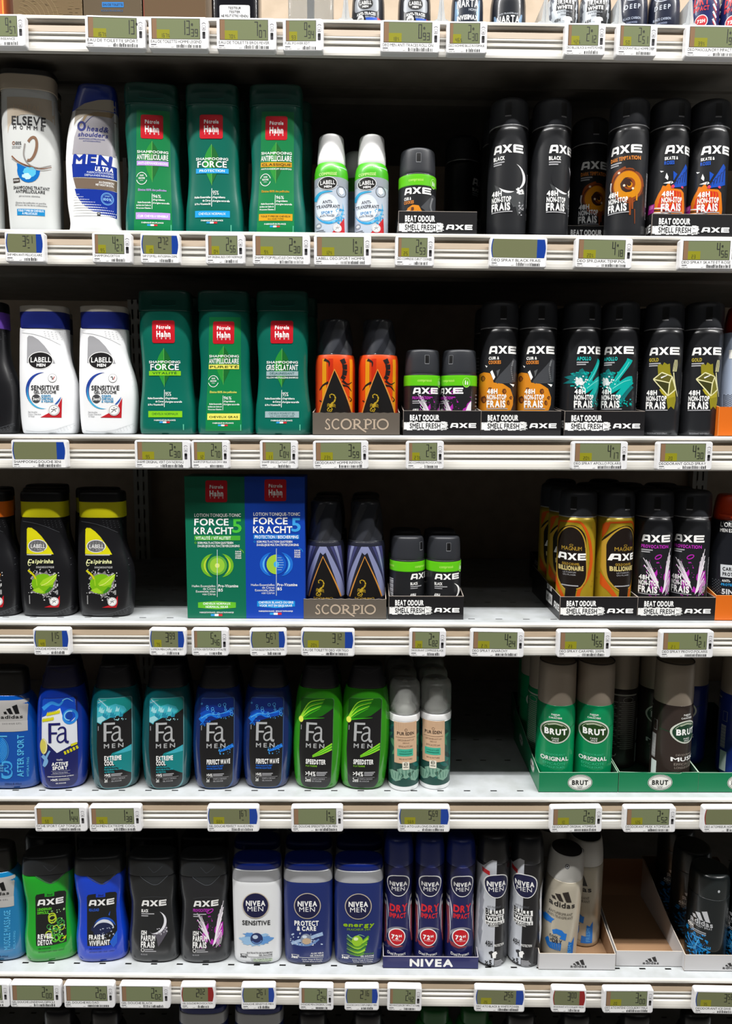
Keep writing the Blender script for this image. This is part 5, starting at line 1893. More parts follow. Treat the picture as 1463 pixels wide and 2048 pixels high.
def fa_panel(y0, y1, x0, x1):
    p = []
    for t in range(5):
        a = math.pi + t * math.pi / 8
        p.append((x0 + 25 + 25 * math.cos(a), y0 + 25 + 25 * math.sin(a)))
    for t in range(5):
        a = -math.pi / 2 + t * math.pi / 8
        p.append((x1 - 25 + 25 * math.cos(a), y0 + 25 + 25 * math.sin(a)))
    p.append((x1 + 6, (y0 + y1) / 2))
    for t in range(9):
        a = t * math.pi / 16
        p.append((x1 - 75 + 75 * math.cos(a), y1 - 90 + 90 * math.sin(a)))
    for t in range(9):
        a = math.pi / 2 + t * math.pi / 16
        p.append((x0 + 95 + 75 * math.cos(a), y1 - 90 + 90 * math.sin(a)))
    p.append((x0 - 4, (y0 + y1) / 2 + 60))
    return p


def fa_word(d, x0, y0, mat, L, k=1.0):
    """capital F with a fine a, lettered by hand"""
    q = lambda x, y: (x0 + x * k, y0 + y * k)
    d.poly([q(0, 0), q(112, 0), q(112, 20), q(28, 20), q(28, 182), q(0, 182)], mat, L)
    d.rect(*q(20, 84), *q(82, 102), mat, L)
    d.stroke([q(92, 62), q(110, 46), q(138, 44), q(156, 62), q(158, 100), q(158, 150), q(166, 176), q(188, 182)], 14 * k, mat, L, 24 * k)
    d.stroke([q(158, 96), q(110, 106), q(86, 130), q(88, 162), q(112, 178), q(142, 164), q(160, 136)], 16 * k, mat, L, 14 * k)


BLKP = M(20, 20, 22, .34, 0, .3)
SILVER = M(186, 188, 190, .35, .2)


def fa_men(kind):
    bodyc = {'teal': M(4, 76, 82, .2, 0, .5), 'blue': M(6, 34, 92, .2, 0, .5), 'green': M(44, 140, 16, .2, 0, .5)}[kind]
    P, r, d = fa(bodyc, True)
    d.poly([(x + 5, y) for x, y in fa_panel(372, 1270, 944, 1286)], {'teal': M(100, 150, 156, .3), 'blue': M(60, 90, 140, .3), 'green': M(66, 130, 60, .3)}[kind], 0)
    d.poly(fa_panel(380, 1252, 948, 1284), BLKP, 1)
    if kind == 'teal':
        ice, ice2 = M(60, 170, 186, .35), M(150, 206, 214, .35)
        d.poly([(948, 420), (952, 395), (972, 378), (1262, 376), (1280, 395), (1284, 490), (1200, 540), (1080, 560), (1000, 600), (990, 622), (946, 600)], M(20, 140, 136, .35), 2)
        d.poly([(948, 400), (985, 385), (1060, 450), (1130, 430), (1215, 460), (1240, 500), (1190, 540), (1080, 560), (1000, 600), (988, 624), (946, 605)], ice, 3)
        for i in range(11):
            x, y = 965 + (i * 37 % 240), 440 + (i * 53 % 110)
            d.poly([(x - 22, y + 20), (x - 6, y - 34), (x + 6, y - 4), (x + 24, y - 20), (x + 14, y + 22)], ice2 if i % 2 else M(30, 130, 156, .35), 4 + i % 2)
        d.poly([(952, 560), (1000, 540), (1040, 570), (1000, 596), (985, 615), (950, 600)], ice2, 5)
        d.specks(1120, 540, 1240, 590, 14, 12, ice2, 4, 5)
        d.stroke([(965, 385), (1020, 430), (1050, 460)], 6, M(200, 226, 230), 6, 2)
        d.stroke([(955, 420), (1000, 400), (1040, 392)], 5, M(200, 226, 230), 6, 2)
        d.poly([(1286, 840), (1288, 950), (1284, 1120), (1150, 1050), (1060, 960), (1100, 905), (1190, 880)], M(16, 128, 130, .35), 2)
        d.poly([(1286, 840), (1287, 900), (1210, 910), (1110, 915)], ice, 3)
        n1, sub, sc = ('EXTREME', 'COOL'), ('ARCTIC-FRESH', 'FRAICHEUR POLAIRE', 'AU MENTHOL'), M(30, 170, 180)
    elif kind == 'blue':
        w1, w2 = M(20, 110, 214, .3), M(80, 170, 236, .3)
        d.poly([(948, 420), (952, 395), (972, 378), (1262, 376), (1280, 395), (1284, 520), (1180, 560), (1060, 590), (1000, 630), (946, 620)], M(8, 40, 120, .35), 2)
        d.stroke([(950, 600), (1000, 540), (1060, 520), (1130, 545), (1210, 520), (1284, 480)], 60, w1, 3, 24)
        d.stroke([(950, 540), (1020, 500), (1100, 520), (1190, 540), (1280, 520)], 34, M(12, 70, 170, .3), 4, 30)
        d.stroke([(955, 570), (1040, 525), (1120, 530), (1240, 500)], 9, w2, 5, 4)
        for i in range(16):
            x, y, q = 960 + i * 61 % 310, 430 + i * 47 % 130, 7 + i * 5 % 9
            d.ring(x, y, q, q, 4, w2, 6, n=14)
        d.specks(950, 590, 1060, 640, 26, 13, w1, 3, 4)
        d.specks(1160, 520, 1280, 575, 18, 9, w2, 3, 4)
        d.stroke([(1150, 890), (1210, 870), (1286, 840)], 14, w1, 3, 40)
        d.specks(1140, 840, 1285, 920, 22, 10, w2, 4, 6)
        n1, sub, sc = ('PERFECT WAVE',), ('WITH AQUATIC MINT', 'MENTHE AQUATIQUE'), M(20, 110, 220)
    else:
        g1, g2 = M(56, 170, 24, .3), M(150, 220, 50, .3)
        d.poly([(948, 420), (952, 395), (972, 378), (1262, 376), (1280, 395), (1284, 470), (1180, 540), (1060, 575), (950, 600)], M(24, 96, 14, .3), 2)
        for i in range(9):
            d.stroke([(950, 590 - i * 3), (1040, 530 - i * 14), (1150 + i * 6, 470 - i * 11)], 16, (g1, M(34, 120, 16), g2)[i % 3], 3 + i % 3, 4)
        d.ell(955, 585, 26, 30, M(226, 236, 90, .3), 7, 16)
        d.stroke([(955, 585), (1060, 570), (1200, 560)], 18, g1, 4, 2)
        for i in range(5):
            d.stroke([(1090, 945 - i * 4), (1180, 915 - i * 10), (1286, 870 - i * 14)], 4, g1 if i % 2 else g2, 3, 14)
        n1, sub, sc = ('SPEEDSTER',), ('À LA TAURINE',), M(130, 200, 40)
    fa_word(d, 1015, 608, SILVER, 8)
    d.t('MEN', 1018, 1210, 812, 854, SILVER, 8, 'b', track=.5)
    if len(n1) == 2:
        d.t(n1[0], 1022, 1190, 930, 975, WH, 8, 'x')
        d.t(n1[1], 1022, 1116, 980, 1022, WH, 8, 'x')
        y = 1032
    else:
        d.t(n1[0], 1022, 1258 if kind == 'blue' else 1228, 966, 1012, WH, 8, 'x')
        y = 1024
    for i, s in enumerate(sub):
        d.t(s, 1022, 1022 + 10 * len(s), y + i * 24, y + 16 + i * 24, sc, 8, 'b')
    g = 1086 if kind == 'green' else 1105
    d.t('>94%', 1022, 1128 if kind == 'green' else 1082, g, g + (46 if kind == 'green' else 30), WH, 8, 'b')
    x0 = 1138 if kind == 'green' else 1088
    for k in range(3 if kind == 'green' else 2):
        d.rect(x0, g + 2 + k * 15, x0 + 110 - k * 12, g + 11 + k * 15, GREYTX, 8)
    d.rect(1022, 1142, 1246, 1145, GREYTX, 8)
    d.t('2en1', 1022, 1080 if kind == 'green' else 1052, 1152, 1190, WH, 8, 'b')
    d.t('CORPS & CHEVEUX', 1090, 1225, 1153, 1166, GREYTX, 8)
    d.t('GEL DOUCHE', 1090, 1190, 1175, 1188, GREYTX, 8)
    d.rect(958, 640, 964, 685, GREYTX, 8)
    d.build('printed_label', r)
    return P


P = fa_men('teal')
KF = 'shower gels with a tall black label'
K2 = 'teal black labelled shower gels'
P.on('E', 234, 1480, G, 'teal shower gel with icy black label, left of the two', GEL, K2, 11)
P.on('E', 337, 1480, G, 'teal shower gel with icy black label, right of the two', GEL, K2, 8)
P.on('E', 240, 1480, .062, 'teal shower gel hidden behind the left icy label bottle', GEL, K2)
P.on('E', 343, 1480, .062, 'teal shower gel hidden behind the right icy label bottle', GEL, K2)
P = fa_men('blue')
P.on('E', 438, 1480, G, 'deep blue shower gel with splashing wave label, left of the two', GEL, 'blue wave labelled shower gels', 4)
P.on('E', 536.5, 1480, G + .002, 'deep blue shower gel with splashing wave label, right of the two', GEL, 'blue wave labelled shower gels')
P.on('E', 444, 1480, .062, 'deep blue shower gel hidden behind the left wave label bottle', GEL, 'blue wave labelled shower gels')
P = fa_men('green')
P.on('E', 637, 1480, G, 'bright green shower gel with light rays label, left of the two', GEL, 'green ray labelled shower gels', -6)
P.on('E', 729.5, 1480, G, 'bright green shower gel with light rays label, beside the frosted pumps', GEL, 'green ray labelled shower gels', -3)
P.on('E', 640, 1480, .062, 'bright green shower gel hidden behind the left rays label bottle', GEL, 'green ray labelled shower gels')
P, r, d = fa(M(10, 48, 150, .2, 0, .5), False, M(36, 34, 66, .36, 0, .3))
ox = 1143 - 630
mk = d.m
d.m = lambda x, y: mk(x + ox, y)
WHL = M(216, 220, 228, .35)
d.poly([(x - ox, y) for x, y in fa_panel(372, 1240, 944, 1284)], M(22, 28, 92, .34, 0, .2), 1)
d.poly([(432, 400), (445, 378), (730, 376), (752, 400), (768, 640), (772, 820), (690, 850), (575, 905), (500, 830), (420, 770), (424, 560)], WHL, 2)
d.poly([(430, 400), (445, 378), (735, 376), (750, 395), (765, 560), (700, 620), (640, 580), (610, 470), (560, 500), (425, 560)], M(20, 74, 190, .3), 3)
d.stroke([(435, 480), (520, 420), (600, 440), (640, 400)], 40, M(50, 140, 220, .3), 4, 14)
d.ring(705, 560, 62, 62, 26, M(40, 130, 215, .3), 5)
d.ring(700, 550, 48, 44, 10, M(130, 200, 236, .3), 6, 90, 300)
d.ell(700, 550, 30, 34, M(20, 60, 150, .3), 6, 18)
d.stroke([(630, 400), (680, 385), (735, 420)], 10, M(120, 200, 236, .3), 6, 3)
for y, x0, x1, n in ((520, 470, 600, 8), (580, 424, 540, 7)):
    for i in range(n):
        x = x0 + (x1 - x0) * i / n
        d.poly([(x, y - i * 3 + 15), (x + 16, y - i * 3 - 18), (x + 26, y - i * 3 + 8), (x + 14, y - i * 3 + 26)], YLW, 7)
for i in range(5):
    x = 640 + i * 28
    d.poly([(x, 895 - i * 10), (x + 18, 888 - i * 10), (x + 30, 918 - i * 10), (x + 12, 926 - i * 10)], YLW, 7)
d.stroke([(710, 840), (768, 825)], 26, YLW, 7, 20)
d.ell(440, 840, 40, 76, M(206, 196, 90, .35), 4, 24)
d.ring(440, 840, 32, 66, 7, M(236, 232, 200), 5, -90, 90, 14)
d.stroke([(425, 930), (470, 980), (440, 1030), (470, 940), (505, 880)], 40, M(120, 170, 214, .3), 5, 16)
fa_word(d, 492, 612, M(26, 26, 96, .35), 9, 1.06)
d.t('Vivifié', 570, 630, 962, 980, WH, 8, 'r')
d.t('ACTIVE', 522, 682, 994, 1028, WH, 8, 'x')
d.t('SPORT', 530, 676, 1034, 1068, WH, 8, 'x')
d.rect(514, 1080, 700, 1083, GREYTX, 8)
d.t('Parfum Citron Vert', 532, 678, 1093, 1104, WH, 8, 'r')
d.rect(514, 1112, 700, 1115, GREYTX, 8)
d.t('FORMULE DOUCE POUR LA PEAU', 478, 732, 1130, 1141, WH, 8, 'b')
d.t('>94%', 508, 578, 1156, 1180, WH, 8, 'x')
d.rect(586, 1157, 690, 1165, GREYTX, 8)
d.rect(586, 1171, 696, 1179, GREYTX, 8)
d.t('GEL DOUCHE', 558, 658, 1198, 1209, WH, 8, 'b')
d.build('printed_label', r)
P.on('E', 129, 1480, G, 'royal blue shower gel with white and yellow citrus label', GEL, rz=9)
P.on('E', 134, 1480, .062, 'royal blue shower gel hidden behind the white and yellow label bottle', GEL)

# ---- wide blue shower gels with a silver label
m = Px(FA, 110, 'E', G, 900)
hw = m.o(418, 1150)[0]
AD = Loft.sym([(0, hw - 5, 16, 2.7), (6, hw - 1, 19, 2.8), (40, hw, 20, 2.8), (80, hw - 1.5, 20, 2.8), (108, hw - 3.5, 19, 2.8), (122, hw - 9, 17, 2.7), (127, hw - 14, 15.5, 2.6)])
ADC = Loft.sym([(126, 24.5, 15.4, 2.7), (135, 25.5, 15.4, 2.8), (155, 24.5, 15, 2.8), (163, 22, 14, 2.8)])
za = m(110, 365)[1]
AD = Loft.sym([(0, hw - 5, 16, 2.7), (6, hw - 1, 19, 2.8), (40, hw, 20, 2.8), (80, hw - 1, 20, 2.8), (za - 12, hw - 4, 19, 2.8), (za - 3, hw - 8.5, 17.5, 2.8), (za + 1, hw - 12, 16, 2.8)])
ADC = Loft.sym([(za, hw - 12.5, 15.8, 2.8), (za + 10, hw - 12, 15.6, 2.8), (za + 30, hw - 13.5, 15, 2.8), (163, hw - 16, 14, 2.8)])


def adi(bodyc, side, word, sub):
    P = Proto('shower_gel_bottle', 20)
    r = P.root
    AD.mesh('body', bodyc, r, rb=3, rt=1)
    ADC.mesh('cap', M(34, 32, 30, .42, 0, .15), r, rb=.4, rt=5, rows=8)
    d = Dec(m, AD.proj, 2.5, 6)
    SL = M(172, 170, 168, .36, .15)
    d.rect(-36, 400, 256, 690, SL, 1, 16)
    d.poly([(-32, 600), (258, 600), (262, 700), (-36, 700)], M(186, 184, 182, .36, .15), 2)
    d.stripes(30, 190, 440, 530, BK, 3)
    d.t('adidas', 14, 218, 541, 573, BK, 3, 'b')
    d.t('SHOWER GEL', 28, 208, 615, 630, M(60, 60, 64), 3, 'r', track=.5)
    d.ell(-10, 880, 90, 130, side, 1, 30)
    for k in range(6):
        d.ring(-10, 880, 30 + k * 14, 50 + k * 16, 3, M(90, 180, 226), 2, -70, 70, 20)
    d.t(word, 172, 230, 735, 1145, M(80, 176, 226), 3, 'b', 0, 90)
    d.t(sub, 258, 276, 960, 1145, M(80, 176, 226), 3, 'b', 0, 90)
    d.t('3', 20, 130, 985, 1150, M(60, 160, 220), 3, 'x')
    d.t('3', 36, 118, 1005, 1128, bodyc, 4, 'r')
    d.t('BODY', 4, 40, 1018, 1036, M(110, 190, 230), 5)
    d.t('HAIR', 4, 40, 1044, 1062, M(110, 190, 230), 5)
    d.t('FACE', 4, 40, 1070, 1088, M(110, 190, 230), 5)
    d.rect(-30, 738, 76, 750, M(90, 180, 226), 3)
    d.t('250ml-8.4floz', 50, 210, 1202, 1222, M(10, 30, 80), 3, 'r')
    d.build('printed_label', r)
    return P


P = adi(M(6, 74, 160, .22, 0, .5), M(6, 110, 196, .22, 0, .5), 'AFTER SPORT', 'HYDRATING')
P.on('E', 110 / 4.877, 1500, G, 'wide blue shower gel with silver label cut by the left edge', GEL)
P = adi(M(20, 116, 170, .22, 0, .5), M(150, 130, 130, .3), 'MUSCLE MASSAGE', 'RELAXING')
P.on('F', -4, 1830, G, 'light blue shower gel with silver label, left edge of the lowest full shelf', GEL)

# ---- waisted shower gels with a pointed cap
m = Px(FF1, 307, 'F', G, 600, yaw=R(9))
zv = m(307, 300)[1]
hb = m.o(464, 760)[0]
AG = Loft.sym([(0, hb - 3, 15, 2.8), (6, hb - .5, 18, 2.9), (30, hb, 19, 2.9), (60, hb - 3, 18, 2.8), (84, hb - 4.2, 17.4, 2.8), (104, hb - 2.2, 17.8, 2.9), (zv - 3, hb - 1, 17.6, 3), (zv, hb - 2, 17, 3)])
AGC = Loft.sym([(zv - .8, hb - 1.4, 17.8, 3.2), (zv + 14, hb - 1.8, 17.6, 3.2), (zv + 24, hb - 4, 16.4, 3), (154, hb - 7, 15, 3)])


def axe_gel(bodyc, capc, panel, kind):
    P = Proto('shower_gel_bottle', 19)
    r = P.root
    AG.mesh('body', bodyc, r, rb=3, rt=.6)
    c = AGC.mesh('cap', capc, r, rb=.3, rt=4, rows=10)
    d = Dec(m, AG.proj, 2.5, 5, .15)
    d.poly([(172, 275), (446, 275), (400, 300), (330, 338), (298, 354), (265, 338), (215, 305)], capc, 0)
    d.stroke([(178, 278), (220, 315), (270, 345), (298, 354), (330, 345), (385, 300), (430, 272)], 3.5, M(88, 92, 98, .3, .2), 1)
    d.build('pointed_collar', c)
    d = Dec(m, AGC.proj, 2.5, 5, .15)
    d.stroke([(255, 245), (275, 265), (295, 280), (325, 262), (345, 245)], 4, M(70, 74, 80, .3, .2), 1)
    d.build('lid_notch', c)
    d = Dec(m, AG.proj, 2.5, 6)
    pc = M(20, 22, 22, .36, 0, .25)
    if panel:
        d.poly([(205, 430), (212, 416), (240, 412), (350, 406), (380, 412), (388, 424), (384, 520), (392, 620), (394, 712), (300, 720), (212, 716), (208, 600)], pc, 0)
        d.rect(262, 408, 320, 432, bodyc, 1)
        d.t('3in1', 275, 308, 415, 427, pc, 2)
    else:
        d.stroke([(215, 432), (300, 425), (378, 436)], 3, M(60, 62, 66), 0)
        pc = bodyc
    d.axe(217, 373, 446, 482, WH, pc, 5)
    if kind == 'green':
        d.t('LENDEMAIN', 218, 304, 497, 512, M(90, 200, 40), 5, 'x')
        d.t('DIFFICILE', 218, 285, 517, 532, M(90, 200, 40), 5, 'x')
        rd = random.Random(3)
        for i in range(16):
            x, y, q = rd.uniform(285, 380), rd.uniform(530, 690), rd.uniform(8, 22)
            d.ring(x, y, q, q, q * .35, rd.choice([M(90, 190, 40), M(176, 200, 40), M(50, 140, 60)]), 2 + i % 3, n=16)
        d.specks(285, 500, 388, 700, 34, 8, M(170, 226, 150), 5, 4)
        d.poly([(366, 690), (392, 672), (388, 690)], YLW, 6)
        d.t('REVEIL', 222, 312, 648, 676, WH, 6, 'x')
        d.t('DETOX', 222, 310, 682, 712, WH, 6, 'x')
    elif kind == 'blue':
        d.t('RE-LOAD', 220, 282, 498, 514, M(40, 90, 200), 5, 'x')
        d.blob(305, 612, 75, 45, M(24, 34, 70, .35), 1, 4, 22, .2)
        d.ring(310, 640, 66, 66, 18, M(210, 216, 226), 3, 205, 345, 24, True)
        d.ring(312, 640, 76, 80, 16, M(30, 80, 180), 2, 220, 340, 24, True)
        d.poly([(340, 540), (350, 520), (346, 548)], M(40, 90, 200), 3)
        d.specks(290, 610, 380, 690, 24, 8, M(180, 190, 210), 4, 4)
        d.poly([(350, 700), (394, 640), (394, 712), (372, 735)], M(24, 90, 200), 3)
        d.t('FRAIS &', 222, 318, 650, 678, WH, 6, 'x')
        d.t('VIVIFIANT', 224, 352, 684, 714, WH, 6, 'x')
    else:
        if kind == 'moon':
            d.t('BLACK', 218, 262, 500, 518, WH, 5, 'x')
            d.poly([(235, 600), (290, 640), (340, 630), (375, 580), (384, 640), (352, 690), (330, 720), (318, 670)], M(86, 82, 92, .36), 1)
            d.ell(297, 572, 66, 64, pc, 2, 28)
            d.ring(297, 575, 72, 68, 16, M(226, 226, 232), 3, -60, 100, 30, True)
            d.specks(320, 610, 385, 650, 24, 8, M(190, 188, 196), 3, 4)
        else:
            d.t('PROVOCATION', 216, 316, 494, 512, MGTX, 5, 'x')
            wing_art(d, 318, 700, .95)
        d.rect(218, 524, 300, 530, GREYTX, 5)
        d.rect(218, 536, 262, 542, GREYTX, 5)
        d.t('12H', 220, 256, 624, 648, WH, 6, 'x')
        d.t('PARFUM', 220, 310, 652, 684, WH, 6, 'x')
        d.t('FRAIS', 220, 308, 688, 724, WH, 6, 'x')
        d.ring(232, 740, 10, 10, 3, WH, 5)
        d.rect(246, 733, 300, 739, GREYTX, 5)
        d.rect(246, 744, 318, 750, GREYTX, 5)
        d.t('GEL DOUCHE', 220, 262, 763, 771, GREYTX, 5)
    if panel:
        ik = M(10, 60, 16) if kind == 'green' else M(8, 20, 90)
        d.t('GEL DOUCHE', 224, 300, 730, 738, ik, 3)
        d.t('REVITALISANT CORPS + VISAGE + CHEVEUX', 226, 380, 750, 758, ik, 3, 'r')
    d.build('printed_label', r)
    return P


CAPG = M(34, 37, 40, .38, 0, .2)
P = axe_gel(M(24, 160, 36, .22, 0, .5), CAPG, True, 'green')
P.on('F', 103, 1830, G, 'bright green shower gel with black pointed cap', GEL, rz=9)
P.on('F', 108, 1830, .062, 'green shower gel in shade behind the bright green front bottle', GEL)
P = axe_gel(M(10, 62, 196, .22, 0, .5), CAPG, True, 'blue')
P.on('F', 205, 1832, G, 'bright blue shower gel with black pointed cap', GEL, rz=5)
P.on('F', 209, 1832, .062, 'blue shower gel in shade behind the bright blue front bottle', GEL)
P = axe_gel(M(28, 30, 32, .3, 0, .3), CAPG, False, 'moon')
P.on('F', 310, 1834, G, 'black shower gel with white crescent and black pointed cap', GEL)
P.on('F', 313, 1834, .062, 'black shower gel in shade behind the crescent shower gel', GEL)
P = axe_gel(M(30, 31, 35, .3, 0, .3), CAPG, False, 'wing')
P.on('F', 411, 1836, G, 'black shower gel with magenta wings and black pointed cap', GEL, rz=2)
P.on('F', 413, 1836, .062, 'black shower gel in shade behind the magenta winged shower gel', GEL)

# ---- straight shower gels with a silver band
m = Px(FF2, 400, 'F', G, 600)
hn = m.o(543, 500)[0]
zs0, zs1 = m(400, 340)[1], m(400, 272)[1]
NV = Loft.sym([(0, hn - 3.5, 15, 3), (5, hn - 1.2, 17.4, 3.1), (30, hn - .8, 18, 3.1), (zs0 - 40, hn - .2, 18.4, 3.1), (zs0, hn, 18.2, 3.1)])
NVB = Loft.sym([(zs0, hn + .1, 18.3, 3.1), (zs1, hn - .3, 18, 3.1)])
NVC = Loft.sym([(zs1 + .4, hn - .9, 17.4, 3), (zs1 + 6, hn - 1, 17.2, 3), (zs1 + 11, hn - 3, 15.6, 2.9)])
NAVY = M(22, 40, 104, .34, 0, .3)
NCAP = M(16, 40, 128, .28, 0, .4)


def nivea_disc(d, cx_, cy_, q, L=3):
    d.ell(cx_, cy_, q, q * .96, M(202, 190, 172, .35, .2), L, 36)
    d.ell(cx_, cy_, q * .93, q * .9, M(22, 24, 64, .35), L + 1, 36)
    d.t('NIVEA', cx_ - q * .72, cx_ + q * .72, cy_ - q * .36, cy_ + q * .02, WH, L + 2, 'x')
    d.t('MEN', cx_ - q * .6, cx_ + q * .56, cy_ + q * .08, cy_ + q * .42, WH, L + 2, 'r', track=.25)


def nivea_gel(kind):
    P = Proto('shower_gel_bottle', 18.4)
    r = P.root
    body = M(226, 228, 230, .34, 0, .3) if kind == 'white' else NAVY
    NV.mesh('body', body, r, rb=2.5, rt=.6)
    b = NVB.mesh('shoulder_band', M(186, 188, 192, .3, .25), r, rb=.3, rt=1, rows=6)
    NVC.mesh('cap', NCAP, r, rb=.3, rt=3, rows=6)
    d = Dec(m, NV.proj, 2.5, 6)
    ink = INK if kind == 'white' else WH
    if kind == 'white':
        d.t('SENSITIVE', 312, 476, 562, 588, INK, 4, 'b')
        for i, (dx, dy) in enumerate(((-60, 5), (-30, -20), (30, -15), (60, 0), (-40, 25), (40, 20), (0, 30))):
            d.blob(392 + dx, 668 + dy, 40, 14, (M(150, 190, 226, .4), M(96, 150, 210, .4))[i % 2], 1 + i % 2, i + 2, 18, .35)
        d.ell(396, 668, 36, 34, M(30, 46, 96, .25, 0, .5), 4)
        d.ell(388, 658, 16, 12, M(190, 206, 226), 5, 16)
        d.ring(396, 668, 30, 28, 7, M(90, 130, 190), 5, 20, 150, 16)
        t1, t2 = 'EXTRAITS DE BAMBOU', 'GEL DOUCHE'
        d.rect(376, 788, 486, 806, M(190, 206, 180), 2)
    elif kind == 'care':
        d.t('PROTECT', 316, 458, 560, 588, WH, 4, 'x')
        d.t('& CARE', 330, 443, 592, 618, WH, 4, 'x')
        sp = M(160, 186, 220, .3)
        d.stroke([(298, 700), (340, 680), (390, 668), (440, 650), (482, 640)], 16, sp, 2, 22)
        d.stroke([(300, 690), (350, 700), (410, 700), (460, 670)], 20, M(110, 144, 196, .3), 1, 10)
        d.specks(292, 636, 486, 704, 44, 9, M(190, 208, 232), 3, 5)
        d.ell(384, 668, 32, 32, M(150, 160, 180, .25, .2), 4)
        d.ell(388, 680, 26, 18, M(196, 170, 140, .3), 5, 18)
        d.ell(376, 654, 14, 9, M(214, 226, 240), 5, 14)
        for a, b_, c_, e in ((346, 630, 356, 633), (346, 630, 349, 640), (418, 702, 428, 705), (425, 694, 428, 705)):
            d.rect(a, b_, c_, e, WH, 5)
        t1, t2 = 'ALOE VERA', 'GEL DOUCHE'
    else:
        d.t('energy', 304, 486, 568, 592, M(140, 180, 20, .34), 4, 'x', .1)
        d.t('FRAÎCHEUR 24H'.replace('Î', 'I'), 328, 462, 602, 615, M(110, 150, 30), 4, 'b')
        for i in range(10):
            d.stroke([(326, 652 + i * 10), (390, 690 + i * 8), (455 - i * 3, 650 + i * 11)], 2, (M(90, 160, 30), M(160, 210, 50), M(40, 110, 50))[i % 3], 2 + i % 2, 13)
        d.stroke([(330, 640), (360, 660), (400, 640), (430, 650)], 8, M(120, 170, 150), 3, 3)
        d.ell(388, 676, 32, 32, M(150, 200, 40, .25, 0, .5), 5)
        d.ell(380, 664, 14, 10, M(226, 240, 180), 6, 14)
        t1, t2 = 'EXTRAIT DE MENTHE', 'GEL DOUCHE'
    d.t(t1, 486 - 8.2 * len(t1), 486, 748, 757, ink if kind != 'energy' else M(90, 140, 60), 4)
    d.t(t2, 408, 486, 762, 771, ink, 4)
    d.t('3en1', 298, 336, 765, 782, ink, 4, 'x')
    d.stroke([(298, 762), (340, 762), (352, 776), (486, 778)], 2, ink, 4)
    d.t('Corps, Visage & Cheveux', 360, 482, 784, 792, ink, 4, 'r')
    d.t('Formule douce et fraîche'.replace('î', 'i'), 366, 478, 796, 804, ink, 4, 'r')
    d.rect(330, 812, 470, 816, GREYTX if kind != 'white' else M(120, 120, 124), 4)
    d.build('printed_label', r)
    d = Dec(m, NV.proj, 2.5, 6, .3)
    nivea_disc(d, 392, 473, 79)
    d.build('round_logo', r.children[-1])
    return P


KN = 'straight shower gels with a silver band'
for kind, px, nm in (('white', 516, 'white'), ('care', 617, 'navy water splash'), ('energy', 716.5, 'navy green swirl')):
    P = nivea_gel(kind)
    P.on('F', px, 1840, G, {'white': 'white shower gel with silver band and round navy logo', 'care': 'navy shower gel with silver band and a water splash, middle of the three', 'energy': 'navy shower gel with silver band and green swirl, beside the navy tray'}[kind], GEL, KN)
    P.on('F', px + 1, 1840, .06, 'shower gel second back behind the %s shower gel' % nm, GEL, KN)
    P.on('F', px + 2, 1840, .105, 'shower gel third back behind the %s shower gel' % nm, GEL, KN)
    if kind == 'white':
        PNW = P
PNB = P

# ---- waisted navy sprays
RN = 20.9
ND = Loft.cyl([(0, 19.2), (2, 20.4), (5, RN), (24, RN), (60, 19.6), (88, 18.6), (118, 19.8), (138, RN - .4), (142, RN - .6)])
ND.ref = RN
NDC = Loft.cyl([(141.5, RN - .9), (146, RN - .6), (160, RN - 1.2), (172, RN - 2.6), (180, RN - 4)])
m = can_px(FF2, 930, 92, 'F', GT + .002, RN, 0)
P = Proto('deodorant_can', RN)
r = P.root
SPN = M(26, 30, 84, .32, .05, .35)
ND.mesh('body', SPN, r, rb=1.5, rt=.4)
NDC.mesh('cap', M(28, 48, 132, .36, 0, .25), r, rb=.3, rt=6, rows=12)
d = wrapdec(ND, m)


def shield(d, cx_, cy_, w, h, mat, L):
    d.poly([(cx_ + w * math.copysign(abs(math.cos(a)) ** .8, math.cos(a)) * (1 - .1 * math.sin(a)), cy_ + h * math.copysign(abs(math.sin(a)) ** .85, math.sin(a))) for a in (2 * math.pi * k / 32 for k in range(32))], mat, L)


for s_ in (-1, 1):
    for k in range(4):
        x = 931 + s_ * (66 + k * 6)
        d.stroke([(931 + s_ * 84, 440 + k * 20), (931 + s_ * (66 + k * 3), 520 + k * 40), (931 + s_ * (72 + k * 2), 620 + k * 30)], 14, (M(196, 196, 202, .34, .1), M(30, 34, 90, .34), M(206, 206, 210, .34, .1), M(130, 60, 72, .35))[k], 1 + k, 6)
d.t('DRY', 874, 988, 474, 514, M(206, 36, 48), 4, 'x', .05)
d.t('IMPACT', 875, 978, 524, 550, M(206, 36, 48), 4, 'x', .05)
d.ring(930, 665, 70, 60, 14, M(150, 150, 160, .3, .3), 1, 150, 330, 24, True)
d.poly([(858, 690), (900, 690), (960, 712), (910, 720), (870, 712)], M(140, 50, 60), 1)
d.ell(922, 657, 50, 49, WH, 4, 28)
d.ell(922, 657, 45, 44, M(190, 24, 36, .34), 5, 28)
d.t('72', 890, 930, 645, 669, WH, 6, 'x')
d.t('H', 934, 950, 645, 658, WH, 6, 'x')
d.t('PROTECTION', 898, 948, 674, 680, WH, 6, 'r')
d.t('Dual Protect', 868, 972, 748, 764, WH, 4, 'b')
d.m = mm
for i in range(14):
    d.rect(36, 20 + i * 5, 58 - (i * 5 % 7), 21.4 + i * 5, M(120, 124, 160), 1)
pl = d.build('printed_label', r)
d = wrapdec(ND, m, .32)
shield(d, 931, 360, 68, 64, WH, 0)
shield(d, 931, 360, 63, 59, M(24, 24, 62, .35), 1)
d.t('NIVEA', 878, 985, 338, 362, WH, 2, 'x')
d.t('MEN', 890, 970, 368, 391, WH, 2, 'r', track=.25)
d.build('logo_shield', pl)
KV = 'navy sprays in the navy tray'
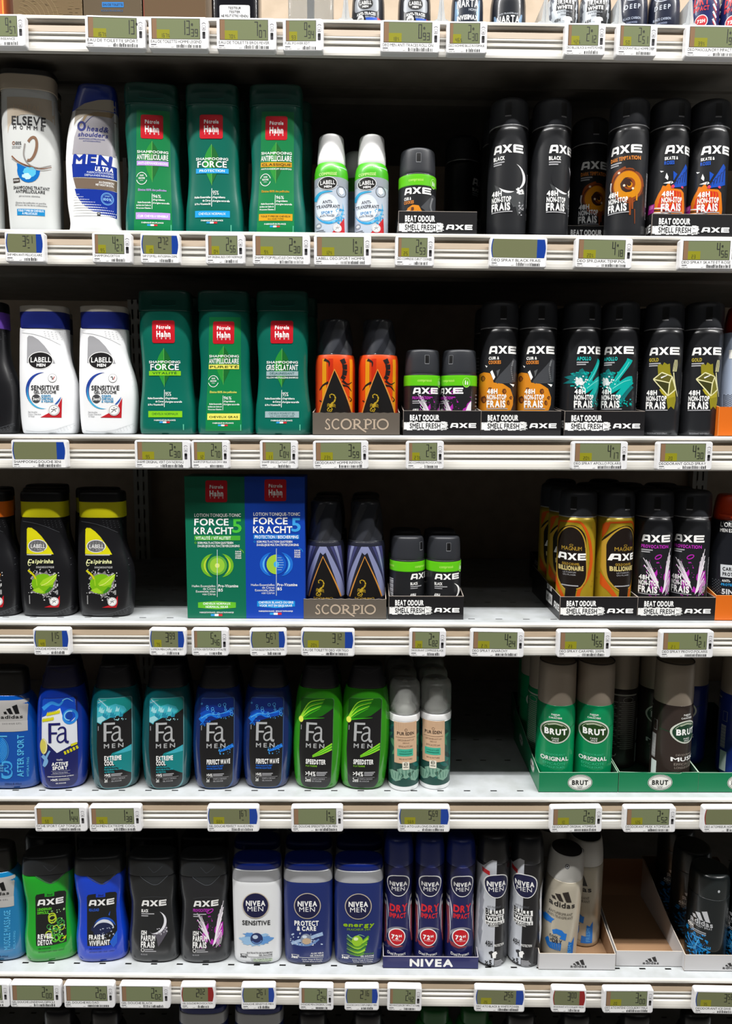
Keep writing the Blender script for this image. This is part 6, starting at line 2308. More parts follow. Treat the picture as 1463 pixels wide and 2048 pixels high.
xs = [W(px, 1800, GT + .002 + RN / 1000)[0] for px in (798.5, 861, 923.5)]
for i, (x, nm) in enumerate(zip(xs, ('left', 'middle', 'right'))):
    x = xs[1] + (i - 1) * .0424
    P.at('F', x, GT + .002 + RN / 1000, 'navy spray can with red lettering, %s of the three at the tray front' % nm, DEO, KV, (-2, 0, 4)[i], dz=T1)
    P.at('F', x, GT + .045 + RN / 1000, 'navy spray can second back behind the %s red lettered one' % nm, DEO, KV, 20, dz=T1)

# ---- half white half black sprays
RW = 22.9
NW = Loft.cyl([(0, 21), (2, 22.2), (5, RW), (26, RW), (70, 21.8), (96, 21.2), (126, 22.2), (146, RW - .5), (150, RW - 1)])
NW.ref = RW
NWC = Loft.cyl([(149.5, RW - 1.2), (154, RW - 1), (172, RW - 2.2), (182, RW - 4), (189, RW - 7)])
m = can_px(FF3, 252, 102, 'F', G, RW, 0, dz=0)
P = Proto('deodorant_can', RW)
r = P.root
WSP = M(196, 200, 208, .32, .15, .3)
NW.mesh('body', M(24, 24, 27, .34, 0, .3), r, rb=1.5, rt=.4)
NWC.mesh('cap', M(26, 28, 34, .36, 0, .25), r, rb=.3, rt=6, rows=12)
d = wrapdec(NW, m)
uc = m(236, 500)[0]
zt_ = m(236, 212)[1]
d.m = mm
d.poly([(-64, 4), (uc, 4), (uc, zt_), (uc - 6, zt_ + 1), (-14, zt_ - 2), (-22, zt_ - 10), (-64, zt_ - 14)], WSP, 0)
for k in range(5):
    d.poly([(-20 - k * .2, 110 - k * 15), (-27, 122 - k * 15), (-29, 104 - k * 15), (-24, 88 - k * 15)], M(150, 154, 164, .3, .3), 1)
    d.poly([(24, 112 - k * 16), (34, 126 - k * 16), (34, 112 - k * 16), (25, 94 - k * 16)], M(214, 216, 222, .3, .2), 1)
d.m = m
d.t('ANTI-TRANSPIRANT', 190, 276, 480, 492, M(90, 92, 98), 3, 'r')
d.rect(180, 505, 298, 588, WH, 2)
d.t('BLACK&', 182, 288, 496, 530, INK, 4, 'x')
d.rect(182, 536, 300, 566, INK, 3)
d.t('WHITE', 186, 294, 540, 562, WH, 4, 'x')
d.t('INVISIBLE', 184, 292, 572, 586, INK, 4, 'b')
d.rect(196, 588, 262, 598, INK, 3)
d.t('ORIGINAL', 202, 256, 590, 597, WH, 4)
d.t('48H', 180, 217, 680, 712, INK, 4, 'b')
d.t('PROTECTION', 226, 290, 698, 712, WH, 4, 'b')
d.poly([(196, 745), (212, 736), (224, 742), (236, 736), (240, 752), (234, 756), (234, 778), (208, 778), (206, 758), (198, 756)], INK, 4)
d.poly([(214, 752), (224, 742), (238, 738), (246, 752), (238, 758), (236, 778), (218, 778)], WH, 5)
d.t('x5', 176, 212, 790, 818, INK, 4, 'x')
d.t('ANTI', 176, 210, 823, 832, INK, 4)
for k in range(6):
    d.rect(228, 792 + k * 8, 272 + (k % 3) * 6, 797 + k * 8, GREYTX, 4)
d.poly([(172, 262), (206, 276), (206, 300), (172, 288)], RED, 3)
d.m = mm
for i in range(14):
    d.rect(36, 20 + i * 5, 58 - (i * 5 % 7), 21.4 + i * 5, M(130, 130, 134), 1)
pl = d.build('printed_label', r)
d = wrapdec(NW, m, .34)
shield(d, 250, 362, 74, 71, WH, 0)
shield(d, 250, 362, 69, 66, M(26, 28, 66, .35), 1)
d.t('NIVEA', 190, 306, 334, 364, WH, 2, 'x')
d.t('MEN', 198, 292, 368, 394, WH, 2, 'r', track=.25)
d.build('logo_shield', pl)
KW = 'half white half black sprays'
row(P, 'F', cx(FF3, 60), 1800, G, (22, 60), ('half white half black spray, left of the pair, beside the navy tray', 'half white half black spray behind the left one of the pair'), DEO, KW, .048)
row(P, 'F', cx(FF3, 252), 1800, G, (0, 20), ('half white half black spray, right of the pair, beside the white tray', 'half white half black spray behind the right one of the pair'), DEO, KW, .048)

# ---- silver sprays and black sprays with three slanted stripes
RD = 25.0
AS = Loft.cyl([(0, 23), (2, 24.6), (6, RD), (118, RD), (122, RD - .6)])
AS.ref = RD
m = can_px(FF3, 452, 110, 'F', GT + .004, RD, 0, 560)
zq = m(465, 335)[1]
AS = Loft.cyl([(0, 23), (2, 24.6), (6, RD), (zq - 3, RD), (zq, RD - .5)])
AS.ref = RD
ASC = Loft.cyl([(zq, RD - .7), (zq + 4, RD - .5), (zq + 20, RD - 1.4), (zq + 32, RD - 3.2), (zq + 36, RD - 4)])
ASC.ref = RD
P = Proto('deodorant_can', RD)
r = P.root
AS.mesh('body', M(190, 182, 164, .34, .25, .2), r, rb=1.5, rt=.4, rows=18)
c = ASC.mesh('cap', M(206, 204, 198, .4), r, rb=.3, rt=2, rows=12)
d = wrapdec(ASC, mm, .1)
zn = m(480, 243)[1]
d.ell(2, zn, 3, 3.4, M(90, 92, 98, .3, .4), 0, 20)
d.ell(2, zn, 2.1, 2.4, M(210, 212, 216, .3, .3), 1, 18)
d.ell(2, zn, 1, 1.2, BK, 2, 12)
d.build('spray_hole', c)
Loft.cyl([(zq + 35.4, RD - 5), (zq + 36.3, RD - 5)]).mesh('recess_shade', M(34, 31, 30, .6), c, rb=.1, rt=.1, rows=2)  # flat dark disc, its colour gives the shade of the cap's open top
d = wrapdec(AS, m)
d.stripes(385, 510, 385, 447, M(40, 34, 30), 3)
d.t('adidas', 380, 530, 452, 482, M(34, 30, 28), 3, 'b')
d.t('ANTI-PERSPIRANT', 380, 520, 512, 527, M(90, 84, 74), 3, 'r')
d.t('ANTI-TRANSPIRANT', 374, 522, 533, 548, M(90, 84, 74), 3, 'r')
bl = M(24, 110, 196, .34)
d.blob(380, 575, 30, 26, bl, 2, 4, 16, .35)
d.poly([(405, 628), (430, 612), (462, 614), (478, 630), (492, 632), (486, 672), (450, 664), (460, 648), (432, 640), (412, 648)], bl, 3)
d.t('COOL', 392, 442, 654, 668, M(40, 44, 56), 4, 'x')
d.t('&', 398, 406, 675, 688, M(40, 44, 56), 4, 'x')
d.t('DRY', 408, 466, 672, 696, M(40, 44, 56), 4, 'x')
for k in range(7):
    d.stroke([(372 + k * 14, 700 - abs(k - 2) * 3), (384 + k * 12, 722), (400 + k * 9, 735)], 13, bl, 3, 5)
d.poly([(372, 690), (384, 676), (392, 686), (390, 706)], bl, 4)
d.poly([(505, 680), (520, 690), (535, 660), (530, 790), (470, 790), (475, 745), (500, 750)], bl, 2)
d.t('FRESH', 500, 520, 700, 780, M(90, 160, 220), 4, 'b', 0, 90)
d.t('150 ml e 125g', 400, 470, 770, 778, M(110, 104, 96), 4, 'r')
d.build('printed_label', r)
KA = 'silver sprays with three dark slanted stripes'
P.on('F', cx(FF3, 452), 1830, GT + .003, 'silver spray can with white cap leaning in the white tray', DEO, KA, 0, 2.6, dz=.0023)
P.on('F', cx(FF3, 610), 1790, .053, 'silver spray can upright at right in the white tray, set back', DEO, KA, -16, dz=T1)
P.on('F', cx(FF3, 424), 1790, .075, 'silver spray can behind the leaning one, only its cap in view', DEO, KA, 30, dz=T1)

RI = 26.2
IC = Loft.cyl([(0, 24), (2, 25.4), (6, RI), (112, RI), (119, RI - .6), (126, RI - 3), (132, RI - 8)])
IC.ref = RI
m = can_px(FF3, 1312, 112, 'F', GT + .003, RI, 0)
P = Proto('deodorant_can', RI)
r = P.root
ICB = M(20, 26, 28, .33, .05, .35)
IC.mesh('body', ICB, r, z1=100, rb=1.5, rt=.3, rows=16)
ICC = Loft.cyl([(100, RI - .5), (112, RI - .4), (126, RI - 1.4), (132.5, RI - 2.6)])
ICC.ref = RI
c = ICC.mesh('cap', M(24, 30, 31, .34, 0, .3), r, rb=.3, rt=4, rows=8)
d = wrapdec(ICC, mm, .1)
d.ell(14, 113, 1.6, 2, M(180, 184, 188), 0, 14)
d.build('spray_hole', c)
d = wrapdec(IC, m)
d.stripes(1222, 1335, 498, 560, M(206, 208, 212, .34, .2), 3)
d.t('adidas', 1216, 1350, 558, 586, M(206, 208, 212, .34, .2), 3, 'b')
d.t('DEO BODY SPRAY', 1214, 1346, 576 + 14, 588 + 14, M(180, 182, 186), 3, 'b')
d.t('48H', 1200, 1234, 602, 620, WH, 3, 'x')
d.rect(1200, 624, 1310, 629, M(180, 182, 186), 3)
d.rect(1210, 634, 1310, 638, M(180, 182, 186), 3)
ib = M(20, 130, 200, .34)
for i in range(26):
    a = i * .41
    x, y = 1250 + 46 * math.cos(i * 2.4) * (i % 5) / 4, 715 + 52 * math.sin(i * 2.4) * (i % 4) / 3
    d.stroke([(x - 34 * math.cos(a), y - 34 * math.sin(a)), (x + 34 * math.cos(a), y + 34 * math.sin(a))], 7, (ib, M(14, 80, 150), M(80, 170, 226))[i % 3], 1 + i % 3, 2)
d.specks(1185, 630, 1330, 800, 70, 12, ib, 2, 5)
d.t('DIVE', 1312, 1336, 698, 775, M(40, 140, 206), 4, 'b', 0, 90)
d.build('printed_label', r)
KI = 'black sprays with three pale slanted stripes'
row(P, 'F', cx(FF3, 1314), 1840, GT, (-2, 20, 0), ('black spray can with pale stripes and blue burst, in the right white tray', 'black spray can behind the blue burst one', 'black spray can in deep shade, third back behind the blue burst one'), DEO, KI, .053, dz=T1)
row(P, 'F', cx(FF3, 1314) + 77, 1840, GT, (-8,), ('black spray can with pale stripes cut by the right edge',), DEO, KI, .053, dz=T1)

# ---- two sprays cut by the right edge
RO = 25.5
LO = Loft.cyl([(0, 23.5), (2, 25), (6, RO), (120, RO), (126, RO - 1.5)])
LO.ref = RO
LOC = Loft.cyl([(125, RO - 4), (128, RO - 3.4), (146, RO - 5), (158, RO - 8)])
m = can_px(FD3, 1462, 113, 'D', GT + .004, RO, 0)
P = Proto('deodorant_can', RO)
r = P.root
LO.mesh('body', M(24, 26, 32, .34, 0, .3), r, rb=1.5, rt=.6, rows=18)
LOC.mesh('cap', M(206, 62, 22, .34, 0, .25), r, rb=.3, rt=3, rows=8)
d = wrapdec(LO, m)
d.t("L'ORÉAL", 1412, 1530, 336, 362, WH, 3, 'b')
d.t('MEN EXPERT', 1410, 1545, 372, 392, WH, 3, 'x')
d.rect(1412, 582, 1540, 655, M(206, 210, 214), 2)
d.t('CARBON', 1424, 1530, 596, 616, INK, 3, 'x')
d.t('PROTECT', 1424, 1530, 626, 646, INK, 3, 'x')
d.t('ANTI-', 1420, 1470, 668, 682, WH, 3, 'b')
d.t('PROTECTION', 1416, 1540, 690, 704, M(40, 150, 214), 3, 'x')
d.t('5IN1', 1418, 1500, 722, 752, M(206, 210, 214), 3, 'x')
d.poly([(1400, 290), (1560, 300), (1560, 320), (1400, 300)], M(206, 62, 22), 2)
for i in range(5):
    for j in range(6):
        d.ell(1366 + j * 9, 675 + i * 16 + (j % 2) * 8, 3.4, 3.4, M(90, 94, 100), 1, 8)
d.build('printed_label', r)
P.on('D', cx(FD3, 1462), 1100, GT, 'black spray can with red orange cap cut by the right edge', DEO, rz=0, dz=T1)
P.on('D', cx(FD3, 1462), 1100, GT + .052, 'black spray can hidden behind the red orange capped one', DEO, rz=30, dz=T1)
m = can_px(FC3, 1505, 105, 'C', GT + .004, RO, 0)
P = Proto('deodorant_can', RO)
r = P.root
LO.mesh('body', M(176, 190, 214, .34, .1, .3), r, rb=1.5, rt=.6, rows=18)
LOC.mesh('cap', M(150, 30, 18, .34, 0, .25), r, rb=.3, rt=3, rows=8)
d = wrapdec(LO, m)
for i in range(7):
    for j in range(9):
        d.ell(1412 + j * 11, 675 + i * 11 + (j % 2) * 5, 4, 4, M(80, 86, 100), 1, 8)
d.rect(1440, 420, 1560, 470, WH, 1)
d.build('printed_label', r)
P.on('C', cx(FC3, 1505), 740, GT, 'pale blue spray can with dark red cap cut by the right edge', DEO, dz=T1)

# ================================================================ LOTION BOXES
def lotion(green):
    m = Px(FD1, 1288, 'D', G - .002, 500, ax=0) if green else Px(FD2, 203, 'D', G - .002, 500, ax=0)
    P = Proto('lotion_box', 22)
    r = P.root
    w = 37.7
    H = 181.5
    col = M(0, 104, 76, .42, 0, .15) if green else M(8, 62, 168, .42, 0, .15)
    dark = M(2, 60, 50, .42) if green else M(10, 30, 96, .42)
    boxes('carton_body', [(-w, w, -22, 22, .2, H)], col, r, .6)
    d = Dec(m, flat(-22), 99, 99, .08, .03)
    y = (lambda v: v) if green else (lambda v: (v / 2.926 - .6) * 2.9857)
    dx = 1288 if green else 203
    X = (lambda v: v) if green else (lambda v: 203 + (v - 1288) * .98)
    Y = (lambda v: v) if green else (lambda v: 55 + (v - 62) * .978)
    ph_logo(d, X(1226), X(1356), Y(92), Y(222), 3)
    acc = LIME if green else M(30, 150, 226)
    d.t('LOTION TONIQUE-TONIC', X(1160), X(1438), Y(290), Y(309), WH, 3, 'b')
    d.t('FORCE', X(1160), X(1364), Y(320), Y(360), WH, 3, 'b')
    d.t('KRACHT', X(1158), X(1392), Y(372), Y(412), WH, 3, 'b')
    d.t('5', X(1386), X(1442), Y(322), Y(402), M(70, 190, 60) if green else M(60, 160, 230), 3, 'b')
    d.rect(X(1160), Y(422), X(1434), Y(450), M(70, 170, 50) if green else M(16, 120, 210), 3)
    d.t('VITALITÉ / VITALITEIT' if green else 'PROTECTION / BESCHERMING', X(1168), X(1378 if green else 1428), Y(427), Y(445), WH, 4, 'b')
    d.ring(X(1167), Y(464), 5, 5, 2, acc, 3)
    d.t('SOIN MULTI-ACTION QUOTIDIEN', X(1180), X(1392), Y(458), Y(471), WH, 3, 'b')
    d.t('DAGELIJKSE MULTIACTIEVERZORGING', X(1180), X(1430), Y(477), Y(490), WH, 3, 'b')
    cxx, cyy = X(1297), Y(600)
    o1, o2 = (M(110, 180, 40, .35), M(190, 210, 60, .35)) if green else (M(30, 110, 210, .35), M(90, 180, 236, .35))
    for s_ in (0, 1):
        a0 = 110 if s_ == 0 else -70
        d.ring(cxx, cyy, 82, 74, 30, o1, 3, a0, a0 + 140, 24, True)
        d.ring(cxx, cyy, 76, 66, 10, o2, 4, a0 + 15, a0 + 125, 20, True)
    if green:
        d.ell(cxx, cyy, 58, 58, M(96, 170, 60, .3), 5, 30)
        d.ell(cxx, cyy, 44, 46, M(150, 200, 60, .3), 6, 26)
        d.ell(cxx, cyy, 14, 14, M(220, 230, 120, .3), 7, 18)
    else:
        d.ell(cxx, cyy, 58, 58, M(24, 90, 196, .3), 5, 30)
        d.poly([(cxx, cyy - 58)] + [(cxx - 58 * math.sin(t * math.pi / 12), cyy - 58 * math.cos(t * math.pi / 12)) for t in range(1, 13)], M(160, 200, 60, .3), 6)
        d.ell(cxx, cyy, 16, 18, M(60, 170, 230, .3), 7, 18)
        for k in range(6):
            d.rect(cxx + 6, cyy - 40 + k * 14, cxx + 46 - abs(k - 2.5) * 6, cyy - 37 + k * 14, M(150, 190, 230), 8)
    d.rect(cxx - 1.5, Y(505), cxx + 1.5, Y(788), M(206, 220, 226), 9)
    d.ring(X(1422), Y(530), 32, 28, 3, acc, 3, -80, -10, 8)
    for k, s_ in enumerate(('SANS', 'RINÇAGE'.replace('Ç', 'C'), 'ZONDER', 'SPOELEN')):
        d.t(s_, X(1404), X(1440), Y(512 + k * 13), Y(521 + k * 13), WH, 3)
    for k, (s_, a) in enumerate((('Huiles Essentielles', 1146), ('de Citrus', 1212), ('Essentiële oliën'.replace('ë', 'e'), 1170), ('van Citrus', 1208))):
        d.t(s_, X(a), X(1286), Y(716 + k * 16), Y(729 + k * 16), WH, 3, 'r')
    d.t('Pro-Vitamine', X(1303), X(1422), Y(713), Y(730), WH, 3, 'b')
    d.t('B5', X(1303), X(1330), Y(738), Y(755), WH, 3, 'b')
    d.poly([(X(1182), Y(820)), (X(1295), Y(812)), (X(1408), Y(820)), (X(1408), Y(852)), (X(1295), Y(862)), (X(1182), Y(852))], M(96, 184, 40) if green else M(24, 140, 216), 3)
    d.t('CHEVEUX NORMAUX' if green else 'CHEVEUX BLANCS OU GRIS', X(1212 if green else 1192), X(1376 if green else 1398), Y(821), Y(834), WH, 4, 'b')
    d.t('NORMAAL HAAR' if green else 'VOOR WIT EN GRIJS HAAR', X(1228 if green else 1196), X(1362 if green else 1392), Y(840), Y(853), WH, 4, 'b')
    d.t('FABRIQUÉ EN FRANCE - GEMAAKT IN FRANKRIJK', X(1192), X(1396), Y(876), Y(884), WH, 3)
    flag(d, X(1293), Y(889), Y(902), 23)
    d.build('front_print', r)
    f = Dec(mm, lambda u, v, off: (u, v, H + off), 99, 99, .08)
    f.rect(-w + 1, -21, w - 1, -20.2, dark, 0)
    f.build('tuck_flap', r)
    return P


lotion(True).at('D', W(431.4, 1100, G - .002)[0], G + .02, 'tall green lotion box with red badge', 'box')
lotion(False).at('D', W(549.4, 1100, G - .002)[0], G + .02, 'tall blue lotion box with red badge', 'box')

# ---- settle round things of one column so that none touch
def relax():
    for _ in range(60):
        moved = False
        for i in range(len(CANS)):
            a, ra, la = CANS[i]
            for j in range(i + 1, len(CANS)):
                b, rb, lb = CANS[j]
                if abs(a.location.z - b.location.z) > .05:
                    continue
                dx, dy = b.location.x - a.location.x, b.location.y - a.location.y
                gap = ra + rb + .0006 - math.hypot(dx, dy)
                if gap <= 0:
                    continue
                moved = True
                if abs(dx) > abs(dy):
                    k = gap * .55 * (1 if dx > 0 else -1)
                    a.location.x -= k
                    b.location.x += k
                elif dy > 0:
                    b.location.y += gap * 1.05
                else:
                    a.location.y += gap * 1.05
        if not moved:
            break


relax()

# ================================================================ DISPLAY TRAYS
KRAFT = M(140, 108, 78, .75)


def slab(name, prof, axis, a, b, outer, inner, edge, parent, out_side):
    """thin cardboard wall: profile extruded a..b along axis; out_side -1/1 picks the face that carries the outer colour"""
    n = len(prof)
    mk = (lambda c, p: (c, p[0], p[1])) if axis == 'x' else (lambda c, p: (p[0], c, p[1]))
    vs = [mk(a, p) for p in prof] + [mk(b, p) for p in prof]
    fs = [tuple(range(n)), tuple(range(n, 2 * n))] + [(i, (i + 1) % n, (i + 1) % n + n, i + n) for i in range(n)]
    fm = [0 if out_side < 0 else 1, 0 if out_side > 0 else 1] + [2] * n
    me = mesh_data(name, vs, fs, [outer, inner, edge], fm, False)
    return obj(name, me, parent)


def tray(label, sh, px0, px1, py, depth, hf, hb, outer, inner, edge, deco, y0=None, fit=True, group=None, side=None, cut=None):
    ya = .0125 if y0 is None else y0
    x0, x1 = W(px0, py, ya)[0] * 1000, W(px1, py, ya)[0] * 1000
    inn = [(o, r) for o, r, l in CANS if fit and abs(o.location.z - zs(sh, o.location.x)) < .003 and x0 - 9 < o.location.x * 1000 < x1 + 9 and ya - .01 < o.location.y < ya + depth / 1000]
    if inn:
        rr = max(r for o, r in inn) * 1000
        cols = 1 if max(o.location.x for o, r in inn) - min(o.location.x for o, r in inn) < .02 else 2
        if cols == 2 and len(inn) < 6 or sh != 'F':
            x1 = max(x1, x0 + (4 if cols == 2 else 2) * rr + 3.4)
        mid = (max(o.location.x for o, r in inn) + min(o.location.x for o, r in inn)) / 2
        for o, r in inn:                     # each column stands against its own side wall
            if cols == 2 and (sh != 'F' or 'silver' in label):
                o.location.x = x0 / 1000 + r + .0015 if o.location.x < mid else x1 / 1000 - r - .0015
            o.location.z = o.location.z
        ya = min(ya, min(o.location.y - r for o, r in inn) - .0012)
        depth = max(depth, (max(o.location.y + r for o, r in inn) - ya) * 1000 + 3.2)
        if sh + label[:4] == 'Fnavy':
            x0, x1 = min(o.location.x - r for o, r in inn) * 1000 - 1.2, max(o.location.x + r for o, r in inn) * 1000 + 1.2
    w = x1 - x0
    root = thing('display_tray')
    xc = (x0 + x1) / 2000
    root.location = (xc, ya, zs(sh, xc))
    root.rotation_euler = (0, -math.atan(SHELF[sh][1]), 0)
    tag(root, label, 'display tray', group)
    t = .9
    slab('base', [(0, .1), (depth, .1), (depth, .8), (0, .8)], 'x', -w / 2, w / 2, inner, inner, inner, root, 0)
    fp = [(-w / 2, .1), (w / 2, .1), (w / 2, hf), (-w / 2, hf)] if not cut else cut(w, hf)
    f = slab('front_panel', fp, 'y', 0, t, outer, inner, edge, root, -1)
    sp = [(t, .8), (depth, .8), (depth, hb), (depth * .96, hb), (depth * .25, hf + (hb - hf) * .18), (t, hf)]
    slab('side_panel', sp, 'x', -w / 2, -w / 2 + t, outer, inner, edge, root, -1)
    slab('side_panel', sp, 'x', w / 2 - t, w / 2, outer, inner, edge, root, 1)
    slab('back_panel', [(-w / 2 + t, .8), (w / 2 - t, .8), (w / 2 - t, hb), (-w / 2 + t, hb)], 'y', depth - t, depth, outer, inner, edge, root, 1)
    d = Dec(mm, flat(0), 999, 999, .06, .03)
    deco(d, w, hf)
    d.build('front_print', f)
    if side:
        d = Dec(mm, lambda u, v, off: (-w / 2 - off, -u, v), 999, 999, .06, .03)
        side(d, depth, hf)
        d.build('side_print', root)
    return root


TBK = M(22, 21, 23, .4, 0, .25)
TEDGE = M(150, 140, 132, .7)


def deco_axe(d, w, h):
    X = lambda f: -w / 2 + f * w
    Y = lambda f: h * (1 - f)
    d.rect(-w / 2 + .1, h - .5, w / 2 - .1, h, TEDGE, 0)
    d.rect(-w / 2, .2, -w / 2 + .45, h, TEDGE, 0)
    d.rect(X(0), Y(1), X(1), Y(.78), M(40, 39, 41, .4, 0, .25), 0)  # dark grey sheen painted along the lower front
    d.t('BEAT ODOUR', X(.085), X(.465), Y(.17), Y(.39), WH, 3, 'x')
    d.rect(X(.01), Y(.47), X(.53), Y(.76), M(232, 232, 230, .5), 1)
    rd = random.Random(6)
    for i in range(26):
        y = .46 + .3 * rd.random()
        d.rect(X(.5), Y(y), X(.5 + rd.uniform(.03, .085)), Y(y + .022), M(232, 232, 230, .5), 1)
    for i in range(20):
        x = rd.uniform(.02, .5)
        d.rect(X(x), Y(.44 if i % 2 else .79), X(x + rd.uniform(.01, .06)), Y(.48 if i % 2 else .75), M(232, 232, 230, .5), 1)
    for i in range(16):
        x, y = rd.uniform(.02, .5), rd.choice([.49, .5, .73, .74])
        d.rect(X(x), Y(y), X(x + .02), Y(y + .012), TBK, 2)
    d.t('SMELL FRESH', X(.085), X(.48), Y(.51), Y(.71), INK, 4, 'b')
    d.axe(X(.605), X(.945), Y(.5), Y(.69), WH, TBK, 3)


def side_axe(d, dep, h):
    d.axe(-15 - 14, -3, h * .62, h * .32, WH, TBK, 2)
    d.rect(-70, h * .3, -38, h * .75, M(200, 200, 198, .5), 1)
    d.t('SMELL FRESH', -66, -42, h * .62, h * .42, INK, 2, 'b')
    d.t('BEAT ODOUR', -66, -42, h * 1.1, h * .88, WH, 2, 'x')


GTX = 'black cardboard trays with white lettering'


def axetray(label, sh, a, b, py, y0=None, depth=102, hb=44, **k):
    return tray(label, sh, a, b, py, depth, 30.5, hb, TBK, M(58, 52, 48, .7), TEDGE, deco_axe, y0, group=GTX, side=side_axe, **k)


axetray('black lettered tray holding one short green banded can on the second shelf', 'B', 796, 953, 445, GBC - .0025)
axetray('black lettered tray set back behind the caramel swirl can', 'B', 1127, 1290, 455, .0745)
axetray('black lettered tray holding the skateboard cans', 'B', 1302, 1466, 455, GBC - .0025)
axetray('black lettered tray holding the short winged cans on the third shelf', 'C', 806, 957, 845)
axetray('black lettered tray holding the cookie cans', 'C', 961, 1117, 845)
axetray('black lettered tray holding the teal stroke cans', 'C', 1128, 1284, 845)
axetray('black lettered tray holding short cans beside the chevron cans', 'D', 777, 925, 1215)
axetray('black lettered tray holding the front gold cans', 'D', 1119, 1270, 1215, depth=152, hb=40)
axetray('black lettered tray holding the tall winged cans', 'D', 1274, 1424, 1215, depth=152, hb=40)
axetray('black lettered tray in deep shade behind the front gold cans', 'D', 1090, 1246, 1130, REAR_CAR[1] - .02, hb=40)

TAUP = M(96, 88, 79, .45, .1, .15)
FOIL = M(206, 186, 164, .35, .3)


def deco_scorpio(d, w, h):
    X = lambda f: -w / 2 + f * w
    Y = lambda f: h * (1 - f)
    xs_ = ((.142, .205), (.225, .315), (.33, .44), (.455, .565), (.585, .66), (.69, .725), (.745, .865))
    for ch, (a, b) in zip('SCORPIO', xs_):
        if ch in 'RPI':
            sw = .02
            x = (a + b) / 2 - sw / 2 if ch == 'I' else a + .015
            d.rect(X(x), Y(.73), X(x + sw), Y(.3), FOIL, 2)
            d.rect(X(x - .018), Y(.735), X(x + sw + .018), Y(.7), FOIL, 2)
            d.rect(X(x - .018), Y(.33), X(x + sw + .012), Y(.3), FOIL, 2)
            if ch in 'RP':
                d.ring(X(x + sw), Y(.42), w * .052, h * .115, .028 * h + 1, FOIL, 2, -90, 90, 16)
            if ch == 'R':
                d.stroke([(X(x + .04), Y(.54)), (X(x + .09), Y(.72)), (X(x + .145), Y(.86))], 2.6, FOIL, 2, 1.4)
        elif ch == 'S':
            d.stroke([(X(b - .008), Y(.36)), (X(a + .03), Y(.3)), (X(a + .012), Y(.42)), (X(b - .02), Y(.56)), (X(b - .012), Y(.7)), (X(a + .02), Y(.735)), (X(a), Y(.66))], 1.4, FOIL, 2, 1.6)
        elif ch == 'C':
            d.ring(X((a + b) / 2), Y(.515), (b - a) / 2 * w, h * .21, 1.7, FOIL, 2, 45, 318, 28)
        else:
            d.ring(X((a + b) / 2), Y(.515), (b - a) / 2 * w, h * .21, 1.9, FOIL, 2)


def scorp_cut(w, h):
    p = [(-w / 2, .1), (w / 2, .1), (w / 2, h)]
    n = 22
    for i in range(1, n):
        p.append((w / 2 - w * i / n, h - (.7 if i % 2 else 0)))
    return p + [(-w / 2, h)]


tray('taupe lettered tray holding the orange scorpion cans', 'C', 625, 799, 848, 104, 28, 42, TAUP, M(120, 106, 92, .7), M(176, 164, 150, .7), deco_scorpio, group='taupe cardboard trays', cut=scorp_cut)
tray('taupe lettered tray holding the chevron scorpion cans', 'D', 607, 772, 1218, 156, 26.5, 42, TAUP, M(120, 106, 92, .7), M(176, 164, 150, .7), deco_scorpio, group='taupe cardboard trays', cut=scorp_cut)

BG = M(0, 118, 74, .42, 0, .2)


def oval(d, x, y, q):
    d.ell(x, y, q, q * .68, M(226, 226, 220, .45), 1, 36)
    d.ring(x, y, q * .95, q * .63, q * .05, M(40, 70, 50), 2)
    d.ring(x, y, q * .84, q * .52, q * .04, M(90, 100, 90), 2, 200, 340)
    d.ring(x, y, q * .84, q * .52, q * .04, M(90, 100, 90), 2, 20, 160)
    d.t('BRUT', x - q * .66, x + q * .66, y + q * .2, y - q * .2, M(30, 34, 30), 3, 'x')
    d.t('PARIS', x - q * .22, x + q * .22, y - q * .3, y - q * .38, M(60, 60, 60), 3)
    d.t('1969', x - q * .18, x + q * .18, y - q * .42, y - q * .5, M(60, 60, 60), 3)


def deco_brut(d, w, h):
    d.rect(-w / 2, h - .5, w / 2, h, M(60, 150, 112, .6), 0)
    oval(d, w * .02, h * .5, w * .155)


def side_brut(d, dep, h):
    oval(d, -38, h * .68, 12)
    oval(d, -110, h * .8, 12)


def brut_cut(w, h):
    return [(-w / 2, .1), (w / 2, .1), (w / 2, h), (w * .3, h - .3), (w * .26, h - 2), (-w / 2, h + .4)]


GBT = 'green cardboard trays with an oval emblem'
BE = M(150, 170, 150, .7)
tray('green tray holding the green bronze capped cans', 'E', 1077, 1233, 1565, 160, 27.5, 52, BG, M(30, 70, 52, .7), BE, deco_brut, group=GBT, side=side_brut)
tray('green tray with bent rim holding the brown bronze capped cans', 'E', 1237, 1392, 1565, 160, 28, 52, BG, M(30, 70, 52, .7), BE, deco_brut, group=GBT, cut=brut_cut)
tray('green tray holding blue bronze capped cans, cut by the right edge', 'E', 1396, 1552, 1565, 160, 27.5, 52, BG, M(30, 70, 52, .7), BE, deco_brut, group=GBT)
bl_ = [o for o, r_, l in CANS if 'rear tray' in o['label']]
tray('green tray in deep shade behind the green bronze capped cans', 'E', 1040, 1192, 1450, 70, 27.5, 46, BG, M(30, 70, 52, .7), BE, deco_brut, y0=min(o.location.y for o in bl_) - .0275, group=GBT, side=lambda d, dep, h: oval(d, -38, h * .7, 11))


def deco_nivea(d, w, h):
    d.rect(-w / 2, h - .4, w / 2, h, M(150, 150, 170, .6), 0)
    d.t('NIVEA', -w * .22, w * .235, h * .82, h * .2, WH, 2, 'x')


tray('navy lettered tray holding three navy spray cans', 'F', 764, 953, 1930, 90, 17.5, 36, M(24, 28, 92, .4, 0, .25), M(70, 70, 100, .7), M(170, 166, 170, .7), deco_nivea)

TWH = M(196, 195, 196, .5, 0, .15)


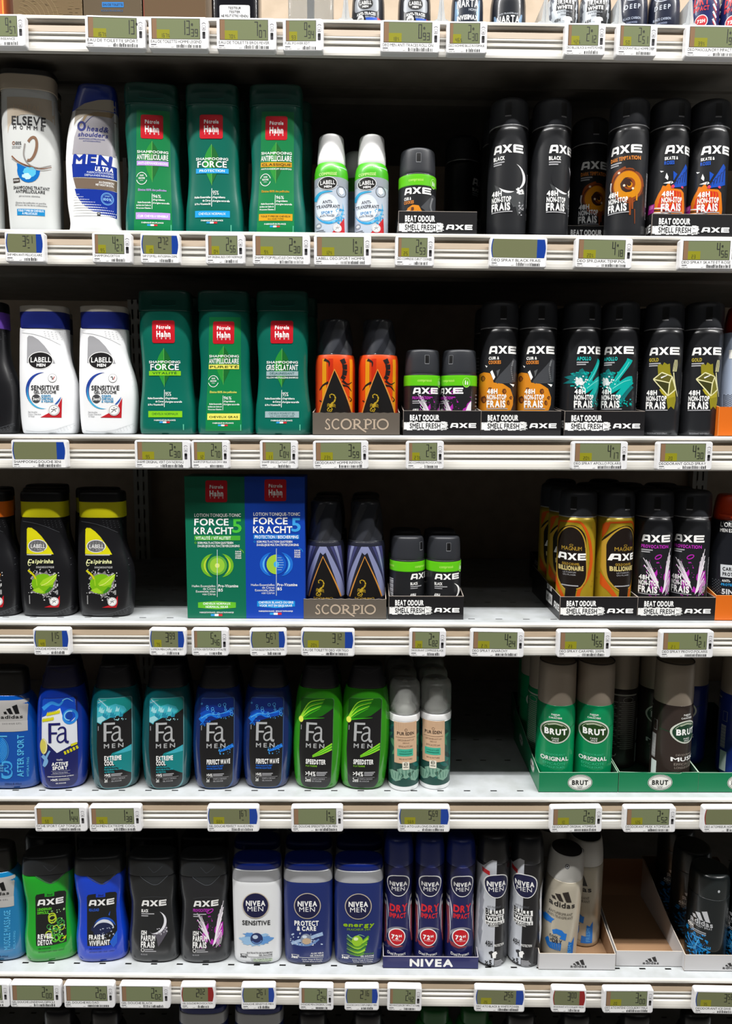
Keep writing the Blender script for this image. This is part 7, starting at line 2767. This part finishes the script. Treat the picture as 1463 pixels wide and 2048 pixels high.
def deco_adi(d, w, h):
    x = w * .02
    d.stripes(x - 8.5, x + 8.5, h * .66, h * .32, M(30, 26, 26), 2)
    d.t('adidas', x - 11, x + 11, h * .33, h * .16, M(30, 26, 26), 2, 'b')


GAT = 'white cardboard trays with three slanted stripes'
tray('white striped tray holding the silver spray cans', 'F', 1077, 1224, 1930, 150, 24, 62, TWH, KRAFT, M(190, 180, 166, .7), deco_adi, group=GAT)
tray('white striped tray standing empty', 'F', 1231, 1365, 1925, 150, 23, 62, TWH, KRAFT, M(190, 180, 166, .7), deco_adi, y0=.02, fit=False, group=GAT)
tray('white striped tray holding black spray cans at the right edge', 'F', 1368, 1546, 1932, 160, 24, 62, TWH, KRAFT, M(190, 180, 166, .7), deco_adi, group=GAT)

ORG = M(214, 104, 18, .45, 0, .2)


def deco_orange(d, w, h):
    d.t("L'ORÉAL", -w * .25, w * .3, h * .72, h * .5, WH, 2, 'r')
    d.t('men expert', -w * .25, w * .3, h * .38, h * .22, WH, 2, 'r')


GOT = 'orange cardboard trays cut by the right edge'
tray('orange tray under the red orange capped can', 'D', 1430, 1587, 1215, 110, 33, 62, ORG, M(190, 110, 50, .7), M(230, 170, 110, .7), deco_orange, group=GOT)
tray('orange tray under the pale blue can', 'C', 1436.5, 1594, 845, 106, 36, 62, ORG, M(190, 110, 50, .7), M(230, 170, 110, .7), deco_orange, group=GOT)

# ================================================================ TOP SHELF
GA = .016


def perfume_box(px0, px1, H, col, edge, deco, label):
    P = Proto('perfume_box', 20)
    w = (W(px1, 25, GA)[0] - W(px0, 25, GA)[0]) * 500 - .4
    boxes('carton_body', [(-w, w, -20, 20, .2, H)], col, P.root, .5)
    d = Dec(mm, flat(-20), 999, 999, .08)
    deco(d, w)
    d.build('front_print', P.root)
    f = Dec(mm, lambda u, v, off: (u, v, H + off), 999, 999, .08)
    f.rect(-w + .8, -19, w - .8, -18.4, edge, 0)
    f.build('tuck_flap', P.root)
    x = (W(px0, 25, GA)[0] + W(px1, 25, GA)[0]) / 2
    P.put((x, GA + .02, zs('A', x)), label, 'perfume box', 'perfume boxes on the top shelf')


GT2 = M(214, 200, 170, .4)


def deco_gold(d, w):
    d.t('EAU DE TOILETTE', -14, 26, 29, 26.4, GT2, 2, 'r')
    rd = random.Random(2)
    for i in range(60):
        x, y = rd.uniform(-w + 1, w - 8), rd.uniform(1, 24)
        d.rect(x, y, x + rd.uniform(1, 6), y + .4, rd.choice([M(136, 116, 78, .4, .2), M(90, 72, 46, .4, .2)]), 1)
    for i in range(9):
        d.ring(-w + 4, 4, 8 + i * 5, 6 + i * 4, .5, M(140, 120, 84, .4, .2), 1, 0, 80, 12)


def deco_sport(d, w):
    d.t('SPORT', -12, 13, 36, 27.2, M(30, 140, 210), 2, 'b')
    d.rect(-12, 18, 13, 23.6, M(20, 110, 180), 2)
    d.t('EAU DE TOILETTE', -10.8, 11.8, 22, 19.6, M(10, 30, 60), 3, 'b')
    d.t('ROCKS FRAGRANCE', -13, 12, 15.4, 13.4, M(30, 90, 140), 2, 'r')


def deco_legend(d, w):
    d.rect(-12, 27.5, 14, 34, M(206, 60, 40), 2)
    d.t('EAU DE TOILETTE', -10.8, 12.8, 31.6, 29, M(40, 10, 10), 3, 'b')
    d.rect(-w, 0.4, -w + 1.2, 99, M(120, 50, 30), 1)


BX = M(112, 92, 62, .36, .2, .2)
perfume_box(-44, 9, 100, M(190, 84, 24, .4, 0, .2), ORG, lambda d, w: d.rect(w - 2, 1, w - .5, 95, M(240, 150, 50), 1), 'orange perfume box cut by the left edge of the top shelf')
perfume_box(26, 165, 118, BX, BK, deco_gold, 'gold brown perfume box with embossed texture')
perfume_box(166.5, 284, 112, M(92, 78, 58, .36, .2, .2), BK, deco_sport, 'brown perfume box with a small blue printed label')
perfume_box(286, 412, 112, M(98, 76, 52, .36, .2, .2), BK, deco_legend, 'brown perfume box with a red printed label')

P = Proto('tester_bottle', 18)
w = (W(522, 25, GA)[0] - W(425, 25, GA)[0]) * 500
b = Loft.sym([(0, w - 4, 14, 4), (5, w, 18, 4.5), (40, w, 18, 4.5), (70, w - 1, 17.5, 4.5), (78, w - 6, 13, 4)])
b.mesh('body', M(16, 16, 22, .2, 0, .5), P.root, rb=2, rt=3)
Loft.cyl([(77, 10), (82, 10.5), (104, 10.5)]).mesh('cap', M(22, 22, 24, .3, .3), P.root, rb=.4, rt=2, rows=6)
d = Dec(mm, b.proj, 4, 8)
d.rect(-17, 4, 18, 22.5, M(226, 226, 226, .55), 0, 1.6)
for i, (s_, a) in enumerate((('TESTEUR', 7.4), ('TESTER', 6.4), ('NE PEUT ÊTRE VENDU'.replace('Ê', 'E'), 15.6), ('NOT FOR SALE', 11))):
    d.t(s_, -a + .5, a + .5, 20.6 - i * 4.2, 18 - i * 4.2, INK, 2, 'b')
d.build('tester_sticker', P.root)
x = W(473.5, 25, GA + .018)[0]
P.put((x, GA + .018, zs('A', x)), 'black tester bottle with a white sticker', 'perfume bottle')

P = Proto('perfume_bottle', 15)
w = (W(668, 25, GA)[0] - W(576, 25, GA)[0]) * 500
GLASS = M(206, 208, 206, .12, 0, 0, .75)
b = Loft.sym([(0, w - 2, 13, 5), (4, w, 15, 5), (62, w, 15, 5), (72, w - 3, 13, 5)])
b.mesh('flask', GLASS, P.root, rb=1.5, rt=2)
boxes('inner_stand', [(-w * .78, w * .78, -6, 6, 3.5, 10), (-4, 4, -6, 6, 10, 60)], M(74, 76, 84, .3, .2), P.root, 1)
Loft.cyl([(71, 9), (95, 9)]).mesh('cap', CHROME, P.root, rb=.4, rt=1.5, rows=4)
x = W(622, 25, GA + .015)[0]
P.put((x, GA + .015, zs('A', x)), 'clear glass perfume bottle with a grey stand inside', 'perfume bottle')


def roll_on(r, body, capc, wide, deco, H=96):
    P = Proto('roll_on_deodorant', r)
    P.round = True
    lf = Loft.cyl([(0, r - 2.5), (2, r - .8), (8, r), (34, r - .4), (50, r - 3), (60, r - 4.5)])
    lf.ref = r
    lf.mesh('body', body, P.root, rb=1.5, rt=.4, rows=14)
    Loft.cyl([(59, r - 3), (64, r - 2.4), (80, r - 3), (H - 4, r - 6), (H, r - 10)]).mesh('cap', capc, P.root, rb=.4, rt=2, rows=8)
    d = wrapdec(lf, mm, .12, 2, 5)
    deco(d)
    d.build('printed_label', P.root)
    return P


def deco_lab(d):
    d.rect(-15, 19, 16, 34, M(150, 154, 160, .36, .2), 0, 4)
    d.ell(0, 27, 9, 6.5, M(20, 20, 22), 2, 24)
    d.t('LABELL', -7, 7, 29.6, 25.8, WH, 3, 'b')
    d.t('MEN', -3.4, 3.4, 24.6, 22.4, WH, 3, 'x')
    d.t('ANTI-TRACES', -11, 12, 17.6, 14.4, WH, 2, 'x')
    d.t('BLEU & CITRON', 0, 11, 13.4, 11.6, M(190, 200, 220), 2)
    d.ell(-6, 10.5, 4.2, 4.2, WH, 2, 18)
    d.t('48h', -8.8, -3.2, 11.8, 9.2, INK, 3, 'x')
    d.poly([(0, 11), (16, 13), (14, 8), (2, 7)], M(20, 80, 190), 2)
    d.poly([(14, 13), (20, 12), (19, 5), (15, 7)], RED, 2)


P = roll_on(19.5, M(24, 26, 34, .3, 0, .3), M(34, 36, 44, .4), 0, deco_lab)
GR = 'roll-on deodorants on the top shelf'
RO_ = 'roll-on deodorant'
P.on('A', 736, 25, GA, 'dark roll-on with silver oval label, left one, beside the clear divider', RO_, GR, -10)
P.on('A', 828, 25, GA, 'dark roll-on with silver oval label, right one', RO_, GR, 4)


def deco_narta(d):
    d.poly([(-16, 6), (-13, 6), (-10, 20), (-14, 34), (-16, 34)], M(130, 160, 190, .3, .3), 1)
    d.poly([(16, 6), (13, 6), (11, 20), (15, 34), (17, 34)], M(130, 160, 190, .3, .3), 1)
    d.t('ANTI-TRANSPIRANT', -11, 12, 36, 34, M(200, 206, 214), 2, 'r')
    d.t('NARTA', -12.5, 13.5, 33, 24.8, WH, 2, 'b')
    d.t('HOMME', 2, 13.5, 23, 20.4, M(200, 206, 214), 2, 'r')
    d.t('INVISIMAX', -12, 13, 16.4, 11.2, WH, 2, 'x')
    d.t('48H', 1, 8, 6.4, 3.8, WH, 2, 'x')
    d.rect(-8, 5.6, -1, 6.4, GREYTX, 2)


P = roll_on(19, M(30, 38, 52, .3, 0, .3), M(30, 32, 38, .4), 0, deco_narta)
P.on('A', 933.5, 25, GA, 'slate roll-on with big white lettering, beside the silver oval labelled ones', RO_, GR)
def deco_narta2(d):
    k = d.m
    d.m = lambda x, y: (x * 1.05, y - 15)
    deco_narta(d) if False else None
    d.t('ANTI-TRANSPIRANT', -11, 12, 34.4, 32.6, M(200, 206, 214), 2, 'r')
    d.t('NARTA', -12.5, 13.5, 31.4, 23.6, WH, 2, 'b')
    d.t('HOMME', 2, 13.5, 21.6, 19, M(200, 206, 214), 2, 'r')
    d.poly([(-16, 16), (-13, 16), (-11, 26), (-15, 34), (-17, 34)], M(130, 160, 190, .3, .3), 1)
    d.poly([(16, 16), (13, 16), (12, 26), (16, 34), (18, 34)], M(130, 160, 190, .3, .3), 1)
    d.m = k


P = roll_on(21, M(20, 24, 32, .3, 0, .3), M(24, 26, 30, .4), 0, deco_narta2, 90)
P.on('A', 1015, 25, GA, 'wide black roll-on with its lettering low down', RO_, GR)


def deco_bw(d):
    d.rect(-50, 2, 2, 40, M(200, 206, 212, .32, .2), 0)
    for k in range(3):
        d.stroke([(13 + k * 2, 34 - k * 9), (18, 40 - k * 9), (15, 26 - k * 9)], 3, M(200, 204, 210, .3, .3), 1, 1)
        d.stroke([(-13 - k * 2, 34 - k * 9), (-18, 40 - k * 9), (-15, 26 - k * 9)], 3, M(120, 124, 134, .3, .3), 1, 1)
    d.t('BLACK&', -9, 10, 35, 29.6, INK, 3, 'x')
    d.rect(-9.6, 29.8, 11, 35.6, WH, 2)
    d.rect(-9.6, 23.6, 11, 29.2, INK, 2)
    d.t('WHITE', -8, 9.6, 28.4, 24.4, WH, 3, 'x')
    d.t('INVISIBLE', -8, 9, 22.6, 20.4, M(120, 124, 130), 3)
    d.t('ORIGINAL', -4, 6, 19, 17.4, M(120, 124, 130), 3)
    d.t('48H', -11, -4, 14.8, 11.2, INK, 3, 'x')
    d.poly([(-1, 15), (2, 16), (6, 16), (9, 15), (10, 12), (7.4, 11.6), (7.4, 8), (.6, 8), (.6, 11.6), (-2, 12)], WH, 3)
    d.t('5', -1, 4, 6.4, 2.6, INK, 3, 'x')


P = roll_on(18.5, M(30, 32, 36, .32, 0, .3), M(26, 28, 34, .4), 0, deco_bw)
P.on('A', 1127, 25, GA, 'half white half black roll-on, left of the pair, behind the clear divider', RO_, GR, 6)
P.on('A', 1186, 25, GA, 'half white half black roll-on, right of the pair', RO_, GR)


def deco_deep(d):
    d.ring(0, 46, 12, 11, 1, M(180, 186, 200), 2, 180, 360)
    d.t('DEEP', -9, 9, 31, 26, M(190, 196, 206), 2, 'b', track=.4)
    d.t('BLACK CARBON', -10, 10, 17, 14.4, M(170, 180, 200), 2)
    d.t('DARKWOOD', -6, 6, 12, 10, M(150, 160, 190), 2)


P = roll_on(18.5, M(26, 32, 52, .3, 0, .3), M(22, 26, 46, .4), 0, deco_deep)
P.on('A', 1263, 25, GA, 'dark navy roll-on with grey lettering, left of the pair', RO_, GR, 4)
P.on('A', 1324, 25, GA, 'dark navy roll-on with grey lettering, right of the pair', RO_, GR, -4)


def deco_dry(d):
    for k in range(5):
        d.stroke([(14, 40 - k * 8), (19, 34 - k * 8)], 2.6, WH, 1, 2)
        d.stroke([(14, 37 - k * 8), (19, 31 - k * 8)], 1.2, RED, 2, 1)
        d.stroke([(-14, 40 - k * 8), (-19, 34 - k * 8)], 2.6, WH, 1, 2)
        d.stroke([(-14, 37 - k * 8), (-19, 31 - k * 8)], 1.2, RED, 2, 1)
    d.t('DRY', -8, 9, 42, 32, M(200, 40, 50), 3, 'x')
    d.t('IMPACT', -8, 9, 30.4, 25.6, M(200, 40, 50), 3, 'x')
    d.ell(1, 14, 7.2, 7.2, WH, 2, 24)
    d.ell(1, 14, 6.4, 6.4, M(196, 30, 44), 3, 24)
    d.t('72H', -3.2, 5.2, 16, 12.4, WH, 4, 'x')


P = roll_on(18, M(26, 34, 88, .3, 0, .3), M(22, 28, 70, .4), 0, deco_dry)
P.on('A', 1405, 25, GA, 'navy roll-on with red lettering, left of the two', RO_, GR, -8)
P.on('A', 1467, 25, GA, 'navy roll-on with red lettering, cut by the right edge', RO_, GR, -10)

CLEAR = M(226, 230, 232, .18, 0, 0, .55)
pd = thing('shelf_divider')
vs = [(-9, 0), (9, 0), (8, 3), (4.6, 4.5), (3.4, 12), (2.6, 20), (2, 22), (1.2, 30), (0, 34), (-1.2, 30), (-2, 22), (-2.6, 20), (-3.4, 12), (-4.6, 4.5), (-8, 3)]
slab('front_stop', vs, 'y', 0, 2.4, CLEAR, CLEAR, CLEAR, pd, -1)
d = Dec(mm, flat(0), 999, 999, .05)
d.ring(0, 20, 2.4, 10, .4, M(170, 174, 178), 0)
d.rect(-.5, 5, .5, 18, M(160, 164, 168), 0)
d.build('moulded_rib', pd)
boxes('blade', [(-.5, .5, 2.4, 220, 0, 30)], CLEAR, pd)
boxes('foot', [(-8, 8, 2.4, 12, 0, 1.2)], CLEAR, pd)
for i, (px, lb) in enumerate(((691, 'clear plastic divider beside the glass perfume bottle'), (882, 'clear plastic divider between silver oval and slate roll-ons'), (1090, 'clear plastic divider left of the half white roll-ons'), (1236, 'clear plastic divider left of the grey lettered navy roll-ons'), (1379, 'clear plastic divider left of the red lettered navy roll-ons'))):
    o = pd if i == 0 else copy_tree(pd)
    x = W(px, 35, .004)[0]
    o.location = (x, .0035, zs('A', x) + .0002)
    tag(o, lb, 'shelf divider', 'clear dividers on the top shelf')

# ================================================================ LOWEST SHELF
GW2 = 'bottle tops on the lowest shelf'
PNB.on('G', 408, 2030, G, 'navy bottle with silver band, left of the two at the bottom edge', GEL, GW2)
PNB.on('G', 519, 2030, G, 'navy bottle with silver band, right of the two at the bottom edge', GEL, GW2)
PB = Proto('shampoo_bottle', 18)
bb = Loft.sym([(0, 27, 15, 2.6), (6, 29, 18, 2.6), (60, 29, 18, 2.6), (100, 27, 17, 2.6), (112, 22, 15, 2.6)])
bb.mesh('body', M(18, 20, 26, .3, 0, .3), PB.root, rb=3, rt=1)
Loft.sym([(111, 20, 15, 2.4), (128, 20, 15, 2.4), (138, 16, 12, 2.4)]).mesh('cap', M(26, 26, 30, .35, 0, .2), PB.root, rb=.4, rt=5, rows=6)
for px, lb in ((120, 'black bottle top, first from left at the bottom edge'), (213, 'black bottle top, second from left at the bottom edge'), (625, 'black bottle top right of the silver banded ones at the bottom edge'), (735, 'black bottle top left of the green ones at the bottom edge'),
               (1040, 'black bottle top right of the green ones at the bottom edge'), (1150, 'black bottle top, third from right at the bottom edge'), (1270, 'black bottle top, second from right at the bottom edge'), (1390, 'black bottle top, rightmost at the bottom edge')):
    PB.on('G', px, 2035, G, lb, 'shampoo bottle', GW2)
PG = Proto('shampoo_bottle', 18)
bb.mesh('body', M(20, 110, 40, .3, 0, .3), PG.root, rb=3, rt=1)
Loft.sym([(111, 20, 15, 2.4), (128, 20, 15, 2.4), (137, 16, 12, 2.4)]).mesh('cap', M(24, 96, 40, .35, 0, .2), PG.root, rb=.4, rt=5, rows=6)
PG.on('G', 868, 2040, G + .01, 'dark green bottle top, left of the two at the bottom edge', 'shampoo bottle', GW2)
PG.on('G', 948, 2040, G + .01, 'dark green bottle top, right of the two at the bottom edge', 'shampoo bottle', GW2)

relax()
